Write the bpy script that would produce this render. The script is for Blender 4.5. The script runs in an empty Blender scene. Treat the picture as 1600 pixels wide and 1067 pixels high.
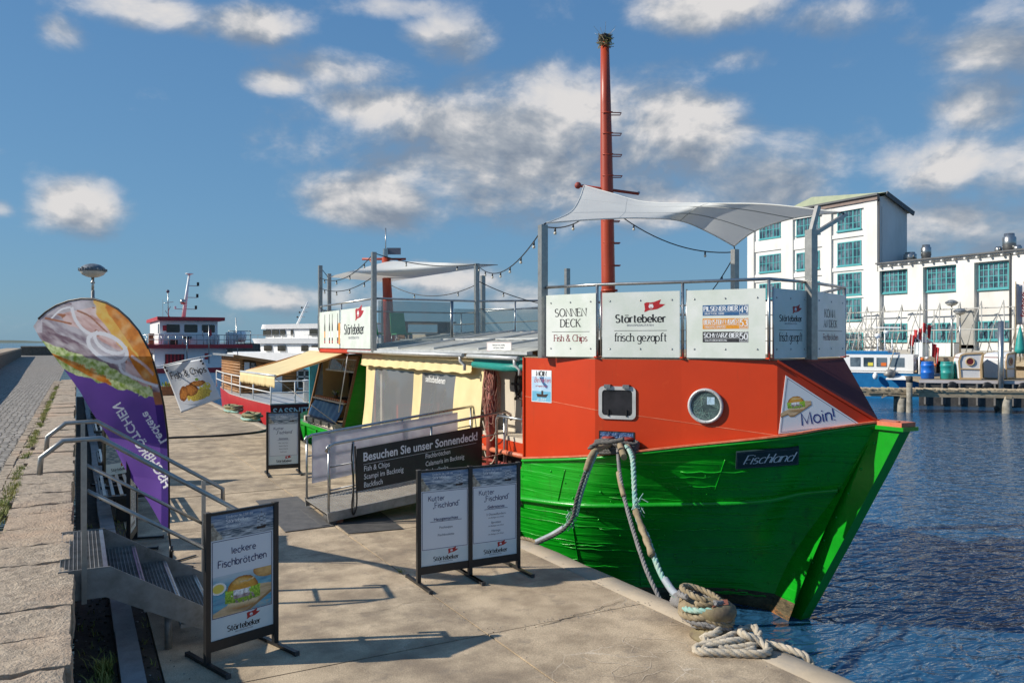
import bpy, math, random
from mathutils import Vector, Matrix, noise as mnoise
random.seed(7)
PI = math.pi
sc = bpy.context.scene
col = sc.collection
# ------------------------------------------------------------------ camera model
FPX, HZ, EYE = 1244.0, 535.0, 2.75
TH = math.atan(680 / FPX)
SN, CS = math.sin(TH), math.cos(TH)

def U(px, py, z=None, X=None, Y=None, D=None):
    """world point seen at a photo pixel, on a known plane"""
    l = (px - 800) / FPX; v = (HZ - py) / FPX
    dx, dy = SN + l * CS, CS - l * SN
    if z is not None: D = (z - EYE) / v
    elif X is not None: D = X / dx
    elif Y is not None: D = Y / dy
    return Vector((D * dx, D * dy, EYE + D * v))

RV = Vector((CS, -SN, 0)); FV = Vector((SN, CS, 0)); UP = Vector((0, 0, 1))

# ------------------------------------------------------------------ materials
MATS = {}
def mat(name, c, c2=None, scale=4.0, rough=0.55, metal=0.0, bump=0.0, bscale=25.0, stretch=(1, 1, 1),
        lo=0.35, hi=0.65, spec=0.5, bdist=0.01, c3=None, s3=1.2, l3=0.55, h3=0.7, coat=0.0, rvar=0.0):
    m = bpy.data.materials.new(name); m.use_nodes = True
    nt = m.node_tree; N = nt.nodes; L = nt.links
    b = N['Principled BSDF']
    b.inputs['Base Color'].default_value = (*c, 1); b.inputs['Roughness'].default_value = rough
    b.inputs['Metallic'].default_value = metal; b.inputs['Specular IOR Level'].default_value = spec
    if coat: b.inputs['Coat Weight'].default_value = coat; b.inputs['Coat Roughness'].default_value = .15
    if c2 or bump or c3:
        tc = N.new('ShaderNodeTexCoord'); mp = N.new('ShaderNodeMapping')
        mp.inputs['Scale'].default_value = stretch
        L.new(tc.outputs['Object'], mp.inputs['Vector'])
    def nz(s, det=5, ro=.6):
        n = N.new('ShaderNodeTexNoise'); n.inputs['Scale'].default_value = s; n.inputs['Detail'].default_value = det
        n.inputs['Roughness'].default_value = ro; L.new(mp.outputs['Vector'], n.inputs['Vector']); return n
    def rng(sock, a, bb):
        r = N.new('ShaderNodeMapRange'); r.inputs['From Min'].default_value = a; r.inputs['From Max'].default_value = bb
        L.new(sock, r.inputs['Value']); return r.outputs['Result']
    cur = None
    if c2:
        n = nz(scale); mx = N.new('ShaderNodeMix'); mx.data_type = 'RGBA'
        mx.inputs['A'].default_value = (*c, 1); mx.inputs['B'].default_value = (*c2, 1)
        f = rng(n.outputs['Fac'], lo, hi); L.new(f, mx.inputs['Factor']); cur = mx.outputs['Result']
        if rvar:
            rr = N.new('ShaderNodeMapRange'); rr.inputs['To Min'].default_value = rough - rvar; rr.inputs['To Max'].default_value = rough + rvar
            L.new(f, rr.inputs['Value']); L.new(rr.outputs['Result'], b.inputs['Roughness'])
    if c3:
        n = nz(s3, 8, .65); mx = N.new('ShaderNodeMix'); mx.data_type = 'RGBA'
        if cur: L.new(cur, mx.inputs['A'])
        else: mx.inputs['A'].default_value = (*c, 1)
        mx.inputs['B'].default_value = (*c3, 1)
        L.new(rng(n.outputs['Fac'], l3, h3), mx.inputs['Factor']); cur = mx.outputs['Result']
    if cur: L.new(cur, b.inputs['Base Color'])
    if bump:
        n = nz(bscale, 6); bp = N.new('ShaderNodeBump'); bp.inputs['Strength'].default_value = bump; bp.inputs['Distance'].default_value = bdist
        L.new(n.outputs['Fac'], bp.inputs['Height']); L.new(bp.outputs['Normal'], b.inputs['Normal'])
    MATS[name] = m
    return m

def glassy(name, tint, alpha=.25, rough=.03):
    m = bpy.data.materials.new(name); m.use_nodes = True
    nt = m.node_tree; N = nt.nodes; L = nt.links
    b = N['Principled BSDF']; b.inputs['Base Color'].default_value = (*tint, 1); b.inputs['Roughness'].default_value = rough
    tr = N.new('ShaderNodeBsdfTransparent'); tr.inputs['Color'].default_value = (.85, .88, .88, 1)
    mx = N.new('ShaderNodeMixShader'); mx.inputs['Fac'].default_value = alpha
    L.new(tr.outputs[0], mx.inputs[1]); L.new(b.outputs[0], mx.inputs[2])
    L.new(mx.outputs[0], N['Material Output'].inputs['Surface'])
    MATS[name] = m; return m

# ------------------------------------------------------------------ mesh builder
ORIG = {}
class MB:
    def __init__(s): s.v = []; s.f = []; s.m = []; s.sm = []
    def add(s, vs, fs, m, smooth=False):
        o = len(s.v); s.v += [Vector(p) for p in vs]
        for f in fs:
            s.f.append([o + i for i in f]); s.m.append(m); s.sm.append(smooth)
        return s
    def box(s, c, d, m, rz=0.0, M=None, bev=0.0):
        hx, hy, hz = d[0] / 2, d[1] / 2, d[2] / 2
        vs = [Vector((x, y, z)) for z in (-hz, hz) for y in (-hy, hy) for x in (-hx, hx)]
        R = M if M else Matrix.Rotation(rz, 3, 'Z')
        vs = [R @ p + Vector(c) for p in vs]
        return s.add(vs, [(0, 2, 3, 1), (4, 5, 7, 6), (0, 1, 5, 4), (2, 6, 7, 3), (0, 4, 6, 2), (1, 3, 7, 5)], m)
    def boxr(s, x0, x1, y0, y1, z0, z1, m):
        return s.box(((x0 + x1) / 2, (y0 + y1) / 2, (z0 + z1) / 2), (abs(x1 - x0), abs(y1 - y0), abs(z1 - z0)), m)
    def tube(s, pts, r, m, n=8, caps=True, smooth=True, ring=None):
        pts = [Vector(p) for p in pts]; k = len(pts)
        rs = r if isinstance(r, (list, tuple)) else [r] * k
        t0 = (pts[1] - pts[0]).normalized()
        a = t0.orthogonal().normalized() if abs(t0.z) > .95 else t0.cross(UP).normalized()
        vs = []; prev = t0
        for i in range(k):
            if i == 0: t = t0
            elif i == k - 1: t = (pts[i] - pts[i - 1]).normalized()
            else:
                t = ((pts[i] - pts[i - 1]).normalized() + (pts[i + 1] - pts[i]).normalized())
                t = t.normalized() if t.length > 1e-6 else prev
            q = prev.rotation_difference(t); a = (q @ a).normalized(); prev = t
            bb = t.cross(a)
            sc_ = 1.0
            if 0 < i < k - 1:
                cth = max(.5, t.dot((pts[i + 1] - pts[i]).normalized())); sc_ = 1 / cth
            for j in range(n):
                an = 2 * PI * j / n + (PI / 4 if n == 4 else 0)
                vs.append(pts[i] + (a * math.cos(an) + bb * math.sin(an)) * rs[i] * (sc_ if n == 4 else 1))
        fs = [(i * n + j, i * n + (j + 1) % n, (i + 1) * n + (j + 1) % n, (i + 1) * n + j) for i in range(k - 1) for j in range(n)]
        s.add(vs, fs, m, smooth and n > 4)
        if caps:
            o = len(s.v) - len(vs)
            s.f.append([o + j for j in reversed(range(n))]); s.m.append(m); s.sm.append(False)
            s.f.append([o + (k - 1) * n + j for j in range(n)]); s.m.append(m); s.sm.append(False)
        return s
    def bar(s, a, b, w, h, m):
        """rectangular bar from a to b, h is the upright size"""
        a = Vector(a); b = Vector(b); t = (b - a).normalized()
        sd = t.cross(UP); sd = Vector((1, 0, 0)) if sd.length < 1e-4 else sd.normalized()
        up = sd.cross(t).normalized()
        vs = []
        for p in (a, b):
            for (i, j) in ((-1, -1), (1, -1), (1, 1), (-1, 1)): vs.append(p + sd * (i * w / 2) + up * (j * h / 2))
        return s.add(vs, [(0, 1, 2, 3), (7, 6, 5, 4), (0, 4, 5, 1), (1, 5, 6, 2), (2, 6, 7, 3), (3, 7, 4, 0)], m)
    def poly(s, pts, m): return s.add(pts, [list(range(len(pts)))], m)
    def slab(s, pts, th, m, nrm=None):
        """polygon given thickness th along -normal"""
        pts = [Vector(p) for p in pts]; n = len(pts)
        if nrm is None:
            nrm = Vector((0, 0, 0))
            for i in range(n): nrm += pts[i].cross(pts[(i + 1) % n])
            nrm.normalize()
        bk = [p - nrm * th for p in pts]
        return s.add(pts + bk, [list(range(n)), [n + i for i in reversed(range(n))]] + [(i, n + i, n + (i + 1) % n, (i + 1) % n) for i in range(n)], m)
    def lathe(s, c, prof, m, n=24, smooth=True, ax=None):
        """prof: list of (r, h) along axis ax"""
        ax = Vector(ax).normalized() if ax else UP
        a = ax.orthogonal().normalized(); b = ax.cross(a); c = Vector(c); vs = []
        for (r, h) in prof:
            for j in range(n):
                an = 2 * PI * j / n; vs.append(c + ax * h + (a * math.cos(an) + b * math.sin(an)) * r)
        k = len(prof)
        fs = [(i * n + j, i * n + (j + 1) % n, (i + 1) * n + (j + 1) % n, (i + 1) * n + j) for i in range(k - 1) for j in range(n)]
        s.add(vs, fs, m, smooth)
        o = len(s.v) - len(vs)
        s.f.append([o + j for j in reversed(range(n))]); s.m.append(m); s.sm.append(False)
        s.f.append([o + (k - 1) * n + j for j in range(n)]); s.m.append(m); s.sm.append(False)
        return s
    def grid(s, fn, nu, nv, m, smooth=True, flip=False):
        vs = [fn(i / nu, j / nv) for i in range(nu + 1) for j in range(nv + 1)]
        w = nv + 1
        fs = [(i * w + j, (i + 1) * w + j, (i + 1) * w + j + 1, i * w + j + 1) for i in range(nu) for j in range(nv)]
        if flip: fs = [tuple(reversed(f)) for f in fs]
        return s.add(vs, fs, m, smooth)
    def ball(s, c, r, m, nu=12, nv=8, sq=(1, 1, 1), jit=0.0, seed=0):
        c = Vector(c)
        def fn(u, v):
            a = 2 * PI * u; b = PI * (v - .5)
            d = Vector((math.cos(a) * math.cos(b), math.sin(a) * math.cos(b), math.sin(b)))
            k = 1 + (jit * mnoise.noise(d * 2.3 + Vector((seed * 7.1, seed, 0))) if jit else 0)
            return c + Vector((d.x * sq[0], d.y * sq[1], d.z * sq[2])) * r * k
        return s.grid(fn, nu, nv, m)
    def build(s, name, parent=None, solid=0.0, sub=0):
        if not s.v: return None
        o = Vector((0, 0, 0)); p = parent
        while p is not None:
            if p.name in ORIG: o = ORIG[p.name]; break
            p = p.parent
        me = bpy.data.meshes.new(name)
        me.from_pydata([tuple(q - o) for q in s.v], [], s.f)
        names = []
        for k in s.m:
            if k not in names: names.append(k)
        for k in names: me.materials.append(MATS[k])
        idx = {k: i for i, k in enumerate(names)}
        me.polygons.foreach_set('material_index', [idx[k] for k in s.m])
        me.polygons.foreach_set('use_smooth', s.sm)
        me.validate(); me.update()
        ob = bpy.data.objects.new(name, me); col.objects.link(ob)
        if parent is not None: ob.parent = parent
        if solid:
            md = ob.modifiers.new('thickness', 'SOLIDIFY'); md.thickness = solid; md.offset = 0
        if sub:
            md = ob.modifiers.new('smooth', 'SUBSURF'); md.levels = sub; md.render_levels = sub
        return ob

def tag(o, label=None, cat=None, group=None, kind=None):
    if label: o['label'] = label
    if cat: o['category'] = cat
    if group: o['group'] = group
    if kind: o['kind'] = kind
    return o

def thing(name, label, cat, loc, rz=0.0, group=None, local=False):
    o = bpy.data.objects.new(name, None); col.objects.link(o)
    o.empty_display_size = .2
    o.location = loc; o.rotation_euler = (0, 0, rz)
    ORIG[o.name] = Vector((0, 0, 0)) if local else Vector(loc)
    return tag(o, label, cat, group)

def solo(name, mb, label, cat, loc, group=None, kind=None, solid=0.0):
    """a thing that is one mesh, its origin at loc"""
    loc = Vector(loc); mb.v = [p - loc for p in mb.v]
    o = mb.build(name, None, solid); o.location = loc
    return tag(o, label, cat, group, kind)

def struct(name, mb, label=None): return tag(mb.build(name), label, None, None, 'structure')

def copy_tree(o, parent=None):
    c = o.copy(); col.objects.link(c)
    if parent is not None: c.parent = parent
    for ch in list(o.children): copy_tree(ch, c)
    return c

# ------------------------------------------------------------------ lettering
def arc(cx, cy, rx, ry, a0, a1, n=10):
    return [(cx + rx * math.cos(math.radians(a0 + (a1 - a0) * i / n)), cy + ry * math.sin(math.radians(a0 + (a1 - a0) * i / n))) for i in range(n + 1)]
x_ = .66
GL = {
 'A': (.72, [[(0, 0), (.36, 1), (.72, 0)], [(.13, .36), (.59, .36)]]),
 'B': (.56, [[(0, 0), (0, 1)], [(0, 1)] + arc(.26, .76, .26, .24, 90, -90) + [(0, .52)], [(0, .52)] + arc(.28, .26, .28, .26, 90, -90) + [(0, 0)]]),
 'C': (.7, [arc(.42, .5, .42, .5, 48, 312, 14)]),
 'D': (.68, [[(0, 0), (0, 1)], [(0, 1)] + arc(.2, .5, .48, .5, 90, -90, 14) + [(0, 0)]]),
 'E': (.5, [[(0, 0), (0, 1)], [(0, 1), (.5, 1)], [(0, .52), (.42, .52)], [(0, 0), (.5, 0)]]),
 'F': (.5, [[(0, 0), (0, 1)], [(0, 1), (.5, 1)], [(0, .52), (.4, .52)]]),
 'G': (.72, [arc(.42, .5, .42, .5, 48, 340, 14) + [(.8, .48)], [(.45, .46), (.8, .46)]]),
 'H': (.66, [[(0, 0), (0, 1)], [(.66, 0), (.66, 1)], [(0, .52), (.66, .52)]]),
 'I': (.02, [[(0, 0), (0, 1)]]),
 'J': (.35, [[(.3, 1), (.3, .2)] + arc(.12, .2, .18, .2, 0, -150)]),
 'K': (.62, [[(0, 0), (0, 1)], [(.56, 1), (0, .42)], [(.2, .6), (.62, 0)]]),
 'L': (.48, [[(0, 1), (0, 0)], [(0, 0), (.48, 0)]]),
 'M': (.82, [[(0, 0), (.06, 1), (.41, .12), (.76, 1), (.82, 0)]]),
 'N': (.68, [[(0, 0), (0, 1), (.68, 0), (.68, 1)]]),
 'O': (.84, [arc(.42, .5, .42, .5, 90, 450, 18)]),
 'P': (.52, [[(0, 0), (0, 1)], [(0, 1)] + arc(.24, .74, .28, .26, 90, -90) + [(0, .48)]]),
 'R': (.58, [[(0, 0), (0, 1)], [(0, 1)] + arc(.24, .75, .27, .25, 90, -90) + [(0, .5)], [(.24, .5), (.58, 0)]]),
 'S': (.56, [arc(.28, .75, .25, .25, 35, 270) + arc(.28, .25, .28, .25, 88, -145)]),
 'T': (.62, [[(.31, 0), (.31, 1)], [(0, 1), (.62, 1)]]),
 'U': (.64, [[(0, 1), (0, .3)] + arc(.32, .3, .32, .3, 180, 360) + [(.64, 1)]]),
 'V': (.66, [[(0, 1), (.33, 0), (.66, 1)]]),
 'W': (.96, [[(0, 1), (.24, 0), (.48, .9), (.72, 0), (.96, 1)]]),
 'Z': (.6, [[(.02, 1), (.6, 1), (0, 0), (.6, 0)]]),
 'a': (.5, [arc(.26, .32, .26, .33, 30, 330, 14), [(.5, x_), (.5, 0)]]),
 'b': (.52, [[(0, 1), (0, 0)], arc(.26, .32, .26, .33, 150, -150, 14)]),
 'c': (.46, [arc(.28, .33, .28, .33, 48, 312, 12)]),
 'd': (.5, [arc(.26, .32, .26, .33, 30, 330, 14), [(.5, 1), (.5, 0)]]),
 'e': (.52, [[(.02, .34), (.52, .34)] + arc(.27, .33, .26, .33, 5, 318, 14)]),
 'f': (.34, [[(.14, 0), (.14, .78)] + arc(.32, .8, .18, .2, 180, 60, 6), [(0, x_), (.32, x_)]]),
 'g': (.5, [arc(.25, .34, .25, .32, 30, 330, 14), [(.5, x_), (.5, -.1)] + arc(.26, -.1, .24, .22, 0, -150, 8)]),
 'h': (.46, [[(0, 1), (0, 0)], arc(.23, .4, .23, .26, 180, 0) + [(.46, 0)]]),
 'i': (.03, [[(0, x_), (0, 0)], [(0, .86), (0, .95)]]),
 'j': (.12, [[(.1, x_), (.1, -.15)] + arc(-.04, -.15, .14, .15, 0, -120, 6), [(.1, .86), (.1, .95)]]),
 'k': (.46, [[(0, 1), (0, 0)], [(.42, x_), (0, .26)], [(.15, .38), (.46, 0)]]),
 'l': (.03, [[(0, 1), (0, 0)]]),
 'm': (.76, [[(0, x_), (0, 0)], arc(.19, .42, .19, .24, 180, 0) + [(.38, 0)], arc(.57, .42, .19, .24, 180, 0) + [(.76, 0)]]),
 'n': (.46, [[(0, x_), (0, 0)], arc(.23, .4, .23, .26, 180, 0) + [(.46, 0)]]),
 'o': (.56, [arc(.28, .33, .28, .33, 90, 450, 14)]),
 'p': (.52, [[(0, x_), (0, -.3)], arc(.26, .33, .26, .33, 150, -150, 14)]),
 'r': (.3, [[(0, x_), (0, 0)], arc(.22, .4, .22, .26, 180, 60, 6)]),
 's': (.4, [arc(.2, .5, .18, .165, 30, 270) + arc(.2, .17, .2, .17, 88, -150)]),
 't': (.34, [[(.14, .9), (.14, .14)] + arc(.28, .14, .14, .14, 180, 290, 6), [(0, x_), (.33, x_)]]),
 'u': (.46, [[(0, x_), (0, .26)] + arc(.23, .26, .23, .26, 180, 360) + [(.46, x_)], [(.46, .4), (.46, 0)]]),
 'v': (.46, [[(0, x_), (.23, 0), (.46, x_)]]),
 'w': (.7, [[(0, x_), (.17, 0), (.35, .6), (.53, 0), (.7, x_)]]),
 'z': (.42, [[(0, x_), (.42, x_), (0, 0), (.42, 0)]]),
 '&': (.68, [[(.66, 0), (.16, .68)] + arc(.3, .82, .16, .18, 200, -40, 8) + [(.12, .4)] + arc(.26, .22, .24, .22, 150, 320, 8) + [(.64, .42)]]),
 '!': (.06, [[(.03, 1), (.03, .3)], [(.03, .08), (.03, 0)]]),
 '-': (.24, [[(0, .4), (.24, .4)]]), '.': (.05, [[(.02, .06), (.02, 0)]]),
 '„': (.2, [[(.08, .06), (.02, -.14)], [(.2, .06), (.14, -.14)]]), '“': (.2, [[(.02, .86), (.08, 1.02)], [(.14, .86), (.2, 1.02)]]),
 '0': (.5, [arc(.25, .5, .25, .5, 90, 450, 14)]), '3': (.46, [arc(.22, .76, .21, .24, 150, -80, 10) + arc(.22, .26, .24, .26, 80, -150, 10)]),
 '4': (.5, [[(.36, 0), (.36, 1), (0, .3), (.5, .3)]]), '5': (.46, [[(.42, 1), (.08, 1), (.04, .55)] + arc(.2, .32, .26, .32, 110, -140, 10)]),
 '9': (.5, [arc(.25, .7, .24, .29, 0, 360, 12), [(.49, .7)] + arc(.2, .45, .29, .45, 0, -70, 6)]),
 '2': (.46, [arc(.22, .74, .22, .26, 160, -30, 8) + [(0, 0), (.46, 0)]]),
}
for a_, b_ in (('ö', 'o'), ('ä', 'a'), ('ü', 'u'), ('Ö', 'O'), ('Ä', 'A')):
    w_, st_ = GL[b_]; top = .86 if b_.islower() else 1.16
    GL[a_] = (w_, st_ + [[(w_ * .28, top), (w_ * .28, top + .1)], [(w_ * .72, top), (w_ * .72, top + .1)]])

def strokes(s, h, thick=.12, thin=None, serif=False, gap=.2, jit=0.0, slant=0.0, seed=1):
    """stroke lettering: returns (quads as lists of 4 2-D points, width)"""
    thin = thick if thin is None else thin
    rnd = random.Random(seed); x = 0; out = []
    for ch in s:
        if ch == ' ': x += .34 + gap * .3; continue
        w, pl = GL.get(ch, GL['-'])
        dy = rnd.uniform(-jit, jit); rot = rnd.uniform(-jit, jit)
        for p in pl:
            q = [(x + a + rot * b + slant * b, b + dy) for a, b in p]
            L = []; R = []; ws = []
            for i in range(len(q)):
                a = q[max(0, i - 1)]; b = q[min(len(q) - 1, i + 1)]
                tx, ty = b[0] - a[0], b[1] - a[1]; ln = math.hypot(tx, ty) or 1; tx /= ln; ty /= ln
                wd = (thin + (thick - thin) * abs(ty) ** 1.3) / 2
                if serif and len(q) < 4 and tx * ty > .15: wd = thin / 2 * 1.1
                k = 1.0
                if 0 < i < len(q) - 1:
                    c = q[i]; e1 = ((c[0] - a[0]), (c[1] - a[1])); l1 = math.hypot(*e1) or 1
                    k = 1 / max(.55, abs((e1[0] * tx + e1[1] * ty) / l1))
                L.append((q[i][0] - ty * wd * k, q[i][1] + tx * wd * k)); R.append((q[i][0] + ty * wd * k, q[i][1] - tx * wd * k))
            for i in range(len(q) - 1): out.append([L[i], R[i], R[i + 1], L[i + 1]])
            if serif:
                for e, n_ in ((0, 1), (-1, -2)):
                    ex, ey = q[e]; ox, oy = q[n_]
                    if abs(oy - ey) > abs(ox - ex) * .8 and abs(oy - ey) > .25 and min(abs(ey - t - dy) for t in (0, x_, 1, -.3)) < .02:
                        t = thin * .55; sg = 1 if oy > ey else -1
                        out.append([(ex - .13, ey), (ex + .13, ey), (ex + .13, ey + sg * t * 2), (ex - .13, ey + sg * t * 2)])
                    elif abs(oy - ey) < .02 and ch in 'EFTLZ' and abs(ox - ex) > .3 and ex > ox - .01 + (x if False else 0):
                        sg = -1 if ey > .4 else 1
                        out.append([(ex - thin, ey), (ex, ey), (ex, ey + sg * .2), (ex - thin, ey + sg * .08)])
        x += w + gap
    x -= gap
    return [[(a * h, b * h) for a, b in f] for f in out], x * h

_tc = {}
def sans(s, h, bold=0.0):
    """built-in sans lettering as faces; cap height h"""
    key = (s, bold)
    if key not in _tc:
        cu = bpy.data.curves.new('t', 'FONT'); cu.body = s; cu.size = 1.0; cu.offset = bold; cu.resolution_u = 3
        ob = bpy.data.objects.new('t', cu); col.objects.link(ob)
        me = bpy.data.meshes.new_from_object(ob)
        vs = [(v.co.x, v.co.y) for v in me.vertices]; fs = [list(p.vertices) for p in me.polygons]
        bpy.data.objects.remove(ob); bpy.data.curves.remove(cu); bpy.data.meshes.remove(me)
        _tc[key] = (vs, fs)
    vs, fs = _tc[key]; k = h / .70
    if not vs: return [], 0
    mn = min(v[0] for v in vs); mxx = max(v[0] for v in vs)
    return [[((vs[i][0] - mn) * k, vs[i][1] * k) for i in f] for f in fs], (mxx - mn) * k

class Board:
    """a flat face with origin O (bottom left), axes a (right), b (up); draws flat shapes in thin layers"""
    def __init__(s, O, a, b, flipn=1):
        s.O = Vector(O); s.a = Vector(a).normalized(); s.b = Vector(b).normalized(); s.n = s.a.cross(s.b).normalized()
    def P(s, x, y, k=0): return s.O + s.a * x + s.b * y + s.n * (k * .0006)
    def rect(s, mb, x0, y0, x1, y1, m, k=1): mb.poly([s.P(x0, y0, k), s.P(x1, y0, k), s.P(x1, y1, k), s.P(x0, y1, k)], m)
    def frame(s, mb, x0, y0, x1, y1, w, m, k=1):
        s.rect(mb, x0, y0, x1, y0 + w, m, k); s.rect(mb, x0, y1 - w, x1, y1, m, k)
        s.rect(mb, x0, y0 + w, x0 + w, y1 - w, m, k); s.rect(mb, x1 - w, y0 + w, x1, y1 - w, m, k)
    def shape(s, mb, pts, m, k=1): mb.poly([s.P(x, y, k) for x, y in pts], m)
    def put(s, mb, geo, x, y, m, k=1, align='c', wmax=None, rot=0.0, xs=1.0):
        faces, w = geo
        f = xs
        if wmax and w * xs > wmax: f = wmax / w
        x0 = x - (w * f / 2 if align == 'c' else (w * f if align == 'r' else 0))
        cr, sr = math.cos(rot), math.sin(rot)
        kk = k
        for i, q in enumerate(faces):
            kk = k + (i % 7) * .03
            pp = []
            for (a, b) in q:
                px, py = x0 + a * f - x, b
                pp.append(s.P(x + px * cr - py * sr, y + px * sr + py * cr, kk))
            mb.poly(pp, m)

def blob(cx, cy, rx, ry, seed=0, jag=.12, n=22, a0=0, a1=360, fr=2.0):
    out = []
    for i in range(n):
        a = math.radians(a0 + (a1 - a0) * i / n)
        k = 1 + jag * mnoise.noise(Vector((math.cos(a) * fr + seed * 3.7, math.sin(a) * fr, seed * 1.3))) * 2
        out.append((cx + rx * k * math.cos(a), cy + ry * k * math.sin(a)))
    return out

def catmull(pts, n=6):
    pts = [Vector(p) for p in pts]; out = []
    for i in range(len(pts) - 1):
        p0 = pts[max(0, i - 1)]; p1 = pts[i]; p2 = pts[i + 1]; p3 = pts[min(len(pts) - 1, i + 2)]
        for k in range(n):
            t = k / n
            out.append(.5 * ((2 * p1) + (p2 - p0) * t + (2 * p0 - 5 * p1 + 4 * p2 - p3) * t * t + (3 * p1 - p0 - 3 * p2 + p3) * t ** 3))
    out.append(pts[-1]); return out

def rope(mb, pts, r, m, strands=3, pitch=6.0, step=None):
    """twisted rope: three strands wound along the path"""
    path = catmull(pts, 8)
    d = [0]
    for i in range(1, len(path)): d.append(d[-1] + (path[i] - path[i - 1]).length)
    step = step or r * 1.0; n = max(4, int(d[-1] / step)); res = []; j = 0
    for i in range(n + 1):
        t = d[-1] * i / n
        while j < len(d) - 2 and d[j + 1] < t: j += 1
        f = (t - d[j]) / max(1e-9, d[j + 1] - d[j]); res.append(path[j].lerp(path[j + 1], f))
    a = (res[1] - res[0]).orthogonal().normalized(); prev = (res[1] - res[0]).normalized()
    fr = []
    for i in range(len(res)):
        t = (res[min(i + 1, len(res) - 1)] - res[max(0, i - 1)]).normalized()
        a = (prev.rotation_difference(t) @ a).normalized(); prev = t
        fr.append((a.copy(), t.cross(a)))
    for s in range(strands):
        q = []
        for i, p in enumerate(res):
            an = 2 * PI * (s / strands + (d[-1] * i / n) / (pitch * r)); x, y = fr[i]
            q.append(p + (x * math.cos(an) + y * math.sin(an)) * r * .5)
        mb.tube(q, r * .58, m, n=6)

# ------------------------------------------------------------------ printed photographs: a colour for each point of the print
def printmat(name, rough=.4, trans=0.0):
    m = bpy.data.materials.new(name); m.use_nodes = True; nt = m.node_tree; N = nt.nodes; L = nt.links; b = N['Principled BSDF']
    a = N.new('ShaderNodeAttribute'); a.attribute_name = 'ink'; L.new(a.outputs['Color'], b.inputs['Base Color']); b.inputs['Roughness'].default_value = rough
    if trans:
        t = N.new('ShaderNodeBsdfTranslucent'); L.new(a.outputs['Color'], t.inputs['Color']); mx = N.new('ShaderNodeMixShader'); mx.inputs['Fac'].default_value = trans
        L.new(b.outputs[0], mx.inputs[1]); L.new(t.outputs[0], mx.inputs[2]); L.new(mx.outputs[0], N['Material Output'].inputs['Surface'])
    MATS[name] = m
printmat('photoprint'); printmat('clothprint', .6, .45)

def picture(name, parent, pf, cf, nx, ny, m='photoprint'):
    """grid print: pf(u, v) gives the place, cf(u, v) the ink (None leaves the board bare)"""
    o = Vector((0, 0, 0)); p = parent
    while p is not None:
        if p.name in ORIG: o = ORIG[p.name]; break
        p = p.parent
    C = [[cf((i + .5) / nx, (j + .5) / ny) for j in range(ny)] for i in range(nx)]
    idx = {}; vs = []; fs = []; cs = []
    def vid(i, j):
        if (i, j) not in idx: idx[(i, j)] = len(vs); vs.append(tuple(pf(i / nx, j / ny) - o))
        return idx[(i, j)]
    for i in range(nx):
        for j in range(ny):
            if C[i][j] is None: continue
            fs.append((vid(i, j), vid(i + 1, j), vid(i + 1, j + 1), vid(i, j + 1))); cs.append(C[i][j])
    me = bpy.data.meshes.new(name); me.from_pydata(vs, [], fs); me.materials.append(MATS[m])
    at = me.color_attributes.new('ink', 'FLOAT_COLOR', 'CORNER'); buf = []
    for f, c in zip(fs, cs): buf += [c[0], c[1], c[2], 1.0] * 4
    at.data.foreach_set('color', buf); me.update()
    ob = bpy.data.objects.new(name, me); col.objects.link(ob); ob.parent = parent
    return ob

def fb(x, y, s=1.0, z=0.0, o=4):
    v, a, f = 0, .5, s
    for _ in range(o): v += a * mnoise.noise(Vector((x * f, y * f, z))); a *= .5; f *= 2.1
    return v
def mixc(a, b, t):
    t = max(0, min(1, t)); return (a[0] + (b[0] - a[0]) * t, a[1] + (b[1] - a[1]) * t, a[2] + (b[2] - a[2]) * t)
def mulc(a, k): return (a[0] * k, a[1] * k, a[2] * k)
def inpoly(P, x, y):
    c = False; j = len(P) - 1
    for i in range(len(P)):
        if (P[i][1] > y) != (P[j][1] > y) and x < (P[j][0] - P[i][0]) * (y - P[i][1]) / (P[j][1] - P[i][1]) + P[i][0]: c = not c
        j = i
    return c
BRD = [(-1.15, -.74), (-.62, -.58), (-.5, -.74), (-.2, -.74), (1.04, -.08), (1.02, .12), (.3, .18), (-.2, -.05), (-.5, -.28), (-.74, -.36), (-1.15, -.54)]
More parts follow.
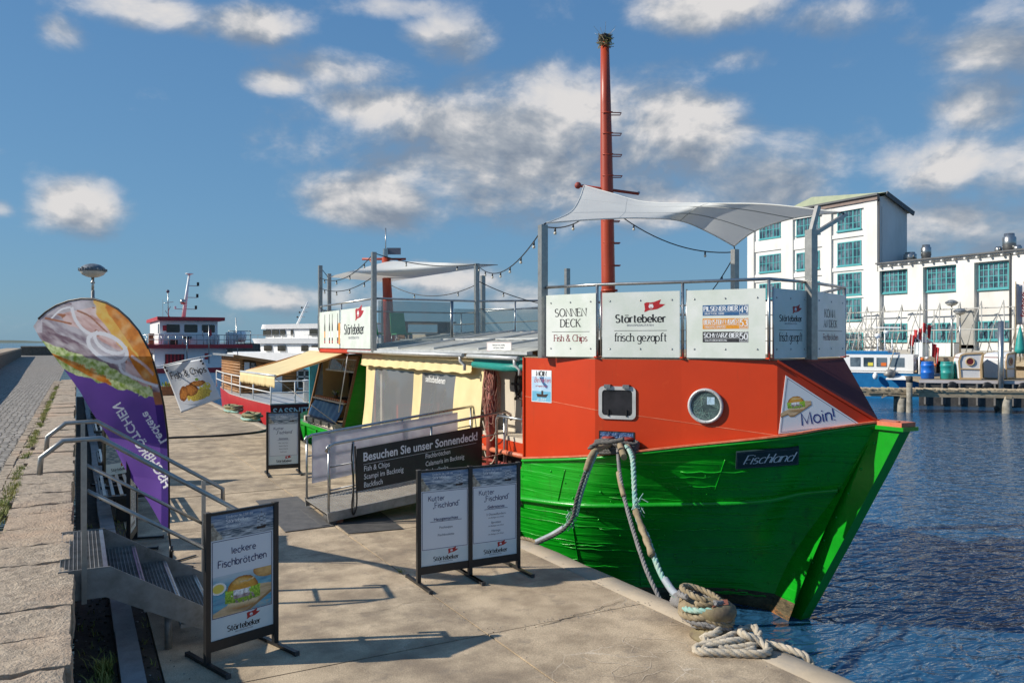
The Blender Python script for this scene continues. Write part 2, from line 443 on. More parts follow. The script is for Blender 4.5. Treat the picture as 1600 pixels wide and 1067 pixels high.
def roll_rgb(x, y):
    """photograph of a fish roll on a board; x from -1.1 to 1.1"""
    n = fb(x, y, 5, 1); n2 = fb(x, y, 13, 2); xx = x + .02 * n2; yy = y + .03 * n
    # roll top
    bx, by = xx / .53, (yy - .12) / .42
    if by > .06 - .12 * (1 - bx * bx) * .5 and bx * bx + by * by < 1:
        e = 1 - (bx * bx + by * by); c = mixc((.34, .10, .01), (.82, .38, .045), e * 2.2); c = mixc(c, (.95, .64, .22), max(0, 1 - ((bx + .15) ** 2 * 3 + (by - .62) ** 2 * 14)) * .8 + max(0, n) * .5)
        c = mixc(c, (.85, .62, .33), 1 if abs(by - .55 - .25 * bx * bx + .1 * n) < .05 and bx > -.2 else 0)
        return mulc(c, .9 + .35 * n2)
    # filling
    top = .17 + .04 * n; bot = -.26 + .05 * n2 - .03 * math.cos(x * 5)
    if bot < yy < top and abs(xx) < .60 + .06 * n2:
        k = fb(x, y, 9, 5); k2 = fb(x + 3, y, 7, 6)
        if (xx < -.32 or xx > .22 or yy < -.14) and k2 > -.14 + (.12 if abs(xx) < .25 else -.08): c = mixc((.08, .26, .01), (.50, .72, .07), .5 + 1.4 * fb(x, y, 16, 7))
        elif yy < -.04 + .06 * k: c = mixc((.16, .10, .11), (.62, .50, .50), .45 + 1.6 * fb(x * .6, y * 2.2, 9, 8))
        elif xx > .30 and k > .02: c = mixc((.42, .25, .42), (.82, .74, .82), .5 + k)
        else: c = mixc((.48, .47, .46), (.90, .90, .86), .55 + 1.8 * fb(x, y, 12, 9))
        return mulc(c, .75 + .5 * max(0, min(1, (yy - bot) * 3)))
    # lower half
    lx, ly = xx / .54, (yy + .31) / .17
    if lx * lx + ly * ly < 1: return mulc(mixc((.80, .62, .36), (.46, .22, .06), -ly * 1.2 - .05 + .5 * n), .95 + .3 * n2)
    if inpoly(BRD, x, y):
        c = mixc((.74, .54, .32), (.54, .36, .18), .5 + 1.6 * fb(x * .5 + y, y * 3, 5, 11)); sh = max(0, 1 - ((x - .1) ** 2 / .5 + (y + .42) ** 2 / .03)); return mulc(c, 1 - .5 * sh)
    if inpoly([(a, b - .09) for a, b in BRD], x, y): return (.34, .20, .08)
    return None
def table_rgb(u, v):
    """blurred blue table with bread and a lemon bowl behind the roll"""
    c = mixc((.04, .24, .40), (.16, .50, .62), .5 + 1.3 * fb(u * 1.5, v * 7, 2, 21)); c = mixc(c, (.62, .68, .70), max(0, (v - .74) * 3.4) + .4 * fb(u, v, 4, 22))
    d = ((u - .09) / .13) ** 2 + ((v - .70) / .15) ** 2
    if d < 1: c = mixc((.84, .66, .10), (.92, .90, .84), (d - .45) * 5)
    d = ((u - .92) / .24) ** 2 + ((v - .95) / .20) ** 2
    if d < 1: c = mixc((.76, .46, .16), (.44, .18, .04), d * d + fb(u, v, 9, 23))
    if v < .14: c = mixc(c, (.52, .42, .30), .35 + fb(u, v, 20, 24))
    return c
def storm_rgb(u, v):
    """stormy coast: cloud bands over rough sea, chalk cliff at the left"""
    n = fb(u * 2, v * 5, 2.2, 31, 5)
    if v > .34: c = mixc((.06, .12, .22), (.62, .68, .72), .38 + 1.5 * n - (v - .6) * .25); c = mixc(c, (.10, .22, .42), max(0, v - .72) * 2.4)
    else: c = mixc((.05, .09, .13), (.66, .70, .72), .30 + 2.0 * fb(u * 3, v * 16, 2, 32) + (.12 - abs(v - .1)) * 1.5)
    if u < .20 - (v - .0) * .24 + .03 * n and v < .72: c = mixc((.60, .55, .44), (.14, .11, .08), .45 + 1.8 * fb(u * 6, v * 2, 3, 33))
    return c
def plate_rgb(u, v):
    """plate of fried fish, chips and lemon"""
    x, y = (u - .5) / .44, (v - .32) / .25
    def el(cx, cy, rx, ry, a=0):
        dx, dy = x - cx, y - cy; c_, s_ = math.cos(a), math.sin(a); return ((dx * c_ + dy * s_) / rx) ** 2 + ((-dx * s_ + dy * c_) / ry) ** 2
    n = fb(u, v, 16, 41); n2 = fb(u, v, 36, 42)
    for cx, cy, rx, ry, a in ((-.62, .12, .24, .62, -.25), (-.18, .22, .40, .50, .1), (.28, .62, .44, .26, -.1)):
        d = el(cx + .05 * n, cy + .08 * n, rx, ry, a)
        if d < 1: return mulc(mixc((.58, .22, .045), (.20, .055, .01), d * 1.1 - .15 + 1.2 * n), 1 + .6 * n2)
    if el(.62, .22, .30, .34) < 1 and n > -.10: return mixc((.84, .72, .12), (.62, .46, .03), .4 + 2 * n2)
    if el(.36, .98, .10, .12) < 1: return (.22, .38, .05)
    if el(.14, -.34, .66, .46) < 1 + .8 * n:
        k = abs(fb(u * 1.4 + v, v * 1.4 - u, 22, 43)); return mixc((.86, .64, .10), (.38, .20, .02), k * 4.2 - .25)
    d = el(0, 0, 1.0, 1.0)
    if d < 1: return mixc((.66, .68, .72), (.84, .85, .87), abs(d - .72) * 3.5)
    return None

# ------------------------------------------------------------------ camera, light, sky
cam = bpy.data.cameras.new('camera'); camo = bpy.data.objects.new('camera', cam); col.objects.link(camo)
cam.sensor_width = 36; cam.lens = FPX / 1600 * 36; cam.clip_end = 30000; cam.clip_start = .05
cam.shift_y = (HZ - 533.5) / 1600
camo.location = (0, 0, EYE); camo.rotation_euler = (PI / 2, 0, -TH)
sc.camera = camo
sc.view_settings.view_transform = 'Standard'; sc.view_settings.look = 'None'
sc.view_settings.exposure = 0.14; sc.view_settings.gamma = 1.0
sc.cycles.use_denoising = True
sc.cycles.max_bounces = 6; sc.cycles.transparent_max_bounces = 12; sc.cycles.caustics_reflective = False; sc.cycles.caustics_refractive = False

SUN_EL = math.radians(32.6)
SUN_H = Vector((-.927, .375, 0)).normalized()
SUN_DIR = (SUN_H * math.cos(SUN_EL) + UP * math.sin(SUN_EL)).normalized()
sun = bpy.data.lights.new('sun', 'SUN'); sun.energy = 5.0; sun.angle = math.radians(.5); sun.color = (1, .93, .82)
suno = bpy.data.objects.new('sun', sun); col.objects.link(suno)
suno.rotation_euler = (-SUN_DIR).to_track_quat('-Z', 'Y').to_euler(); suno.location = (-20, 12, 30)

def build_world():
    w = bpy.data.worlds.new('World'); sc.world = w; w.use_nodes = True
    nt = w.node_tree; N = nt.nodes; L = nt.links
    for n in list(N): N.remove(n)
    def new(t, **k):
        n = N.new(t)
        for a, b in k.items(): setattr(n, a, b)
        return n
    def mth(op, a, b=None, c=None):
        n = new('ShaderNodeMath', operation=op)
        for i, q in enumerate((a, b, c)):
            if q is None: continue
            if isinstance(q, (int, float)): n.inputs[i].default_value = q
            else: L.new(q, n.inputs[i])
        return n.outputs[0]
    sky = new('ShaderNodeTexSky', sky_type='NISHITA'); sky.sun_disc = False
    sky.sun_elevation = SUN_EL; sky.sun_rotation = math.atan2(SUN_DIR.x, SUN_DIR.y)
    sky.air_density = 1.0; sky.dust_density = .4; sky.ozone_density = 2.0
    tc = new('ShaderNodeTexCoord'); sx = new('ShaderNodeSeparateXYZ'); L.new(tc.outputs['Generated'], sx.inputs[0])
    az = mth('ARCTAN2', sx.outputs[0], sx.outputs[1]); el = mth('ARCSINE', sx.outputs[2])
    cb = new('ShaderNodeCombineXYZ'); L.new(az, cb.inputs[0]); L.new(el, cb.inputs[1])
    def ae(px, py):
        d = (U(px, py, D=1) - Vector((0, 0, EYE))).normalized()
        return math.atan2(d.x, d.y), math.asin(d.z)
    B = [(700, 195, 190, 52, 1), (880, 185, 200, 75, 1), (1040, 215, 150, 85, 1), (620, 170, 140, 45, .9), (580, 310, 130, 52, 1.05), (830, 225, 370, 120, .92), (1180, 270, 150, 70, .8), (1560, 330, 260, 90, .7), (1000, 330, 260, 50, .8), (1250, 330, 120, 50, .6), (760, 300, 200, 70, .8),
         (950, 300, 220, 60, .75), (1190, 300, 120, 75, .8), (1110, 230, 90, 60, .9),
         (240, 18, 160, 38, .9), (390, 35, 110, 38, .9), (430, 130, 60, 26, .7), (560, 110, 130, 38, .72), (700, 55, 90, 55, .95), (640, 15, 120, 25, .8),
         (1120, 8, 160, 50, 1), (1300, 25, 130, 40, .8), (1560, 60, 120, 75, .85), (1530, 160, 90, 60, .7), (1450, 50, 60, 30, .5),
         (1480, 265, 130, 55, .95), (1580, 270, 130, 60, .9), (1480, 350, 170, 60, .8), (1600, 380, 160, 50, .8),
         (122, 322, 88, 52, 1), (-5, 325, 26, 20, .7), (430, 465, 100, 28, .85), (690, 440, 110, 36, .9), (560, 465, 120, 28, .7), (800, 470, 120, 40, .6),
         (1165, 95, 70, 28, .6), (1270, 240, 70, 22, .45), (330, 500, 90, 22, .5), (95, 50, 50, 36, .6), (1000, 110, 70, 22, .5),
         (-400, 200, 260, 90, .9), (2000, 250, 250, 100, .9), (2400, 120, 260, 90, .8), (900, -300, 400, 90, .8), (200, -350, 300, 80, .7), (1700, -250, 300, 90, .8)]
    def field(vec):
        cur = None
        for (px, py, rx, ry, s) in B:
            a0, e0 = ae(px, py); a1, _ = ae(px + rx, py); a2, _ = ae(px - rx, py); _, e1 = ae(px, py - ry)
            ra = max(.02, abs(a1 - a2) / 2) * 1.25; re = max(.01, abs(e1 - e0)) * 1.3
            mp = new('ShaderNodeMapping'); mp.inputs['Scale'].default_value = (1 / ra, 1 / re, 0); mp.inputs['Location'].default_value = (-a0 / ra, -e0 / re, 0)
            L.new(vec, mp.inputs['Vector'])
            vl = new('ShaderNodeVectorMath', operation='LENGTH'); L.new(mp.outputs[0], vl.inputs[0])
            mr = new('ShaderNodeMapRange', interpolation_type='SMOOTHSTEP'); mr.inputs['From Min'].default_value = 1.3; mr.inputs['From Max'].default_value = .1
            mr.inputs['To Max'].default_value = s; L.new(vl.outputs['Value'], mr.inputs['Value'])
            cur = mr.outputs[0] if cur is None else mth('SMOOTH_MAX', cur, mr.outputs[0], .18)
        return cur
    cur = field(cb.outputs[0])
    sh_v = new('ShaderNodeVectorMath', operation='ADD'); sh_v.inputs[1].default_value = (-.018, .034, 0); L.new(cb.outputs[0], sh_v.inputs[0])
    cur_up = field(sh_v.outputs[0])
    def cloud_noise(off, scale, det, rough):
        mp = new('ShaderNodeMapping'); mp.inputs['Location'].default_value = off; mp.inputs['Scale'].default_value = (1, 1.55, 1)
        L.new(cb.outputs[0], mp.inputs['Vector'])
        n = new('ShaderNodeTexNoise'); n.inputs['Scale'].default_value = scale; n.inputs['Detail'].default_value = det
        n.inputs['Roughness'].default_value = rough; n.inputs['Distortion'].default_value = .25
        L.new(mp.outputs[0], n.inputs['Vector']); return n.outputs['Fac']
    n1 = cloud_noise((0, 0, 0), 6.5, 10, .62)
    nb = cloud_noise((3, 1, 0), 19.0, 8, .6)
    n2 = cloud_noise((.016, -.026, 0), 6.5, 6, .55)
    n3 = cloud_noise((0, 0, 0), 6.5, 6, .55)
    nb2 = cloud_noise((3.008, .988, 0), 19.0, 4, .55)
    dens = mth('ADD', cur, mth('MULTIPLY', mth('SUBTRACT', n1, .5), 1.4))
    dens = mth('ADD', dens, mth('MULTIPLY', mth('SUBTRACT', nb, .5), .55))
    mr = new('ShaderNodeMapRange', interpolation_type='SMOOTHSTEP'); mr.inputs['From Min'].default_value = .22; mr.inputs['From Max'].default_value = .98; L.new(dens, mr.inputs['Value'])
    fac = mr.outputs[0]
    # sunlit tops and grey bases of the clouds
    sh = mth('ADD', mth('MULTIPLY', mth('SUBTRACT', n3, n2), 3.8), .40)
    sh = mth('ADD', sh, mth('MULTIPLY', mth('SUBTRACT', cur, cur_up), .95))
    sh = mth('ADD', sh, mth('MULTIPLY', mth('SUBTRACT', nb, nb2), .9))
    ramp = new('ShaderNodeValToRGB'); cr = ramp.color_ramp
    cr.elements[0].position = .05; cr.elements[0].color = (.21, .255, .325, 1)
    cr.elements[1].position = .92; cr.elements[1].color = (.66, .645, .64, 1)
    e = cr.elements.new(.45); e.color = (.34, .375, .425, 1)
    L.new(sh, ramp.inputs['Fac'])
    # deepen the blue as the photograph's polarised sky
    hs = new('ShaderNodeHueSaturation'); hs.inputs['Saturation'].default_value = 1.12; L.new(sky.outputs[0], hs.inputs['Color'])
    tint = new('ShaderNodeMix', data_type='RGBA', blend_type='MULTIPLY'); tint.inputs['Factor'].default_value = 1
    tr = new('ShaderNodeValToRGB'); tr.color_ramp.elements[0].position = 0; tr.color_ramp.elements[0].color = (.52, .62, .66, 1)
    tr.color_ramp.elements[1].position = .55; tr.color_ramp.elements[1].color = (.80, 1.0, 1.0, 1)
    L.new(el, tr.inputs['Fac']); L.new(hs.outputs[0], tint.inputs['A']); L.new(tr.outputs[0], tint.inputs['B'])
    gr = new('ShaderNodeValToRGB'); g = gr.color_ramp
    g.elements[0].position = 0; g.elements[0].color = (1.30, 2.75, 4.25, 1); g.elements[1].position = .5; g.elements[1].color = (.68, 1.74, 3.75, 1)
    e = g.elements.new(.14); e.color = (1.2, 2.62, 4.45, 1)
    elp = mth('MAXIMUM', el, 0.0); L.new(elp, gr.inputs['Fac'])
    gm = new('ShaderNodeMix', data_type='RGBA'); gm.inputs['Factor'].default_value = .72; L.new(tint.outputs['Result'], gm.inputs['A']); L.new(gr.outputs['Color'], gm.inputs['B'])
    b1 = new('ShaderNodeBackground'); b1.inputs['Strength'].default_value = .112; L.new(gm.outputs['Result'], b1.inputs['Color'])
    b2 = new('ShaderNodeBackground'); b2.inputs['Strength'].default_value = 1.0; L.new(ramp.outputs['Color'], b2.inputs['Color'])
    ms = new('ShaderNodeMixShader'); L.new(fac, ms.inputs['Fac']); L.new(b1.outputs[0], ms.inputs[1]); L.new(b2.outputs[0], ms.inputs[2])
    out = new('ShaderNodeOutputWorld'); L.new(ms.outputs[0], out.inputs['Surface'])
build_world()

# ------------------------------------------------------------------ materials of the place
mat('steel', (.50, .50, .48), (.36, .36, .35), 9, .30, .9, .05, 60)
mat('brushed', (.42, .41, .38), (.33, .32, .30), 14, .38, .75, .08, 90)
mat('galvlight', (.40, .37, .32), (.30, .27, .23), 8, .5, .4, .2, 40)
mat('galv', (.34, .33, .31), (.22, .21, .19), 6, .55, .35, .15, 40, c3=(.12, .10, .07), s3=3, l3=.6, h3=.8)
mat('black', (.012, .012, .013), (.02, .02, .02), 8, .42, 0, .05, 70)
mat('white', (.78, .78, .76), (.70, .70, .67), 3, .45)
mat('paper', (.74, .77, .80), None, rough=.38)
mat('boardwhite', (.74, .77, .73), (.62, .68, .60), 2.4, .35, c3=(.52, .60, .50), s3=1.6, l3=.6, h3=.85)
mat('ink', (.012, .013, .016), None, rough=.5)
mat('navy', (.02, .025, .11), None, rough=.5)
mat('blueink', (.02, .03, .20), None, rough=.5)
mat('greyink', (.12, .13, .17), None, rough=.5)
mat('redink', (.42, .02, .03), None, rough=.5)
mat('darkredink', (.17, .018, .025), None, rough=.5)
mat('logored', (.45, .018, .022), (.36, .015, .02), 12, .4)
mat('bierblue', (.022, .085, .22), (.04, .14, .30), 30, .45)
mat('bieramber', (.66, .24, .012), (.72, .33, .04), 30, .45)
mat('bierblack', (.02, .02, .024), (.05, .05, .055), 30, .45)
mat('bun', (.62, .27, .05), (.36, .11, .016), 38, .5, stretch=(1, 1, 2), lo=.4, hi=.62)
mat('bunpale', (.74, .48, .20), (.60, .32, .10), 60, .5)
mat('herring', (.42, .36, .38), (.10, .06, .085), 42, .42, lo=.4, hi=.58, stretch=(1, 1, 2.5))
mat('fishpink', (.66, .44, .43), (.48, .24, .23), 9, .45)
mat('fishwhite', (.72, .70, .74), (.50, .45, .52), 60, .4)
mat('lettuce', (.42, .56, .09), (.20, .38, .03), 70, .5)
mat('onion', (.80, .78, .80), (.64, .60, .66), 30, .35)
mat('woodboard', (.62, .44, .24), (.50, .33, .16), 22, .5, stretch=(1, 1, 5))
mat('tableblue', (.05, .30, .48), (.10, .40, .55), 45, .5)
mat('fried', (.36, .11, .018), (.20, .05, .008), 60, .6, lo=.4, hi=.6)
mat('fries', (.72, .50, .06), (.58, .34, .03), 60, .6)
mat('lemon', (.78, .66, .08), None, rough=.5)
mat('pea', (.25, .42, .06), None, rough=.5)
mat('postersky', (.10, .19, .33), (.45, .52, .58), 5, .45, lo=.42, hi=.6, stretch=(1, 1, 2.4))
mat('postersea', (.10, .17, .24), (.40, .46, .50), 9, .45, lo=.42, hi=.62, stretch=(1, 1, 5))
mat('chalkcliff', (.45, .42, .34), (.20, .18, .13), 9, .5)
mat('shipbrown', (.035, .022, .018), None, rough=.5)
mat('posterfoot', (.60, .70, .72), (.70, .76, .76), 5, .4)
mat('sailpaper', (.45, .50, .55), None, rough=.5)
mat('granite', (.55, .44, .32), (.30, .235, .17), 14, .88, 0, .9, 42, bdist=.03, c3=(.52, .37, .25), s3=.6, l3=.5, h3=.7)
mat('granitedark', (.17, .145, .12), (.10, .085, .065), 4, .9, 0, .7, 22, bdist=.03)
mat('kerbstone', (.32, .31, .30), (.22, .21, .20), 5, .8, 0, .4, 40)
mat('earth', (.085, .065, .045), (.045, .035, .026), 5, .95, 0, .8, 30, bdist=.03)
mat('grassblade', (.17, .22, .03), (.30, .28, .07), 3, .7)
mat('mossy', (.20, .22, .05), (.28, .25, .09), 8, .9)
mat('rubber', (.085, .083, .082), (.13, .125, .12), 5, .85, 0, .3, 120)
mat('rubberdark', (.05, .048, .047), (.085, .08, .075), 5, .85, 0, .3, 120)
mat('purple', (.085, .025, .31), (.12, .04, .38), 2.5, .55)
mat('purpledark', (.03, .01, .15), None, rough=.6)
mat('flagtop', (.46, .42, .44), (.36, .32, .36), 5, .5)
mat('orangebun', (.72, .20, .015), (.74, .36, .05), 7, .5, stretch=(1, 1, 1.6))
mat('yellowbun', (.76, .47, .07), (.72, .32, .03), 9, .5)
mat('lamp', (.62, .62, .58), (.5, .5, .47), 6, .3)
mat('lampcap', (.10, .115, .13), (.22, .24, .26), 9, .4)
mat('cloth_tan', (.34, .27, .17), (.22, .17, .10), 9, .9, 0, .5, 60)
mat('rope_teal', (.20, .42, .38), (.36, .46, .38), 14, .85, 0, .6, 90)
mat('rope_dark', (.085, .085, .08), (.14, .13, .12), 14, .9, 0, .6, 90)
mat('rope_grey', (.17, .165, .165), (.24, .23, .22), 14, .9, 0, .6, 90)
mat('rope_white', (.52, .46, .37), (.40, .34, .25), 14, .9, 0, .6, 90)
mat('hose', (.36, .40, .44), (.27, .30, .33), 5, .6)
mat('rustred', (.34, .11, .07), (.22, .08, .045), 9, .7, 0, .4, 40)
mat('castiron', (.23, .19, .10), (.12, .09, .06), 7, .8, 0, .5, 30)
mat('chalkboard', (.012, .014, .016), (.03, .03, .03), 8, .6)

def special():
    # ---- quay concrete: mottled, stained, with pale hairline cracks
    m = mat('concrete', (.58, .455, .305), (.335, .255, .168), 2.2, .85, 0, .45, 45, c3=(.22, .17, .12), s3=.55, l3=.47, h3=.72, bdist=.008)
    nt = m.node_tree; N = nt.nodes; L = nt.links; b = N['Principled BSDF']
    mp = [n for n in N if n.type == 'MAPPING'][0]
    old = b.inputs['Base Color'].links[0].from_socket
    ns = N.new('ShaderNodeTexNoise'); ns.inputs['Scale'].default_value = 5; ns.inputs['Detail'].default_value = 8; L.new(mp.outputs[0], ns.inputs['Vector'])
    wv = N.new('ShaderNodeMix'); wv.data_type = 'VECTOR'; wv.inputs['Factor'].default_value = .09
    L.new(mp.outputs[0], wv.inputs[4]); L.new(ns.outputs['Color'], wv.inputs[5])
    vo = N.new('ShaderNodeTexVoronoi'); vo.feature = 'DISTANCE_TO_EDGE'; vo.inputs['Scale'].default_value = 1.7; L.new(wv.outputs[1], vo.inputs['Vector'])
    r = N.new('ShaderNodeMapRange'); r.inputs['From Min'].default_value = .007; r.inputs['From Max'].default_value = .001; L.new(vo.outputs['Distance'], r.inputs['Value'])
    nm = N.new('ShaderNodeTexNoise'); nm.inputs['Scale'].default_value = .8; nm.inputs['Detail'].default_value = 3; L.new(mp.outputs[0], nm.inputs['Vector'])
    rm = N.new('ShaderNodeMapRange'); rm.inputs['From Min'].default_value = .56; rm.inputs['From Max'].default_value = .66; L.new(nm.outputs['Fac'], rm.inputs['Value'])
    mu = N.new('ShaderNodeMath'); mu.operation = 'MULTIPLY'; L.new(r.outputs[0], mu.inputs[0]); L.new(rm.outputs[0], mu.inputs[1])
    mx = N.new('ShaderNodeMix'); mx.data_type = 'RGBA'; mx.inputs['B'].default_value = (.62, .52, .39, 1)
    L.new(mu.outputs[0], mx.inputs['Factor']); L.new(old, mx.inputs['A'])
    # fine grit
    ng = N.new('ShaderNodeTexNoise'); ng.inputs['Scale'].default_value = 90; ng.inputs['Detail'].default_value = 4; L.new(mp.outputs[0], ng.inputs['Vector'])
    rg = N.new('ShaderNodeMapRange'); rg.inputs['From Min'].default_value = .3; rg.inputs['From Max'].default_value = .7; rg.inputs['To Min'].default_value = .66; rg.inputs['To Max'].default_value = 1.2; L.new(ng.outputs['Fac'], rg.inputs['Value'])
    m2 = N.new('ShaderNodeMix'); m2.data_type = 'RGBA'; m2.blend_type = 'MULTIPLY'; m2.inputs['Factor'].default_value = 1
    L.new(mx.outputs['Result'], m2.inputs['A']); L.new(rg.outputs[0], m2.inputs['B'])
    # dark spots and drips
    nd = N.new('ShaderNodeTexNoise'); nd.inputs['Scale'].default_value = 3.4; nd.inputs['Detail'].default_value = 10; nd.inputs['Roughness'].default_value = .75; L.new(mp.outputs[0], nd.inputs['Vector'])
    rd = N.new('ShaderNodeMapRange'); rd.inputs['From Min'].default_value = .55; rd.inputs['From Max'].default_value = .70; rd.inputs['To Max'].default_value = .8; L.new(nd.outputs['Fac'], rd.inputs['Value'])
    m3 = N.new('ShaderNodeMix'); m3.data_type = 'RGBA'; m3.inputs['B'].default_value = (.19, .155, .12, 1)
    L.new(rd.outputs[0], m3.inputs['Factor']); L.new(m2.outputs['Result'], m3.inputs['A'])
    L.new(m3.outputs['Result'], b.inputs['Base Color'])
    mat('concretedark', (.16, .14, .12), (.10, .09, .08), 1.5, .9, 0, .6, 12, bdist=.03)
    mat('nosing', (.42, .345, .25), (.32, .265, .195), 2, .8, 0, .3, 40, c3=(.27, .24, .2), s3=1.3, l3=.5, h3=.7)
    # ---- cobbles
    m = bpy.data.materials.new('cobbles'); m.use_nodes = True; nt = m.node_tree; N = nt.nodes; L = nt.links; b = N['Principled BSDF']
    tc = N.new('ShaderNodeTexCoord'); mp = N.new('ShaderNodeMapping'); mp.inputs['Scale'].default_value = (1, .72, 1); L.new(tc.outputs['Object'], mp.inputs['Vector'])
    vo = N.new('ShaderNodeTexVoronoi'); vo.inputs['Scale'].default_value = 8; vo.inputs['Randomness'].default_value = .62; L.new(mp.outputs[0], vo.inputs['Vector'])
    ve = N.new('ShaderNodeTexVoronoi'); ve.feature = 'DISTANCE_TO_EDGE'; ve.inputs['Scale'].default_value = 8; ve.inputs['Randomness'].default_value = .62; L.new(mp.outputs[0], ve.inputs['Vector'])
    rp = N.new('ShaderNodeValToRGB'); rp.color_ramp.elements[0].color = (.20, .18, .155, 1); rp.color_ramp.elements[1].color = (.47, .42, .36, 1)
    L.new(vo.outputs['Color'], rp.inputs['Fac'])
    re = N.new('ShaderNodeMapRange'); re.inputs['From Min'].default_value = .01; re.inputs['From Max'].default_value = .12; L.new(ve.outputs['Distance'], re.inputs['Value'])
    mx = N.new('ShaderNodeMix'); mx.data_type = 'RGBA'; mx.inputs['A'].default_value = (.10, .085, .06, 1); L.new(re.outputs[0], mx.inputs['Factor']); L.new(rp.outputs[0], mx.inputs['B'])
    L.new(mx.outputs['Result'], b.inputs['Base Color']); b.inputs['Roughness'].default_value = .8
    bp = N.new('ShaderNodeBump'); bp.inputs['Strength'].default_value = 1; bp.inputs['Distance'].default_value = .05; L.new(re.outputs[0], bp.inputs['Height']); L.new(bp.outputs[0], b.inputs['Normal'])
    MATS['cobbles'] = m
    # ---- harbour water
    m = bpy.data.materials.new('water'); m.use_nodes = True; nt = m.node_tree; N = nt.nodes; L = nt.links; b = N['Principled BSDF']
    b.inputs['Base Color'].default_value = (.020, .080, .165, 1); b.inputs['Roughness'].default_value = .04; b.inputs['IOR'].default_value = 1.33
    tc = N.new('ShaderNodeTexCoord')
    hs = None
    for (s, st, rot, amp, det) in ((.7, (1, 2.0, 1), .5, .9, 2), (2.1, (1, 2.3, 1), .8, .95, 2), (6.0, (1, 1.9, 1), .4, .16, 2)):
        mp = N.new('ShaderNodeMapping'); mp.inputs['Scale'].default_value = st; mp.inputs['Rotation'].default_value = (0, 0, rot); L.new(tc.outputs['Object'], mp.inputs['Vector'])
        n = N.new('ShaderNodeTexNoise'); n.inputs['Scale'].default_value = s; n.inputs['Detail'].default_value = det; n.inputs['Distortion'].default_value = .6; L.new(mp.outputs[0], n.inputs['Vector'])
        k = N.new('ShaderNodeMath'); k.operation = 'MULTIPLY'; k.inputs[1].default_value = amp; L.new(n.outputs['Fac'], k.inputs[0])
        if hs is None: hs = k.outputs[0]
        else:
            a = N.new('ShaderNodeMath'); L.new(hs, a.inputs[0]); L.new(k.outputs[0], a.inputs[1]); hs = a.outputs[0]
    bp = N.new('ShaderNodeBump'); bp.inputs['Strength'].default_value = 1.0; bp.inputs['Distance'].default_value = .135; L.new(hs, bp.inputs['Height']); L.new(bp.outputs[0], b.inputs['Normal'])
    MATS['water'] = m
special()
def tmat(name, c, c2, scale, f=.5):
    m = mat(name, c, c2, scale, .6); nt = m.node_tree; N = nt.nodes; L = nt.links; b = N['Principled BSDF']
    t = N.new('ShaderNodeBsdfTranslucent'); s = b.inputs['Base Color'].links[0].from_socket; L.new(s, t.inputs['Color'])
    mx = N.new('ShaderNodeMixShader'); mx.inputs['Fac'].default_value = f; L.new(b.outputs[0], mx.inputs[1]); L.new(t.outputs[0], mx.inputs[2]); L.new(mx.outputs[0], N['Material Output'].inputs['Surface'])
tmat('f_purple', (.15, .065, .36), (.18, .08, .41), 3); tmat('f_dark', (.05, .018, .20), (.07, .03, .26), 4); tmat('f_grey', (.62, .55, .58), (.48, .42, .47), 7)
tmat('f_orange', (.80, .24, .02), (.80, .36, .05), 14); tmat('f_yellow', (.84, .55, .10), (.80, .42, .05), 16); tmat('f_pink', (.80, .62, .60), (.62, .40, .38), 12)
tmat('f_silver', (.66, .62, .66), (.38, .32, .36), 26); tmat('f_skin', (.22, .13, .18), (.46, .34, .34), 22); tmat('f_lettuce', (.56, .66, .16), (.36, .50, .06), 18); tmat('f_lettuce2', (.26, .40, .05), (.40, .52, .10), 30); tmat('f_white', (.86, .84, .86), (.76, .73, .77), 8); tmat('f_brown', (.45, .20, .12), (.32, .13, .08), 10)

# ------------------------------------------------------------------ SETTING: water, quay, promenade, hills
WZ = -1.17
q = MB()
def _w(u, v): return Vector((-9000 + 18000 * u, -400 + 12000 * v, WZ))
q.grid(_w, 6, 4, 'water', False)
struct('water', q)

q = MB()
rr = random.Random(3)
def slabs(x0, x1, ys, top, m):
    for i in range(len(ys) - 1):
        dz = rr.uniform(-.004, .004)
        q.boxr(x0 + .009, x1 - .009, ys[i] + .009, ys[i + 1] - .009, -.5, top + dz, m)
ys1 = [-8, -2.4, 1.2, 3.9, 6.7, 9.6, 12.4, 15.2, 18, 20.8, 23.6, 26.4, 29.2, 32, 36, 40, 46]
slabs(.62, 3.4, ys1, 0, 'concrete')
slabs(3.4, 5.22, [-8, 1.0, 6.7, 11.1, 15.2, 19.5, 23.6, 28, 32, 37, 46], 0.0, 'concrete')
# rounded nosing along the edge and the wall down to the water
def nos(u, v):
    k = [(5.22, -.4), (5.226, .0), (5.45, .003), (5.54, -.008), (5.585, -.035), (5.6, -.09), (5.6, -.6), (5.6, -2.4)]
    i = min(int(u * 7 + 1e-6), 6); f = u * 7 - i; x = k[i][0] + (k[i + 1][0] - k[i][0]) * f; z = k[i][1] + (k[i + 1][1] - k[i][1]) * f
    y = -8 + 54 * v
    if 5.3 < x and z > -.2: x += .012 * mnoise.noise(Vector((y * 1.3, 0, 0))); z += .006 * mnoise.noise(Vector((y * 2.1, 5, 0)))
    return Vector((x, y, z))
q.grid(nos, 7, 160, 'nosing', True, flip=True)
q.boxr(-.02, 5.5, -8, 46, -2.4, -.10, 'concretedark')
q.boxr(-.02, 5.5, 46, 46.1, -2.4, -.01, 'concretedark')
# strip of earth beside the wall
q.boxr(-.02, .30, -8, 46, -.5, -.004, 'earth')
q.boxr(.49, .615, -8, 46, -.5, -.006, 'earth')
struct('quay', q)
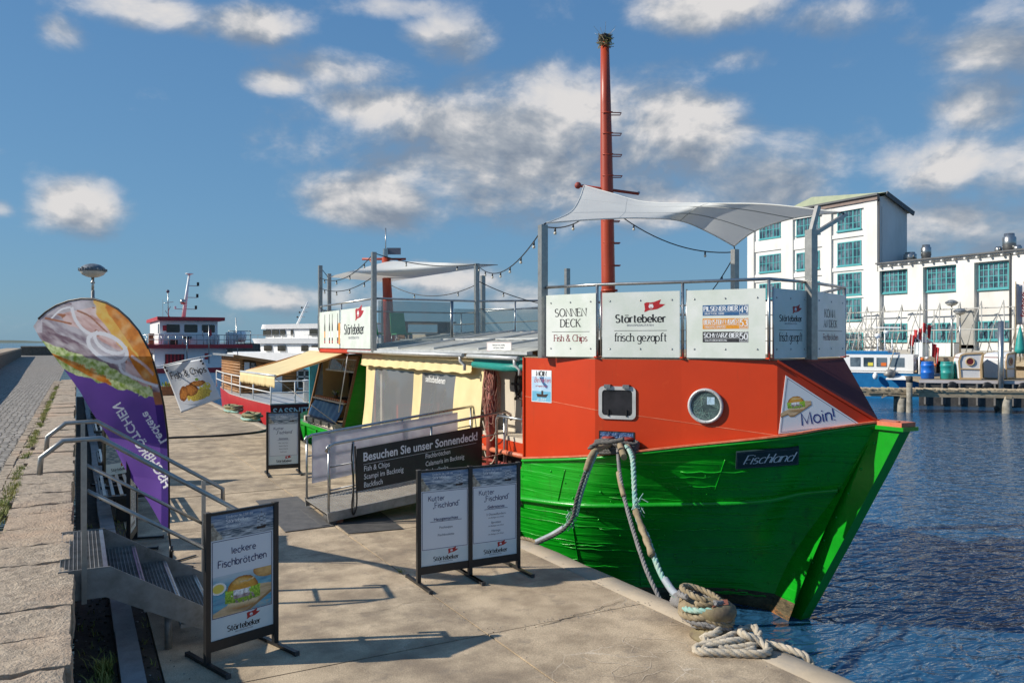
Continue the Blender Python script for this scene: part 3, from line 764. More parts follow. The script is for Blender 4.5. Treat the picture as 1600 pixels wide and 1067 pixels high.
# cracks in the slabs
mat('crackdark', (.06, .05, .04), None, rough=.95); mat('crackpale', (.62, .53, .41), (.50, .42, .32), 30, .9)
q = MB(); rc = random.Random(77)
def crack(pts, w, m, z, jit):
    P = catmull([(x, y, z) for x, y in pts], 10); P = [Vector((p.x + jit * mnoise.noise(p * 9), p.y + jit * mnoise.noise(p * 9 + Vector((5, 0, 0))), z)) for p in P]
    L_, R_ = [], []
    for i, p in enumerate(P):
        t = (P[min(i + 1, len(P) - 1)] - P[max(0, i - 1)]).normalized(); s = Vector((-t.y, t.x, 0)) * w * (.35 + .9 * abs(mnoise.noise(p * 6))) * min(1, .25 + 3 * min(i, len(P) - 1 - i) / len(P)); L_.append(p + s); R_.append(p - s)
    for i in range(len(P) - 1): q.poly([R_[i], R_[i + 1], L_[i + 1], L_[i]], m)
crack([(3.9, 6.62), (4.3, 6.70), (4.7, 6.78), (5.15, 6.88)], .011, 'crackdark', .0085, .05)
crack([(2.2, 7.9), (2.7, 7.8), (3.1, 7.92), (3.39, 7.85)], .005, 'crackdark', .0085, .06); crack([(1.9, 10.4), (2.5, 10.2), (3.3, 10.5)], .005, 'crackdark', .0085, .06)
crack([(3.5, 9.2), (4.1, 9.5), (4.6, 9.9), (5.1, 10.2)], .006, 'crackdark', .0085, .07)
for k in range(11):
    x, y = 3.75 + rc.uniform(0, 1.3), 4.7 + rc.uniform(0, 1.4); a = rc.uniform(0, 6.28); P = [(x, y)]
    for i in range(rc.randint(3, 6)): a += rc.uniform(-.9, .9); x += .13 * math.cos(a); y += .13 * math.sin(a); P.append((x, y))
    crack(P, rc.uniform(.0025, .005), 'crackpale', .0085, .05)
struct('pavement_cracks', q)
q = MB()
for i in range(420):
    t = rc.random()
    if t < .35: x, y = 3.4 + rc.gauss(0, .05), rc.uniform(4.5, 16)
    elif t < .6: x, y = rc.uniform(3.4, 5.3), 6.72 + rc.gauss(0, .06)
    elif t < .8: x, y = rc.uniform(.65, 1.2), rc.uniform(5, 12)
    else: x, y = 5.2 + rc.gauss(0, .12), rc.uniform(4.4, 9)
    q.ball((x, y, .006), rc.uniform(.0025, .0065), 'earth' if rc.random() < .25 else 'kerbstone', 5, 3, (1, 1, .6))
tag(q.build('grit'), 'loose grit and crumbs of concrete scattered along the slab joints', 'grit', None, 'stuff')
# expansion-joint weeds and kerb ledge
q = MB()
y = -6.0
while y < 46:
    ln = rr.uniform(.9, 1.5); q.boxr(.30 + rr.uniform(-.01, .01), .485, y, y + ln - .012, -.3, .07 + rr.uniform(-.006, .006), 'kerbstone'); y += ln
struct('kerb', q)

q = MB()
PZ = .8
def prom(u, v):
    x = -16 + 15.22 * u; y = -8 + 158 * v * v if v > 0 else -8
    return Vector((x, y, PZ + .012 * mnoise.noise(Vector((x * .6, y * .3, 0))) - .03 * (1 - u)))
q.grid(prom, 12, 60, 'cobbles')
struct('promenade', q)

q = MB()
for i in range(140):
    a0 = -.62 + i * .02
    pass
def hills(u, v):
    a = math.radians(-45 + 95 * u); R = 7000
    h = 42 * (.6 + .8 * mnoise.noise(Vector((u * 9, 1, 0))) + .25 * mnoise.noise(Vector((u * 40, 2, 0))))
    h *= min(1, max(0.25, (0.62 - u) * 4))
    return Vector((math.sin(a) * (R + 900 * v), math.cos(a) * (R + 900 * v), WZ - 1 + max(4, h) * math.sin(v * PI / 2)))
mat('hillgreen', (.08, .11, .09), (.13, .15, .11), .002, .9)
q.grid(hills, 160, 3, 'hillgreen')
struct('hills', q)

# ------------------------------------------------------------------ granite wall of the promenade
W = thing('granite_wall', 'low granite retaining wall with broad worn capstones beside the cobbled promenade', 'wall', (-.38, 8, 0))
q = MB(); rs = random.Random(11)
def stone(x0, x1, y0, y1, z0, z1, nx, ny, nz_, m, amp, seed, rnd=.035):
    """a worn block: rounded edges, uneven faces"""
    cx, cy, cz = (x0 + x1) / 2, (y0 + y1) / 2, (z0 + z1) / 2; hx, hy, hz = (x1 - x0) / 2, (y1 - y0) / 2, (z1 - z0) / 2
    def face(fn, a, b, flip):
        def g(u, v):
            p = Vector(fn(u * 2 - 1, v * 2 - 1)); p = Vector((p.x * hx, p.y * hy, p.z * hz))
            c = Vector((max(-hx + rnd, min(hx - rnd, p.x)), max(-hy + rnd, min(hy - rnd, p.y)), max(-hz + rnd, min(hz - rnd, p.z))))
            d = p - c
            if d.length > 1e-6: p = c + d.normalized() * min(d.length, rnd)
            w = p + Vector((cx, cy, cz))
            nn = p.normalized()
            k = amp * (mnoise.noise(w * 4 + Vector((seed, 0, 0))) + .6 * mnoise.noise(w * 11 + Vector((0, seed, 0))) + .35 * mnoise.noise(w * 27))
            out = Vector((k * .6, k * .5, k)) if abs(p.z) > hz - rnd * 1.2 else Vector((k, k * .3, k * .2))
            return w + out
        q.grid(g, a, b, m, True, flip)
    face(lambda a, b: (a, b, 1), nx, ny, False)
    face(lambda a, b: (1, a, b), ny, nz_, False)
    face(lambda a, b: (-1, a, b), ny, nz_, True)
    face(lambda a, b: (a, -1, b), nx, nz_, False)
    face(lambda a, b: (a, 1, b), nx, nz_, True)
y = 1.2; k = 0
while y < 47:
    ln = rs.uniform(.42, .85) if y < 20 else rs.uniform(.6, 1.1)
    near = y < 13
    dx = rs.uniform(-.03, .02)
    stone(-.72 + rs.uniform(-.05, .05), -.04 + dx, y + .004, y + ln - .004, .5, PZ + .03 + rs.uniform(-.012, .012), 16 if near else 6, 14 if near else 5, 5 if near else 3, 'granite', .016, k * 3.3, .02)
    y += ln; k += 1
q.build('capstone_course', W)
q = MB()
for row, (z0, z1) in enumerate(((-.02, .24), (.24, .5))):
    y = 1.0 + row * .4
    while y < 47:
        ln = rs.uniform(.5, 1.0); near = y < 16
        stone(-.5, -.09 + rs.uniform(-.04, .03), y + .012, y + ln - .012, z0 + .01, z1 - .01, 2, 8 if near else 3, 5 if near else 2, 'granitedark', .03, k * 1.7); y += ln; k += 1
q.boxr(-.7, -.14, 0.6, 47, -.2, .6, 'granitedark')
q.build('face_stones', W)
q = MB()
y = 3.0
while y < 46:
    ln = rs.uniform(.18, .34)
    for xx in (-.80, -.93):
        q.box((xx + rs.uniform(-.012, .012), y + ln / 2, PZ - .02 + rs.uniform(-.01, .008)), (.12, ln - .02, .09), 'granite', rs.uniform(-.05, .05))
    y += ln
q.build('gutter_setts', W)

# weeds along the seams: uncountable
q = MB(); rg = random.Random(5)
def tuft(x, y, z, n, h, sp):
    for i in range(n):
        a = rg.uniform(0, 2 * PI); r = rg.uniform(0, sp); b = Vector((x + r * math.cos(a), y + r * math.sin(a), z))
        a2 = rg.uniform(0, 2 * PI); d = Vector((math.cos(a2), math.sin(a2), 0)); hh = h * rg.uniform(.5, 1.1); w = Vector((-d.y, d.x, 0)) * (.003 + h * .02)
        q.add([b - w, b + w, b + d * hh * .3 + UP * hh * .7 + w * .6, b + d * hh * .3 + UP * hh * .7 - w * .6, b + d * hh * .75 + UP * hh], [(0, 1, 2, 3), (3, 2, 4)], 'grassblade')
y = 5.0
while y < 40:
    if mnoise.noise(Vector((y * .7, 3, 0))) > -.12:
        tuft(-.75 + rg.uniform(-.05, .04), y, PZ + .02, rg.randint(10, 26), rg.uniform(.025, .07), .07)
    y += rg.uniform(.03, .10)
for (px, py) in ((14, 955), (20, 948), (25, 960)): tuft(-.74, 6.2 + rg.uniform(0, .3), PZ, 30, .06, .07)
for i in range(16): tuft(.14 + rg.uniform(-.08, .1), 7.2 + rg.uniform(-.5, .4), .0, 14, .16, .06)
for i in range(90): tuft(rg.choice((.1, .2, .55, .6)) + rg.uniform(-.08, .05), rg.uniform(5, 14), .0, 4, .06, .05)
for i in range(14): tuft(rg.uniform(.05, .28), rg.uniform(6.5, 8), .0, 10, .08, .05)
tuft(3.4, 9.0, .0, 22, .03, .06); tuft(3.42, 9.1, 0, 12, .02, .05)
solo('grass', q, 'short weeds and grass growing in the seams of the wall and beside the kerb', 'grass', (0, 8, 0), kind='stuff')
# drifted dirt in the gap
q = MB()
for i in range(420):
    p = (rg.uniform(-.02, .62), rg.uniform(5, 10.5), rg.uniform(-.002, .006)); q.ball(p, rg.uniform(.006, .02), 'earth' if rg.random() < .85 else 'kerbstone', 5, 3, (1, 1, .5))
solo('dirt', q, 'loose dirt and pebbles in the gap under the metal stairs', 'dirt', (.3, 8, 0), kind='stuff')

# parapet on the sea side of the promenade
P = thing('parapet_wall', 'tall stone parapet on the sea side of the cobbled promenade', 'wall', (-4, 36, PZ))
q = MB()
pl = [(-3.5, 16), (-4.2, 45), (-5.0, 70), (-6.7, 128)]
for i in range(len(pl) - 1):
    (xa, ya), (xb, yb) = pl[i], pl[i + 1]
    n = max(2, int((yb - ya) / 2.2))
    for j in range(n):
        t0, t1 = j / n, (j + 1) / n; x0, y0, x1, y1 = xa + (xb - xa) * t0, ya + (yb - ya) * t0, xa + (xb - xa) * t1, ya + (yb - ya) * t1
        g = .02
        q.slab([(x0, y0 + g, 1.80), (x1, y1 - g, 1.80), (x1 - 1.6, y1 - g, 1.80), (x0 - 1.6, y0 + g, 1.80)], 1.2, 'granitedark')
        q.slab([(x0 + .05, y0, 1.97), (x1 + .05, y1, 1.97), (x1 - 1.7, y1, 1.97), (x0 - 1.7, y0, 1.97)], .17, 'granite')
q.build('parapet_stones', P)
P2 = MB()
for i in range(9):
    x0 = -7.4 + i * 1.5
    P2.boxr(x0 + .02, x0 + 1.48, 140, 141.2, .6, 2.05, 'granitedark'); P2.boxr(x0, x0 + 1.5, 139.9, 141.3, 2.05, 2.2, 'granite')
solo('parapet_wall', P2, 'dark stone parapet closing the far end of the promenade', 'wall', (-1, 140, PZ))

# ------------------------------------------------------------------ printed artwork (flat, on boards)
def logo(B, mb, cx, y, w, ink='ink', red='logored', k=2, sub=True):
    """swallow-tailed flag with a round emblem above the brewery lettering; w = width of the lettering"""
    h = w * .155
    B.put(mb, strokes('Störtebeker', h, .22, .11, True, .17), cx, y, ink, k, 'c', wmax=w)
    if sub: B.put(mb, sans('BRAUSPEZIALITÄTEN', h * .26, .0), cx, y - h * .5, ink if ink != 'ink' else 'greyink', k, 'c', wmax=w * .74)
    fx, fy, s = cx + w * .08, y + h * 1.32, w * .42
    pts = [(0, 0), (.04, .12), (.0, .40), (.12, .45), (.30, .43), (.48, .46), (.68, .53), (.80, .57), (.74, .42), (.72, .36), (.86, .35), (1.0, .34), (.84, .22), (.62, .12), (.42, .09), (.25, .08), (.06, .0)]
    B.shape(mb, [(fx + a * s, fy + b * s) for a, b in pts], red, k)
    c = (fx + .33 * s, fy + .25 * s)
    B.shape(mb, [(c[0] + .115 * s * math.cos(t * PI / 8), c[1] + .105 * s * math.sin(t * PI / 8)) for t in range(16)], 'paper', k + 1)
    B.shape(mb, [(c[0] + .07 * s * math.cos(t * PI / 8), c[1] - .035 * s + .045 * s * math.sin(t * PI / 8)) for t in range(8, 17)], red, k + 2)
    for i in (-1, 0, 1): B.shape(mb, [(c[0] + (i * .06 - .02) * s, c[1] + .03 * s), (c[0] + (i * .06 + .02) * s, c[1] + .03 * s), (c[0] + i * .08 * s, c[1] + .15 * s)], 'paper', k + 2)

def fishroll(B, mb, cx, cy, s, k=2, board=True):
    """fish sandwich on a wooden board: roll halves, herring, sauce, onions and lettuce"""
    def bl(x, y, rx, ry, m, seed, jag=.1, kk=k, n=24, fr=2.0): B.shape(mb, [(cx + a * s, cy + b * s) for a, b in blob(x, y, rx, ry, seed, jag, n, fr=fr)], m, kk)
    if board:
        B.shape(mb, [(cx + a * s, cy + b * s) for a, b in [(-1.1, -.72), (-.62, -.58), (-.5, -.72), (-.2, -.70), (1.02, -.06), (1.0, .10), (.3, .18), (-.2, -.05), (-.5, -.28), (-.74, -.36), (-1.1, -.52)]], 'woodboard', k)
        B.shape(mb, [(cx + a * s, cy + b * s) for a, b in [(-.5, -.72), (-.2, -.70), (1.02, -.06), (1.02, -.12), (-.2, -.80), (-.48, -.80)]], 'bunpale', k + .5)
    bl(.02, -.34, .58, .17, 'bunpale', 3, .06, k + 1)
    for i in range(9): bl(-.55 + i * .14, -.16 + .10 * math.sin(i * 2.1) + i * .015, .15, .10, 'lettuce', 10 + i, .35, k + 2 + i * .05, 20, 4)
    bl(-.22, -.22, .34, .13, 'herring', 21, .2, k + 3); bl(.10, -.15, .36, .12, 'herring', 22, .2, k + 3.1)
    for i in range(12): bl(-.42 + i * .075, -.02 - .07 * math.cos(i * 1.7) + i * .008, .09, .07, 'fishwhite', 30 + i, .25, k + 4 + i * .05, 14, 3)
    for i in range(4): bl(.26 + i * .1, -.14 + i * .03, .11, .09, 'lettuce', 50 + i, .35, k + 5 + i * .05, 18, 4)
    for i in range(4): bl(.38 + i * .07, .06 + i * .01, .06, .05, 'onion', 60 + i, .2, k + 5.5)
    B.shape(mb, [(cx + a * s, cy + b * s) for a, b in [(-.50, .10), (-.46, .26), (-.30, .42), (-.05, .52), (.22, .52), (.44, .42), (.52, .26), (.48, .16), (.25, .17), (0, .15), (-.25, .10)]], 'bun', k + 6)
    bl(-.05, .40, .20, .055, 'bunpale', 71, .15, k + 7); bl(.20, .43, .14, .045, 'yellowbun', 72, .15, k + 7)

def tallship(B, mb, x, y, h, k):
    B.shape(mb, [(x - .32 * h, y + .16 * h), (x - .26 * h, y), (x + .24 * h, y), (x + .34 * h, y + .20 * h), (x, y + .13 * h)], 'shipbrown', k)
    for i, (dx, t) in enumerate(((-.2, .8), (0, 1.0), (.2, .85))):
        B.rect(mb, x + dx * h - .012 * h, y + .1 * h, x + dx * h + .012 * h, y + t * h, 'shipbrown', k)
        for j in range(3):
            a = y + (.26 + j * .22) * h * t; w = (.12 - j * .025) * h
            B.shape(mb, [(x + dx * h - w, a), (x + dx * h + w, a), (x + dx * h + w * .8, a + .17 * h * t), (x + dx * h - w * .8, a + .17 * h * t)], 'sailpaper', k + 1)
        for j in (0, 1): B.rect(mb, x + dx * h - .09 * h, y + (.45 + .25 * j) * h * t, x + dx * h + .09 * h, y + (.47 + .25 * j) * h * t, 'shipbrown', k + 2)

def poster_head(B, mb, w, y0, y1, k=2):
    """the stormy sea picture across the top of the menu posters: ship and words over the print"""
    h = y1 - y0
    PRINTS.append((B, 0, y0, w, h, k, storm_rgb, 70, 34))
    tallship(B, mb, w * .80, y0 + h * .16, h * .72, k + 3)
    B.put(mb, strokes('Entdecke die Welt der', h * .095, .16, .08, True), w * .24, y0 + h * .83, 'paper', k + 3, 'l')
    B.put(mb, strokes('Störtebeker', h * .15, .2, .1, True, .16), w * .24, y0 + h * .62, 'paper', k + 3, 'l')
    B.put(mb, strokes('Brauspezialitäten', h * .095, .16, .08, True), w * .24, y0 + h * .45, 'paper', k + 3, 'l')
PRINTS = []
def put_prints(parent):
    for (B, x, y, w, h, k, cf, nx, ny) in PRINTS:
        picture('picture', parent, lambda u, v: B.P(x + u * w, y + v * h, k), cf, nx, ny)
    PRINTS.clear()

SW, SH = .69, 1.30      # width over the posts, height
def poster_stand(name, label, loc, rz, draw, group='menu poster stands on the quay'):
    """black frame stand: two posts on skid feet and a poster between them; faces local -y"""
    t = thing(name, label, 'poster stand', loc, rz, group, local=True)
    f = MB()
    for sx in (-1, 1):
        f.boxr(sx * (SW / 2 - .022) - .022, sx * (SW / 2 - .022) + .022, -.024, .024, .035, SH, 'black')
        f.boxr(sx * (SW / 2 - .022) - .024, sx * (SW / 2 - .022) + .024, -.026, .026, SH, SH + .008, 'rubberdark')
    f.boxr(-SW / 2 + .044, SW / 2 - .044, -.018, .018, SH - .025, SH - .002, 'black')
    f.boxr(-SW / 2 + .044, SW / 2 - .044, -.02, .02, .12, .205, 'black')
    f.build('frame', t)
    for sx in (-1, 1):
        g = MB(); x = sx * (SW / 2 - .022)
        g.boxr(x - .02, x + .02, -.36, .36, .008, .036, 'black')
        for e in (-.355, .355): g.boxr(x - .022, x + .022, e - .008, e + .008, .0, .04, 'rubberdark')
        g.build('foot', t)
    w, h = SW - .092, SH - .235
    p = MB(); p.boxr(-w / 2, w / 2, -.008, .012, .207, .207 + h, 'paper')
    p.build('panel', t)
    pr = MB(); B = Board((-w / 2, -.0085, .207), (1, 0, 0), (0, 0, 1))
    draw(B, pr, w, h)
    put_prints(pr.build('poster', t))
    return t

def d_common(B, q, w, h):
    poster_head(B, q, w, h * .80, h)
    B.rect(q, 0, 0, w, h * .165, 'posterfoot', 1)
    logo(B, q, w * .52, h * .045, w * .52, k=3)
    B.frame(q, w * .025, h * .172, w * .975, h * .79, .0045, 'navy', 3)
def d_front(B, q, w, h):
    d_common(B, q, w, h)
    B.put(q, strokes('leckere', .056, .13, gap=.2, jit=.05, seed=4), w * .52, h * .672, 'navy', 3, 'c', rot=.02)
    B.put(q, strokes('Fischbrötchen', .060, .13, gap=.18, jit=.05, seed=5), w * .5, h * .575, 'navy', 3, 'c', wmax=w * .84, rot=.02)
    y0, y1 = h * .178, h * .505
    def food(u, v):
        c = roll_rgb((u - .5) * 2.0, (v - .47) * 2.0 * (y1 - y0) / (w * .93)); return c if c else table_rgb(u, v)
    PRINTS.append((B, w * .035, y0, w * .93, y1 - y0, 3, food, 150, 104))
def d_home(B, q, w, h):
    d_common(B, q, w, h)
    B.put(q, strokes('Kutter', .055, .12, jit=.05, seed=6), w * .32, h * .69, 'navy', 3, 'c', rot=.02)
    B.put(q, strokes('„Fischland“', .058, .12, jit=.05, seed=7), w * .53, h * .615, 'navy', 3, 'c', rot=.02, wmax=w * .7)
    B.put(q, sans('Hausgemachtes', .034, .014), w * .52, h * .475, 'navy', 3, 'c', wmax=w * .66); B.rect(q, w * .19, h * .462, w * .85, h * .467, 'navy', 3)
    B.put(q, sans('Fischsuppe', .027), w * .52, h * .385, 'greyink', 3, 'c'); B.put(q, sans('Fischboulette', .027), w * .52, h * .305, 'greyink', 3, 'c')
def d_fried(B, q, w, h):
    d_common(B, q, w, h)
    B.put(q, strokes('Kutter', .055, .12, jit=.05, seed=6), w * .32, h * .70, 'navy', 3, 'c', rot=.02)
    B.put(q, strokes('„Fischland“', .058, .12, jit=.05, seed=7), w * .55, h * .63, 'navy', 3, 'c', rot=.02, wmax=w * .74)
    B.put(q, sans('Gebratenes', .034, .014), w * .53, h * .545, 'navy', 3, 'c'); B.rect(q, w * .27, h * .532, w * .79, h * .537, 'navy', 3)
    for i, t in enumerate(('2 Ostseeflundern', 'Sprotten', 'Heringe')):
        B.put(q, sans(t, .026), w * .53, h * (.465 - i * .092), 'greyink', 3, 'c'); B.put(q, sans('mit Beilage nach Wahl', .016), w * .53, h * (.432 - i * .092), 'greyink', 3, 'c')
def d_drinks(B, q, w, h):
    d_common(B, q, w, h)
    B.put(q, strokes('Kutter', .055, .12, jit=.05, seed=6), w * .34, h * .68, 'navy', 3, 'c', rot=.02)
    B.put(q, strokes('„Fischland“', .058, .12, jit=.05, seed=7), w * .54, h * .60, 'navy', 3, 'c', rot=.02, wmax=w * .74)
    B.put(q, sans('Getränke', .034, .014), w * .5, h * .49, 'navy', 3, 'c'); B.rect(q, w * .3, h * .477, w * .7, h * .482, 'navy', 3)
    for i, t in enumerate(('Bier vom Fass', 'Aperol Spritz', 'Aperol Spritz', 'Heißwein')): B.put(q, sans(t, .024), w * .5, h * (.41 - i * .058), 'greyink', 3, 'c')
def d_side(B, q, w, h):
    poster_head(B, q, w, h * .55, h); B.rect(q, 0, 0, w, h * .55, 'postersea', 1); B.rect(q, 0, 0, w, h * .2, 'posterfoot', 2)
    logo(B, q, w * .5, h * .06, w * .6, k=3)

aF = math.atan2(.22, .63)
poster_stand('poster_stand', 'black poster stand with fish roll picture and hand lettered blue writing beside the metal stairs', (1.275, 7.27, 0), aF, d_front)
poster_stand('poster_stand', 'left board of the pair, black poster stand headed Hausgemachtes', (3.72, 8.42, 0), 0, d_home)
poster_stand('poster_stand', 'right board of the pair, black poster stand headed Gebratenes', (4.36, 8.415, 0), 0, d_fried)
poster_stand('poster_stand', 'small looking far poster stand with drinks list before the fish booth', (3.79, 16.9, 0), -.10, d_drinks)
poster_stand('poster_stand', 'poster stand seen almost edge on between the benches and the purple flag', (.66, 11.95, 0), math.radians(79), d_side)
poster_stand('poster_stand', 'poster stand half hidden behind the purple flag beside the far bench', (.72, 17.2, 0), math.radians(35), d_side)

# ------------------------------------------------------------------ metal stairs over the wall
S = thing('metal_stairs', 'galvanised steel stairs with open grating treads and tube handrails leaning on the granite wall', 'stairs', (.7, 8.5, 0))
YN, YF = 7.66, 9.24                       # near and far stringer
q = MB()
def stringer(y, nm):
    q = MB()
    prof = [(-.14, .80), (.24, .80), (1.42, .10), (1.42, -.0), (1.2, -.0), (.20, .60), (-.14, .60)]
    prof = [(-.14, .83), (.25, .83), (1.50, .06), (1.50, .005), (1.28, .005), (.22, .57), (-.14, .57)]
    q.slab([(x, y, z) for x, z in prof], .012, 'galv', Vector((0, -1, 0)))
    q.bar((-.14, y + .03, .575), (.22, y + .03, .575), .05, .008, 'galv'); q.bar((.22, y + .03, .572), (1.28, y + .03, .012), .05, .008, 'galv')
    q.build('stringer', S)
stringer(YN, 0); stringer(YF + .012, 1)
def tread(x0, x1, z, name):
    q = MB()
    q.boxr(x0, x0 + .006, YN + .004, YF - .004, z - .035, z, 'galv'); q.boxr(x1 - .035, x1, YN + .004, YF - .004, z - .035, z + .001, 'steel')
    q.boxr(x0 + .006, x1 - .035, YN + .004, YN + .012, z - .035, z, 'galv'); q.boxr(x0 + .006, x1 - .035, YF - .012, YF - .004, z - .035, z, 'galv')
    n = int((x1 - x0 - .04) / .034)
    for i in range(1, n + 1):
        x = x0 + .006 + (x1 - .041 - x0) * i / (n + 1); q.boxr(x - .0025, x + .0025, YN + .012, YF - .012, z - .03, z - .001, 'galv')
    m = int((YF - YN) / .033)
    for i in range(1, m):
        y = YN + (YF - YN) * i / m; q.boxr(x0 + .006, x1 - .035, y - .0018, y + .0018, z - .014, z - .004, 'galv')
    if x1 > .3:   # studs on the nosing
        for i in range(30):
            y = YN + .06 + (YF - YN - .12) * i / 29; q.box((x1 - .017, y, z + .003), (.012, .014, .005), 'galv')
    q.build(name, S)
tread(-.13, .235, .825, 'platform')
for i in range(3): tread(.215 + i * .30, .215 + (i + 1) * .30 + .02, .62 - i * .195, 'tread')
for y in (YN - .035, YF + .045):
    q = MB()
    A = [(-.27, y, 1.66), (-.26, y, 1.80), (-.10, y, 1.93), (.18, y, 1.935), (1.42, y, 1.13), (1.42, y, .99)]
    q.tube(A, .0235, 'brushed', 10)
    q.build('handrail', S)
    q = MB(); q.tube([(.075, y, 1.50), (1.30, y, .71)], .017, 'brushed', 8); q.build('middle_rail', S)
    for x, zb, zt in ((.055, .55, 1.92), (1.22, .12, 1.24)):
        q = MB(); q.bar((x, y, zb), (x, y, zt), .04, .05, 'brushed'); q.build('post', S)
for yy in (YN + .1, YF - .1): q = MB(); q.tube([(.72, yy, .30), (.72, yy, .0)], .03, 'galv', 8); q.build('support', S)

# ------------------------------------------------------------------ slatted benches along the wall
def bench(loc, label, rz=0.0):
    t = thing('bench', label, 'bench', loc, rz, 'steel benches along the granite wall', local=True)
    for i in range(6):
        q = MB(); x = -.29 + i * .116; q.boxr(x - .022, x + .022, -1.02, 1.02, .43, .455, 'steel'); q.build('slat', t)
    q = MB()
    for y in (-1.0, 0, 1.0): q.boxr(-.35, .35, y - .03, y + .03, .38, .428, 'black')
    for x in (-.345, .345): q.boxr(x - .012, x + .012, -1.04, 1.04, .385, .45, 'black')
    q.build('frame', t)
    for y in (-.72, .72):
        q = MB(); q.boxr(-.13, .13, y - .12, y + .12, .0, .38, 'black'); q.build('leg', t)
bench((.66, 14.45, 0), 'nearest slatted steel bench beside the metal stairs and the purple flag')
bench((.72, 18.3, 0), 'second slatted steel bench along the wall behind the flag')
bench((.75, 24.5, 0), 'third slatted steel bench farther along the granite wall')
bench((.75, 30.5, 0), 'farthest slatted steel bench along the granite wall')
q = MB(); 
for k in range(3): q.lathe((0, 0, 0), [(.0, 0)], 'rustred', 3) if False else None
c = Vector((-.02, 9.9, .42)); pts = [c + Vector((.03 + .02 * math.sin(a), .10 * math.cos(a), .10 * math.sin(a))) for a in [i * PI / 8 for i in range(17)]]
q.tube(pts, .014, 'rustred', 8); q.tube([c + Vector((-.08, 0, .1)), c + Vector((.06, 0, .1))], .018, 'rustred', 8)
solo('mooring_ring', q, 'rusty iron ring hanging on the face of the granite wall', 'ring', (0, 9.9, .45))

# ------------------------------------------------------------------ feather flag
F = thing('feather_flag', 'tall purple feather flag with a fish roll picture seen from behind, blown to the left', 'flag', (1.03, 10.74, 0))
def FD(px, py):
    D = 9.3
    for _ in range(3):
        z = EYE + (HZ - py) / FPX * D
        b_ = 9.92 - .2 * (z - .4) if z < 1.5 else (9.7 - 1.3 * min(1, (z - 1.5) / 1.1))
        k_ = 2.6 - 2.1 * max(0, min(1, (z - 1.0) / 1.4))
        D = b_ + (265 - px) / 213 * k_
    return D
def FP(px, py, off=0.0):
    """point of the bent flag cloth, photo pixel on its surface; off lifts layers towards the viewer"""
    p = U(px, py, D=FD(px, py)); d = (p - Vector((0, 0, EYE))).normalized()
    w = .03 * math.sin(px * .075 + py * .02) * max(0, min(1, (py - 560) / 150))
    return p - FN * (off - w * .5)
_a = U(60, 520, D=FD(60, 520)); _b = U(255, 600, D=FD(255, 600)); _c = U(255, 800, D=FD(255, 800))
FN = (_b - _a).cross(_c - _b).normalized()
if FN.dot(FV) < 0: FN = -FN
out_top = [(52, 510), (60, 498), (72, 487), (88, 477), (107, 470), (127, 466.5), (147, 467), (166, 473), (184, 483), (201, 498), (217, 517), (230, 541), (240, 566), (249, 598), (256, 635), (261, 680), (264, 740), (265.5, 800), (265, 832)]
out_low = [(52, 510), (62, 528), (80, 551), (102, 580), (125, 612), (150, 652), (178, 700), (205, 745), (235, 792), (258, 826), (265, 832)]
def lerp_path(P, t):
    d = [0]
    for i in range(1, len(P)): d.append(d[-1] + math.hypot(P[i][0] - P[i - 1][0], P[i][1] - P[i - 1][1]))
    x = t * d[-1]
    for i in range(1, len(P)):
        if x <= d[i] + 1e-9:
            f = (x - d[i - 1]) / max(1e-9, d[i] - d[i - 1]); return (P[i - 1][0] + (P[i][0] - P[i - 1][0]) * f, P[i - 1][1] + (P[i][1] - P[i - 1][1]) * f)
    return P[-1]
def in_flag(px, py):
    P = out_top + out_low[::-1][1:-1]; c = False; j = len(P) - 1
    for i in range(len(P)):
        if (P[i][1] > py) != (P[j][1] > py) and px < (P[j][0] - P[i][0]) * (py - P[i][1]) / (P[j][1] - P[i][1]) + P[i][0]: c = not c
        j = i
    return c
def flagmat(px, py):
    """printed picture: which colour lies at this place of the cloth"""
    n = mnoise.noise(Vector((px * .03, py * .03, 0))); n2 = mnoise.noise(Vector((px * .07, py * .07, 4)))
    def L(x0, y0, x1, y1): return py - (y0 + (y1 - y0) * (px - x0) / (x1 - x0))
    low = 600 + (px - 165) * .30 + 6 * n2
    bunlow = 567 + (px - 105) * .59 - max(0, px - 105) ** 2 * .0015
    if py > 600 and px > lerp_x(py) - 13: return 'f_dark' if py > 632 else ('f_brown' if py > 612 else 'f_skin')
    if py > bunlow and py > low: return 'f_purple'
    if px > 146 and L(146, 474, 243, 592) < 3 * n2 and py < 600:
        return 'f_orange' if L(160, 468, 236, 575) < 8 + 5 * n2 and px > 165 else 'f_yellow'
    if L(150, 478, 232, 590) < 12 + 5 * n and 150 < px: return 'f_yellow' if px < 200 else 'f_orange'
    if py < 492 - (px - 75) * .17 + 3 * n and px < 150: return 'f_grey'
    if px < 66: return 'f_grey' if py < 520 else 'f_skin'
    d = L(88, 544, 161, 570) if px < 161 else L(161, 570, 250, 620)
    if px < 174 and d > 11 + 2 * n and py < bunlow + 2: return 'f_orange'
    if d > -3 + 4 * n2: return 'f_lettuce'
    m = L(80, 512, 240, 600)
    if px > 196 and m > -14: return 'f_pink' if n2 > -.3 else 'f_brown'
    if m > 1 + 5 * n2: return 'f_skin'
    if m > -22 + 5 * n2: return 'f_silver'
    return 'f_pink' if n2 > -.42 else 'f_brown'
def lerp_x(py):
    for i in range(len(out_top) - 1):
        (x0, y0), (x1, y1) = out_top[i], out_top[i + 1]
        if i > 6 and y0 <= py <= y1: return x0 + (x1 - x0) * (py - y0) / (y1 - y0)
    return 265
OVER = []
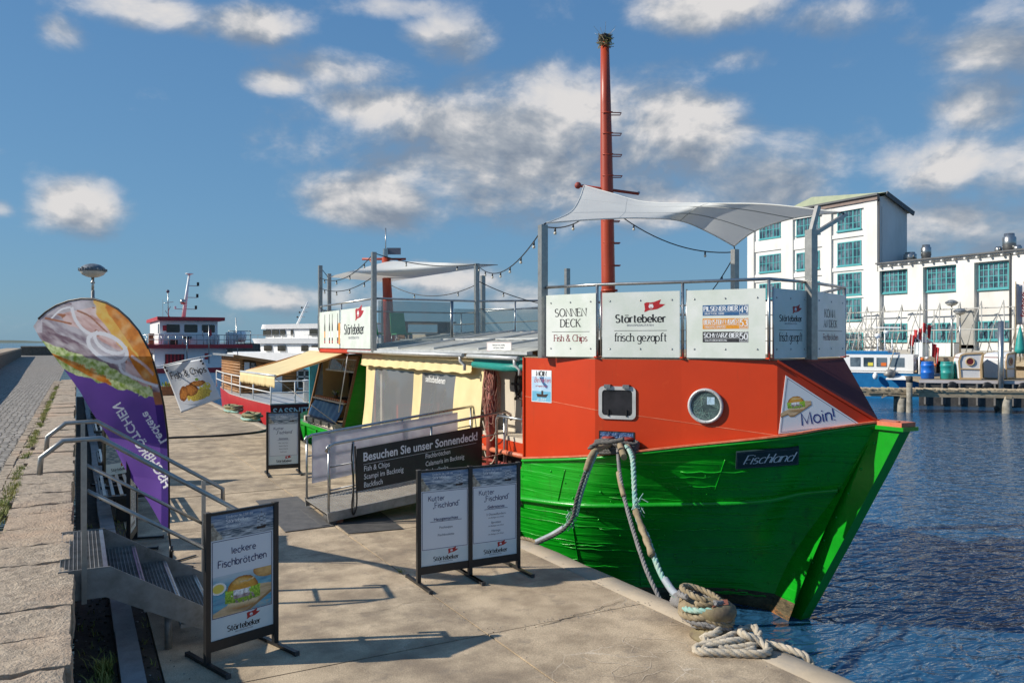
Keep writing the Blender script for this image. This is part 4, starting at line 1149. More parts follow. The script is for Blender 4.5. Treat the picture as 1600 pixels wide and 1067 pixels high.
# printed onion rings, lettuce frill and lettering
def on_flag(pts, m, off): OVER.append((pts, m))
def ring(cx, cy, rx, ry, w, rot, m, off, a0=0, a1=360, n=30):
    cr, sr = math.cos(rot), math.sin(rot); P = []
    for i in range(n + 1):
        a = math.radians(a0 + (a1 - a0) * i / n)
        P.append([(cx + (rx + s) * math.cos(a) * cr - (ry + s) * math.sin(a) * sr, cy + (rx + s) * math.cos(a) * sr + (ry + s) * math.sin(a) * cr) for s in (-w / 2, w / 2)])
    for i in range(n): on_flag([P[i][0], P[i][1], P[i + 1][1], P[i + 1][0]], m, off)
def ribbon(P, w, m, off):
    P = catmull([(a, b, 0) for a, b in P], 5)
    for i in range(len(P) - 1):
        t = (P[i + 1] - P[i]).normalized(); n = Vector((-t.y, t.x, 0)) * w / 2
        on_flag([(p.x, p.y) for p in (P[i] - n, P[i] + n, P[i + 1] + n, P[i + 1] - n)], m, off)
rq = random.Random(14)
ring(168, 543, 33, 18, 6, .5, 'f_white', .005); ring(172, 534, 26, 15, 5, .5, 'f_white', .007, -20, 200)
ribbon([(80, 498), (95, 484), (110, 480)], 2.5, 'f_white', .004); ribbon([(112, 480), (118, 500), (130, 515), (142, 522)], 5, 'f_white', .005)
ribbon([(186, 565), (190, 580), (205, 588), (225, 596), (247, 603)], 4, 'f_white', .006); ribbon([(70, 497), (85, 500), (112, 506)], 3, 'f_brown', .004); ribbon([(82, 480), (100, 476), (112, 475)], 4, 'f_skin', .004)
ribbon([(120, 485), (140, 494), (155, 508), (168, 520)], 2.5, 'f_brown', .004); ribbon([(205, 556), (225, 570), (240, 585)], 4, 'f_pink', .004)
rl = random.Random(9)
for i in range(46):
    t = i / 45; cx = 92 + t * 140; cy = 549 + t * 56 + rl.uniform(-4, 5) + (8 if t > .55 else 0); s = rl.uniform(4, 8) * (1 + .6 * t)
    P = []
    for k in range(14):
        a = 2 * PI * k / 14; r = s * (1 if k % 2 else .55) * rl.uniform(.7, 1.2); P.append((cx + r * math.cos(a), cy + .75 * r * math.sin(a)))
    if all(in_flag(*p) for p in P): on_flag(P, 'f_lettuce' if rl.random() < .6 else 'f_lettuce2', .008 + .0006 * i)
def flag_text_m(s, h, x0, y0, ang, sx=1.0, bold=.02):
    fa, w = sans(s, h, bold); cr, sr = math.cos(ang), math.sin(ang)
    for f in fa:
        P = []
        for (a, b) in f:
            a *= sx
            P.append((x0 + a * cr - b * sr, y0 + a * sr + b * cr))
        OVER.append((P, 'f_white'))
flag_text_m('FISCHBRÖTCHEN', 14.5, 256, 763, math.radians(-122.5), .93)
flag_text_m('Leckere', 13.0, 250, 694, math.radians(-119), .95)
NU, NV = 440, 190
vs = []
for i in range(NU + 1):
    a = lerp_path(out_top, i / NU); b = lerp_path(out_low, i / NU)
    for j in range(NV + 1):
        f = j / NV; vs.append((a[0] + (b[0] - a[0]) * f, a[1] + (b[1] - a[1]) * f))
cells = []; bins = {}
for i in range(NU):
    for j in range(NV):
        f = [i * (NV + 1) + j, i * (NV + 1) + j + 1, (i + 1) * (NV + 1) + j + 1, (i + 1) * (NV + 1) + j]
        cx = (vs[f[0]][0] + vs[f[2]][0]) / 2; cy = (vs[f[0]][1] + vs[f[2]][1]) / 2
        bins.setdefault((int(cx // 4), int(cy // 4)), []).append(len(cells)); cells.append([f, cx, cy, flagmat(cx, cy)])
def inside(P, x, y):
    c = False; j = len(P) - 1
    for i in range(len(P)):
        if (P[i][1] > y) != (P[j][1] > y) and x < (P[j][0] - P[i][0]) * (y - P[i][1]) / (P[j][1] - P[i][1]) + P[i][0]: c = not c
        j = i
    return c
for P, m in OVER:
    x0, x1 = min(a for a, b in P), max(a for a, b in P); y0, y1 = min(b for a, b in P), max(b for a, b in P)
    for bx in range(int(x0 // 4), int(x1 // 4) + 1):
        for by in range(int(y0 // 4), int(y1 // 4) + 1):
            for k in bins.get((bx, by), ()):
                if inside(P, cells[k][1], cells[k][2]): cells[k][3] = m
INK = {'f_purple': (.15, .065, .36), 'f_dark': (.05, .018, .20), 'f_grey': (.60, .55, .58), 'f_orange': (.78, .27, .03), 'f_yellow': (.86, .56, .12), 'f_pink': (.82, .60, .56), 'f_silver': (.62, .57, .60),
       'f_skin': (.20, .12, .16), 'f_lettuce': (.66, .74, .24), 'f_lettuce2': (.36, .50, .07), 'f_white': (.88, .86, .88), 'f_brown': (.42, .16, .08)}
def flagink(m, x, y):
    c = INK[m]; al = (x * .85 + y * .5, y * .85 - x * .5)          # along and across the fillet
    if m in ('f_pink', 'f_silver', 'f_skin'):
        g = fb(al[0] * .6, al[1] * 2.0, .06, 51, 5); c = mixc(c, {'f_pink': (.55, .26, .22), 'f_silver': (.24, .17, .22), 'f_skin': (.52, .42, .44)}[m], .28 + 1.9 * g)
        c = mixc(c, (.92, .86, .86), max(0, fb(al[0] * .5, al[1] * 1.6, .05, 52)) * 1.5)
    elif m in ('f_orange', 'f_yellow'):
        g = fb(al[0], al[1], .07, 53, 5); c = mixc(c, (.50, .13, .01) if m == 'f_orange' else (.84, .36, .04), .3 + 1.8 * g); c = mixc(c, (.92, .70, .34), max(0, fb(x, y, .05, 54)) * 1.2)
    elif m in ('f_lettuce', 'f_lettuce2'):
        g = fb(x, y, .14, 55, 4); c = mixc((.26, .40, .04), (.80, .86, .46), .48 + 2.0 * g + (.12 if m == 'f_lettuce' else -.15))
    elif m in ('f_grey', 'f_brown'): c = mulc(c, 1 + .7 * fb(x, y, .06, 56))
    else: c = mulc(c, 1 + .18 * fb(x, y, .03, 57))
    return c
for k in cells: k.append(flagink(k[3], k[1], k[2]))
SOFT = [k[4] for k in cells]
for i in range(1, NU - 1):
    for j in range(1, NV - 1):
        k = i * NV + j
        if cells[k][3] in ('f_white', 'f_purple'): continue
        nb = [cells[k + o][4] for o in (-NV, NV, -1, 1)]; c = cells[k][4]; SOFT[k] = tuple(c[t] * .4 + sum(b_[t] for b_ in nb) * .15 for t in range(3))
picture('cloth', F, lambda u, v: FP(*vs[round(u * NU) * (NV + 1) + round(v * NV)]), lambda u, v: SOFT[int(u * NU) * NV + int(v * NV)], NU, NV, 'clothprint')
q = MB(); q.tube([FP(x, y, .0) for x, y in out_top[1:]] + [U(266, 850, D=9.92), U(266.5, 868, D=9.92), Vector((1.03, 10.74, 0))], .011, 'black', 7)
q.build('pole', F)
q = MB(); q.tube([Vector((1.03, 10.74, .06)), Vector((1.03, 10.74, .22))], .022, 'black', 8)
q.tube([Vector((1.03, 10.74, .16)), Vector((1.05, 10.70, .16))], .012, 'black', 6)
for a in range(4): q.bar(Vector((1.03, 10.74, .012)), Vector((1.03 + .38 * math.cos(a * PI / 2 + .6), 10.74 + .38 * math.sin(a * PI / 2 + .6), .012)), .03, .012, 'black')
q.build('base', F)

# ------------------------------------------------------------------ hanging fish and chips banner
D0 = 9.35
Hb = thing('hanging_banner', 'white hanging banner with Fish & Chips lettering and a picture of fried fish', 'banner', U(285, 560, D=D0))
c4 = [U(254, 571, D=D0), U(318, 560, D=D0 - .05), U(345, 622, D=D0 - .02), U(283, 645, D=D0 + .03)]
q = MB(); 
def bn(u, v):
    t = c4[0].lerp(c4[1], u); b = c4[3].lerp(c4[2], u); return t.lerp(b, v) + FV * .012 * math.sin(u * 5 + v * 3)
q.grid(bn, 28, 28, 'paper', True); q.build('cloth', Hb, solid=.002)
A_ = (c4[1] - c4[0] + c4[2] - c4[3]) / 2; Bv = (c4[0] - c4[3] + c4[1] - c4[2]) / 2
ww, hh = A_.length, Bv.length
B = Board(c4[3] - FV * .03, A_, Bv - A_.normalized() * Bv.dot(A_.normalized())); 
B = Board((0, 0, 0), (1, 0, 0), (0, 0, 1))
q = MB()
tmp = MB(); sw_, sh_ = .48, .60
B.put(tmp, strokes('Fish & Chips', .085, .14, jit=.05, gap=.2, seed=12), sw_ * .52, sh_ * .69, 'ink', 2, 'c', wmax=sw_ * .86)
picture('picture', Hb, lambda u, v: bn(u, 1 - v) - FV * .004, plate_rgb, 100, 116)
for p, f, m in [(tmp.v, tmp.f, tmp.m)]:
    vs = [bn(v.x / sw_, 1 - v.z / sh_) - FV * (.006 - v.y * 1.0) for v in p]
    for fi, mi in zip(f, m): q.add([vs[k] for k in fi], [list(range(len(fi)))], mi)
q.build('print', Hb)
for u, v in ((.04, .05), (.05, .12), (.93, .05), (.95, .12)):
    q = MB(); q.lathe(bn(u, v) - FV * .004, [(.013, 0), (.013, .004)], 'black', 10, ax=-FV); q.build('eyelet', Hb)
q = MB(); q.tube([FP(236, 577, -.02), U(254, 571.5, D=D0 - .01), U(290, 563, D=D0 - .03), U(330, 555, D=D0 - .05)], .009, 'white', 7)
for u in (.04, .94):
    q.tube([bn(u, .05), bn(u, -.02) + UP * .02], .003, 'black', 5)
q.build('rod', Hb)

# ------------------------------------------------------------------ street lamp on the quay
def saucer_lamp(loc, h, label, s=1.0, group=None):
    t = thing('street_lamp', label, 'lamp', loc, 0, group)
    L0 = Vector(loc)
    q = MB(); q.tube([L0, L0 + UP * (h * .5), L0 + UP * (h - .75 * s)], [.075 * s, .07 * s, .06 * s], 'steel', 10); q.tube([L0 + UP * (h - .8 * s), L0 + UP * (h - .28 * s)], [.045 * s, .05 * s], 'steel', 10)
    q.lathe(L0 + UP * (h - .5 * s), [(.075 * s, 0), (.075 * s, .05 * s)], 'steel', 12); q.build('pole', t)
    q = MB(); q.lathe(L0 + UP * (h - .30 * s), [(.06 * s, 0), (.20 * s, .03 * s), (.34 * s, .10 * s), (.42 * s, .20 * s), (.43 * s, .24 * s)], 'lamp', 24); q.build('globe', t)
    q = MB(); q.lathe(L0 + UP * (h - .055 * s), [(.45 * s, -.02 * s), (.44 * s, .03 * s), (.37 * s, .13 * s), (.25 * s, .21 * s), (.1 * s, .25 * s), (.02 * s, .255 * s)], 'lampcap', 24)
    rr_ = random.Random(4)
    for i in range(26):
        a = 2 * PI * i / 26; q.box(L0 + UP * (h - .02 * s) + Vector((.44 * math.cos(a), .44 * math.sin(a), rr_.uniform(-.03, .02))) * s, (.05 * s, .05 * s, rr_.uniform(.05, .12) * s), 'lampcap', a)
    q.build('cap', t)
saucer_lamp((.5, 32.0, 0), 5.35, 'saucer shaped street lamp on a thin pole rising behind the purple flag')

# ================================================================== THE CUTTER
def hullmat():
    m = mat('hullgreen', (.004, .36, .012), (.003, .29, .008), 1.2, .34, 0, .0, 20, c3=(.010, .37, .014), s3=2.5, l3=.5, h3=.72, coat=.12)
    nt = m.node_tree; N = nt.nodes; L = nt.links; b = N['Principled BSDF']; mp = [n for n in N if n.type == 'MAPPING'][0]
    def noise(s, st, det=6, dist=0):
        m2 = N.new('ShaderNodeMapping'); m2.inputs['Scale'].default_value = st; L.new([n for n in N if n.type == 'TEX_COORD'][0].outputs['Object'], m2.inputs['Vector'])
        n = N.new('ShaderNodeTexNoise'); n.inputs['Scale'].default_value = s; n.inputs['Detail'].default_value = det; n.inputs['Distortion'].default_value = dist; L.new(m2.outputs[0], n.inputs['Vector']); return n.outputs['Fac']
    plank = noise(1.0, (.5, .5, 9), 3, .3); fine = noise(22, (.5, .5, 1.6), 7); dents = noise(1.6, (1, 1, 1.4), 3)
    r = N.new('ShaderNodeMapRange'); r.inputs['From Min'].default_value = .46; r.inputs['From Max'].default_value = .54; L.new(plank, r.inputs['Value'])
    a = N.new('ShaderNodeMath'); a.operation = 'MULTIPLY_ADD'; a.inputs[1].default_value = .35; L.new(fine, a.inputs[0]); L.new(r.outputs[0], a.inputs[2])
    c = N.new('ShaderNodeMath'); c.operation = 'MULTIPLY_ADD'; c.inputs[1].default_value = 2.2; L.new(dents, c.inputs[0]); L.new(a.outputs[0], c.inputs[2])
    bp = N.new('ShaderNodeBump'); bp.inputs['Strength'].default_value = .45; bp.inputs['Distance'].default_value = .014; L.new(c.outputs[0], bp.inputs['Height']); L.new(bp.outputs[0], b.inputs['Normal'])
hullmat()
def streaks(name, c, amt, lo, hi, st):
    m = MATS[name]; nt = m.node_tree; N = nt.nodes; L = nt.links; b = N['Principled BSDF']; old = b.inputs['Base Color'].links[0].from_socket
    mp = N.new('ShaderNodeMapping'); mp.inputs['Scale'].default_value = st; L.new([n for n in N if n.type == 'TEX_COORD'][0].outputs['Object'], mp.inputs['Vector'])
    n = N.new('ShaderNodeTexNoise'); n.inputs['Scale'].default_value = 3; n.inputs['Detail'].default_value = 7; n.inputs['Roughness'].default_value = .7; L.new(mp.outputs[0], n.inputs['Vector'])
    r = N.new('ShaderNodeMapRange'); r.inputs['From Min'].default_value = lo; r.inputs['From Max'].default_value = hi; r.inputs['To Max'].default_value = amt; L.new(n.outputs['Fac'], r.inputs['Value'])
    mx = N.new('ShaderNodeMix'); mx.data_type = 'RGBA'; mx.inputs['B'].default_value = (*c, 1); L.new(r.outputs[0], mx.inputs['Factor']); L.new(old, mx.inputs['A']); L.new(mx.outputs['Result'], b.inputs['Base Color'])
streaks('hullgreen', (.02, .10, .012), .75, .56, .74, (1.6, 1.6, .35))
streaks('hullgreen', (.22, .16, .05), .55, .66, .80, (2.4, 2.4, .5))
mat('stemgreen', (.006, .34, .012), (.004, .27, .010), 3, .32, 0, .35, 14, bdist=.012, coat=.2)
mat('boottop', (.16, .12, .06), (.05, .04, .02), 7, .8, 0, .9, 24, bdist=.03, c3=(.34, .13, .035), s3=3, l3=.52, h3=.62, stretch=(1, 1, 2.5))
mat('orange', (.55, .041, .003), (.49, .036, .003), 1.1, .38, 0, .12, 5, bdist=.01, c3=(.64, .09, .015), s3=3.0, l3=.62, h3=.9, coat=.05)
streaks('orange', (.30, .045, .01), .55, .58, .78, (2.2, 2.2, .28)); streaks('orange', (.66, .22, .09), .5, .68, .80, (6, 6, 5))
mat('orangetrim', (.66, .22, .12), (.56, .12, .05), 8, .5, 0, .4, 40)
mat('bowdeck', (.13, .036, .036), (.10, .026, .034), 1.5, .85, 0, .25, 30, spec=.15, c3=(.16, .06, .05), s3=9, l3=.66, h3=.8)
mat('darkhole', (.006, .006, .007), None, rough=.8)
mat('mastred', (.42, .055, .018), (.33, .042, .016), 4, .42, 0, .25, 18, stretch=(1, 1, .25))
mat('postred', (.30, .045, .03), (.22, .035, .025), 6, .6, 0, .3, 30)
mat('cream', (.76, .62, .33), (.70, .55, .28), 3, .6)
mat('creamwall', (.60, .54, .44), (.54, .48, .38), 3, .55)
mat('bluefoil', (.05, .14, .32), (.015, .03, .09), 12, .35, 0, .9, 20, bdist=.04)
mat('netpink', (.46, .20, .15), (.40, .22, .16), 20, .9)
mat('tealroll', (.012, .26, .22), (.01, .18, .16), 6, .45, 0, .6, 14, bdist=.03, stretch=(.2, .2, 1))
mat('roofsheet', (.40, .40, .36), (.30, .30, .26), 3, .5, 0, .2, 30)
mat('roofedge', (.60, .61, .60), (.46, .47, .46), 6, .4, .2)
tmat('sail', (.78, .79, .76), (.72, .73, .71), 1.2, .35)
mat('sailseam', (.33, .35, .35), None, rough=.8)
mat('nameplate', (.012, .03, .034), (.02, .045, .05), 8, .5)
mat('frost', (.12, .15, .15), (.05, .06, .065), 7, .12)
mat('darkpane', (.012, .014, .017), (.035, .035, .042), 3, .05)
mat('porthole', (.03, .055, .06), (.10, .15, .15), 9, .06)
mat('posterblue', (.33, .50, .68), (.50, .66, .78), 6, .4)
mat('posterseab', (.10, .36, .55), (.2, .46, .62), 9, .4)
mat('wood', (.30, .155, .06), (.19, .09, .035), 7, .6, 0, .4, 20, stretch=(1, 1, 6))
mat('plank', (.36, .28, .18), (.26, .20, .13), 6, .8, 0, .5, 20)
mat('greencloth', (.10, .42, .15), (.07, .34, .12), 8, .8)
glassy('clearglass', (.40, .46, .45), .30, .02)
glassy('tentfoil', (.24, .25, .26), .66, .12)
glassy('showglass', (.5, .5, .42), .35, .03)
mat('bulb', (.62, .58, .48), None, rough=.25)
mat('seagreenbanner', (.05, .36, .45), (.08, .42, .50), 3, .5)

def RP(px, py, P0, n):
    """where the sight line of a photo pixel meets a plane"""
    d = U(px, py, D=1) - Vector((0, 0, EYE)); n = Vector(n)
    t = (Vector(P0) - Vector((0, 0, EYE))).dot(n) / d.dot(n)
    return Vector((0, 0, EYE)) + d * t

SHIP = thing('fishing_cutter', 'large moored fishing cutter with green hull, orange superstructure, tall red mast and sun deck', 'boat', (9.3, 16, WZ))
# ---- hull lines
BOW = Vector((8.985, 6.66, 1.735))
Sst = [(8.985, 6.66, 1.735), (8.44, 6.96, 1.65), (7.86, 7.29, 1.545), (7.12, 8.30, 1.345), (6.37, 9.27, 1.155), (6.05, 10.7, .96)]
Wst = [(9.05, 7.98, WZ), (8.86, 8.52, WZ), (8.50, 9.12, WZ), (7.50, 9.75, WZ), (6.72, 10.5, WZ), (6.28, 11.6, WZ)]
Sst2 = [(6.05, 10.72, .70), (6.05, 12.5, .62), (6.05, 15, .42), (6.03, 18, .30), (6.03, 22, .28), (6.12, 25, .32), (6.7, 27, .4), (8.0, 28.0, .48), (9.3, 28.3, .5)]
Wst2 = [(6.28, 11.61, WZ), (6.2, 14, WZ), (6.15, 16, WZ), (6.1, 19, WZ), (6.1, 22, WZ), (6.3, 24.6, WZ), (7.2, 26.2, WZ), (8.4, 26.8, WZ), (9.3, 27, WZ)]
AX = Vector((-.05, .9987, 0)); AXR = Vector((.9987, .05, 0))
def port(p):
    p = Vector(p); r = p - BOW; a = r.dot(AX); b = r.dot(AXR)
    m = Vector((BOW.x, BOW.y, 0)) + AX * a - AXR * b; m.z = p.z
    return m
def curve(P, u):
    n = len(P) - 1; x = min(max(u, 0), 1) * n; i = min(int(x), n - 1); t = x - i
    p0, p1, p2, p3 = (Vector(P[max(0, i - 1)]), Vector(P[i]), Vector(P[i + 1]), Vector(P[min(n, i + 2)]))
    return .5 * ((2 * p1) + (p2 - p0) * t + (2 * p0 - 5 * p1 + 4 * p2 - p3) * t * t + (3 * p1 - p0 - 3 * p2 + p3) * t ** 3)
def hp(u, t, S=Sst, Wl=Wst):
    """bow part of the hull: u from the stem aft, t from the sheer down to the waterline and below"""
    s = curve(S, u); w = curve(Wl, u)
    p = s.lerp(w, t)
    out = Vector((-(.35 + .65 * u), -.9 * (1 - u) ** .5, 0)).normalized()
    p += out * (.10 * math.sin(PI * min(1, t)) * (u ** .6))          # slight fullness amidships
    p -= out * (.26 * math.sin(PI * min(1, t)) * math.exp(-((u - .2) / .17) ** 2))
    return p
q = MB()
TT = [0, .03, .07, .14, .22, .3, .38, .46, .54, .62, .70, .78, .85, .905, .94, 1.0, 1.12]
def hull_surface(S, Wl, nu, mirror):
    vs = []; w = len(TT)
    for i in range(nu + 1):
        for t in TT:
            p = hp(i / nu, t, S, Wl); vs.append(port(p) if mirror else p)
    o = len(q.v); q.v += vs
    for i in range(nu):
        for j in range(w - 1):
            f = [o + i * w + j, o + i * w + j + 1, o + (i + 1) * w + j + 1, o + (i + 1) * w + j]
            q.f.append(f[::-1] if mirror else f); q.m.append('boottop' if j >= 13 else 'hullgreen'); q.sm.append(True)
hull_surface(Sst, Wst, 40, False); hull_surface(Sst, Wst, 40, True)
def aft(u, v, sgn=1):
    s = curve(Sst2, u); w = curve(Wst2, u); p = s.lerp(w, v * 1.1)
    if sgn < 0: p = Vector((18.6 - p.x, p.y, p.z)); 
    return p
q.grid(lambda u, v: aft(u, v), 40, 10, 'hullgreen'); q.grid(lambda u, v: aft(u, v, -1), 40, 10, 'hullgreen')
# bulwark frames: upright ribs on the aft side
for y in (13.4, 15.2, 17.0, 18.6, 20.1, 21.4, 22.7, 24.0): q.boxr(6.0, 6.06, y - .03, y + .03, -.9, .26, 'hullgreen')
q.build('hull', SHIP)
# aft deck
q = MB(); q.slab([(6.03, 10.8, .30), (12.5, 10.8, .30), (12.5, 25, .30), (11.2, 27.4, .30), (9.3, 28, .30), (7.4, 27.4, .30), (6.1, 25, .30)], .08, 'plank', UP); 
q.boxr(6.0, 6.28, 17, 25, .26, .36, 'hullgreen')
q.build('deck', SHIP)
# stem bar
q = MB()
st = [Vector((9.06, 6.34, 1.67)), Vector((9.06, 6.61, 1.16)), Vector((9.07, 7.16, .18)), Vector((9.08, 7.74, -.84)), Vector((9.08, 7.96, -1.22)), Vector((9.08, 8.1, -1.5))]
for i in range(len(st) - 1):
    a, b = st[i], st[i + 1]
    def sec(p, k):
        w = .10; d = .46 - .04 * k
        return [p + Vector((-w, 0, 0)), p + Vector((w, 0, 0)), p + Vector((w, d, .02)), p + Vector((-w, d, .02))]
    A = sec(a, i); Bq = sec(b, i + 1)
    q.add(A + Bq, [(0, 4, 5, 1), (1, 5, 6, 2), (2, 6, 7, 3), (3, 7, 4, 0)], 'stemgreen')
q.add(sec(st[0], 0), [(0, 1, 2, 3)], 'stemgreen')
for i in range(8):
    p = st[0].lerp(st[4], (i + .6) / 8.2) + Vector((-.10, .26, 0)); q.lathe(p, [(.02, 0), (.018, .012), (.0, .018)], 'stemgreen', 8, ax=(-1, 0, 0))
q.build('stem', SHIP)
q = MB()
c = st[0] + Vector((0, .22, .05)); q.box(c, (.27, .50, .07), 'orangetrim'); q.box(c + Vector((0, 0, -.045)), (.30, .56, .05), 'stemgreen')
for dy in (-.15, .15): q.lathe(c + Vector((-.06, dy, .036)), [(.028, 0), (.026, .012)], 'rustred', 8)
q.build('stem_cap', SHIP)
# rubbing strakes
def strake(zf, w, h, name, u0, u1, mt):
    q = MB(); n = 60; rows = []
    for i in range(n + 1):
        u = u0 + (u1 - u0) * i / n; zz = zf(u); lo, hi = 0, 1
        for _ in range(18):
            m = (lo + hi) / 2
            if hp(u, m).z > zz: lo = m
            else: hi = m
        p = hp(u, lo); pu = hp(min(1, u + .01), lo) - hp(max(0, u - .01), lo); n_ = Vector((-pu.y, pu.x, 0)).normalized()
        if n_.x > 0: n_ = -n_
        rows.append((p, n_))
    vs = []
    for p, n_ in rows: vs += [p + UP * h - n_ * .05, p + UP * h * .6 + n_ * w, p - UP * h * .6 + n_ * w, p - UP * h - n_ * .05]
    fs = [(i * 4 + j, i * 4 + j + 1, (i + 1) * 4 + j + 1, (i + 1) * 4 + j) for i in range(n) for j in range(3)]
    q.add(vs, fs, mt, True)
    q.build(name, SHIP)
strake(lambda u: .83 - .52 * u ** .8, .06, .045, 'rubbing_strake', .06, 1, 'stemgreen')
strake(lambda u: curve(Sst, u).z - .03, .035, .03, 'sheer_strake', .02, 1, 'stemgreen')
# welded doubling plates and seams
q = MB()
def on_hull(u, z):
    lo, hi = 0, 1.1
    for _ in range(18):
        m = (lo + hi) / 2
        if hp(u, m).z > z: lo = m
        else: hi = m
    return hp(u, lo)
def hn(u, z):
    a = on_hull(u + .01, z) - on_hull(u - .01, z); b = on_hull(u, z + .02) - on_hull(u, z - .02); n = a.cross(b).normalized()
    return n if n.x < 0 else -n
for (u0, z0, u1, z1) in ((.86, .9, .86, .3), (.5, 1.2, .5, .75), (.64, .2, .60, -.9), (.82, .2, .76, -.9)):
    P = [on_hull(u0 + (u1 - u0) * i / 12, z0 + (z1 - z0) * i / 12) + hn(u0, z0) * .004 for i in range(13)]; q.tube(P, .009, 'hullgreen', 5)
rz = random.Random(8)
for k in range(30):
    z = rz.uniform(-1.0, 1.15); u0 = rz.uniform(.1, .8); ln = rz.uniform(.08, .4)
    if z > curve(Sst, u0).z - .15: continue
    P = [on_hull(min(.99, u0 + ln * i / 10), z - .05 * i / 10 + .01 * math.sin(i * 2)) + hn(u0, z) * .003 for i in range(11)]; q.tube(P, rz.uniform(.005, .011), 'hullgreen', 5)
for k in range(60):
    u = rz.uniform(.08, .9); z = rz.uniform(-1.0, 1.0)
    if z < curve(Sst, u).z - .2: q.ball(on_hull(u, z), rz.uniform(.01, .02), 'hullgreen', 6, 4)
q.build('plank_seams', SHIP)

# ---- superstructure (whaleback) of flat orange plates
ZT = 2.52
K = [Vector((6.09, 10.74, 0)), Vector((6.42, 9.30, 0)), Vector((7.16, 8.33, 0)), Vector((7.875, 7.32, 0))]
KZ = [.95, 1.14, 1.33, 1.525]
T2 = Vector((10.0, 8.02, ZT))
def z_(p, z): return Vector((p.x, p.y, z))
q = MB()
for i in range(3): q.poly([z_(K[i], KZ[i]), z_(K[i + 1], KZ[i + 1]), z_(K[i + 1], ZT), z_(K[i], ZT)], 'orange')
q.poly([z_(K[3], KZ[3]), BOW + Vector((0, .02, -.02)), z_(K[3], ZT)], 'orange')
# far side, aft wall, deck
PK = [Vector((11.0, 9.3, 0)), Vector((12.1, 10.74, 0))]
q.poly([T2, z_(PK[0], ZT), z_(PK[0], 1.3), BOW], 'orange'); q.poly([z_(PK[0], ZT), z_(PK[1], ZT), z_(PK[1], .95), z_(PK[0], 1.3)], 'orange')
q.poly([z_(K[0], .3), z_(K[0], ZT), z_(PK[1], ZT), z_(PK[1], .3)], 'orange')
q.slab([z_(K[0], ZT + .012), z_(K[1], ZT + .012), z_(K[2], ZT + .012), z_(K[3], ZT + .012), z_(T2, ZT + .012), z_(PK[0], ZT + .012), z_(PK[1], ZT + .012)], .02, 'plank', UP)
# weld lines
for i in range(3):
    a, b = z_(K[i], 1.92 - .12 * i), z_(K[i + 1], 1.80 - .12 * i); n_ = Vector(((b - a).y, -(b - a).x, 0)).normalized()
    q.bar(a + n_ * .0, b + n_ * .0, .008, .008, 'orangetrim')
    e = K[i + 1]
q.bar(z_(K[0], .9) + Vector((-.01, 0, 0)), z_(K[0], ZT) + Vector((-.01, 0, 0)), .03, .03, 'orange')
q.build('superstructure', SHIP)
q = MB(); q.slab([z_(K[3], ZT), BOW, T2], .01, 'bowdeck'); 
q.bar(z_(K[3], ZT) + Vector((0, 0, -.01)), BOW + Vector((-.01, 0, 0)), .05, .03, 'orange')
q.build('sloping_foredeck', SHIP)
q = MB()
Pq = [hp(i / 40, 0) for i in range(41)]
for i in range(40): q.bar(Pq[i] + UP * .012, Pq[i + 1] + UP * .012, .07, .022, 'orangetrim')
q.build('sheer_rail', SHIP)

def facet(i):
    a = K[i]; b = K[i + 1] if i < 3 else Vector((BOW.x, BOW.y, 0)); d = (b - a); d.z = 0; d.normalize()
    return a, d, Vector((d.y, -d.x, 0))
def fboard(i, px, py, push=.0):
    a, d, n = facet(i); return Board(RP(px, py, a, n) + n * push, d, UP)
def fpt(i, px, py, push=0.0):
    a, d, n = facet(i); return RP(px, py, a, n) + n * push
def fdim(i, x0, y0, x1, y1):
    """width and height of a pixel box on a facet"""
    a = fpt(i, x0, y1); b = fpt(i, x1, y1); c_ = fpt(i, x0, y0); d_ = fpt(i, x1, y0)
    w = math.hypot(b.x - a.x, b.y - a.y); return w, (c_.z - a.z + d_.z - b.z) / 2
# square window
w, h = fdim(1, 936, 599, 994, 650); B = fboard(1, 936, 650, .004); B.O.z -= .03
def rrect(x0, y0, x1, y1, r, n=6):
    P = []
    for cx, cy, a0 in ((x1 - r, y0 + r, -90), (x1 - r, y1 - r, 0), (x0 + r, y1 - r, 90), (x0 + r, y0 + r, 180)):
        P += [(cx + r * math.cos(math.radians(a0 + 90 * i / n)), cy + r * math.sin(math.radians(a0 + 90 * i / n))) for i in range(n + 1)]
    return P
q = MB(); o_ = rrect(0, 0, w, h, .07); i_ = rrect(.05, .05, w - .05, h - .05, .05)
for k in range(len(o_)):
    k2 = (k + 1) % len(o_)
    q.poly([B.P(*o_[k], 30), B.P(*o_[k2], 30), B.P(*i_[k2], 30), B.P(*i_[k], 30)], 'roofedge'); q.poly([B.P(*o_[k], 0), B.P(*o_[k2], 0), B.P(*o_[k2], 30), B.P(*o_[k], 30)], 'steel')
    q.poly([B.P(*i_[k], 30), B.P(*i_[k2], 30), B.P(*i_[k2], 8), B.P(*i_[k], 8)], 'black')
win = q.build('window', SHIP)
q = MB(); q.poly([B.P(x, y, 12) for x, y in i_], 'darkpane'); q.build('pane', win)
q = MB()
for fx in (.25, .75): q.box(B.P(w * fx, h, 34), (.09, .06, .05), 'steel', math.atan2(B.a.y, B.a.x)); 
q.build('hinge', win)
q = MB()
for fx in (.27, .76): q.bar(B.P(w * fx, .04, 34), B.P(w * fx, .13, 34), .02, .02, 'black')
q.build('latch', win)
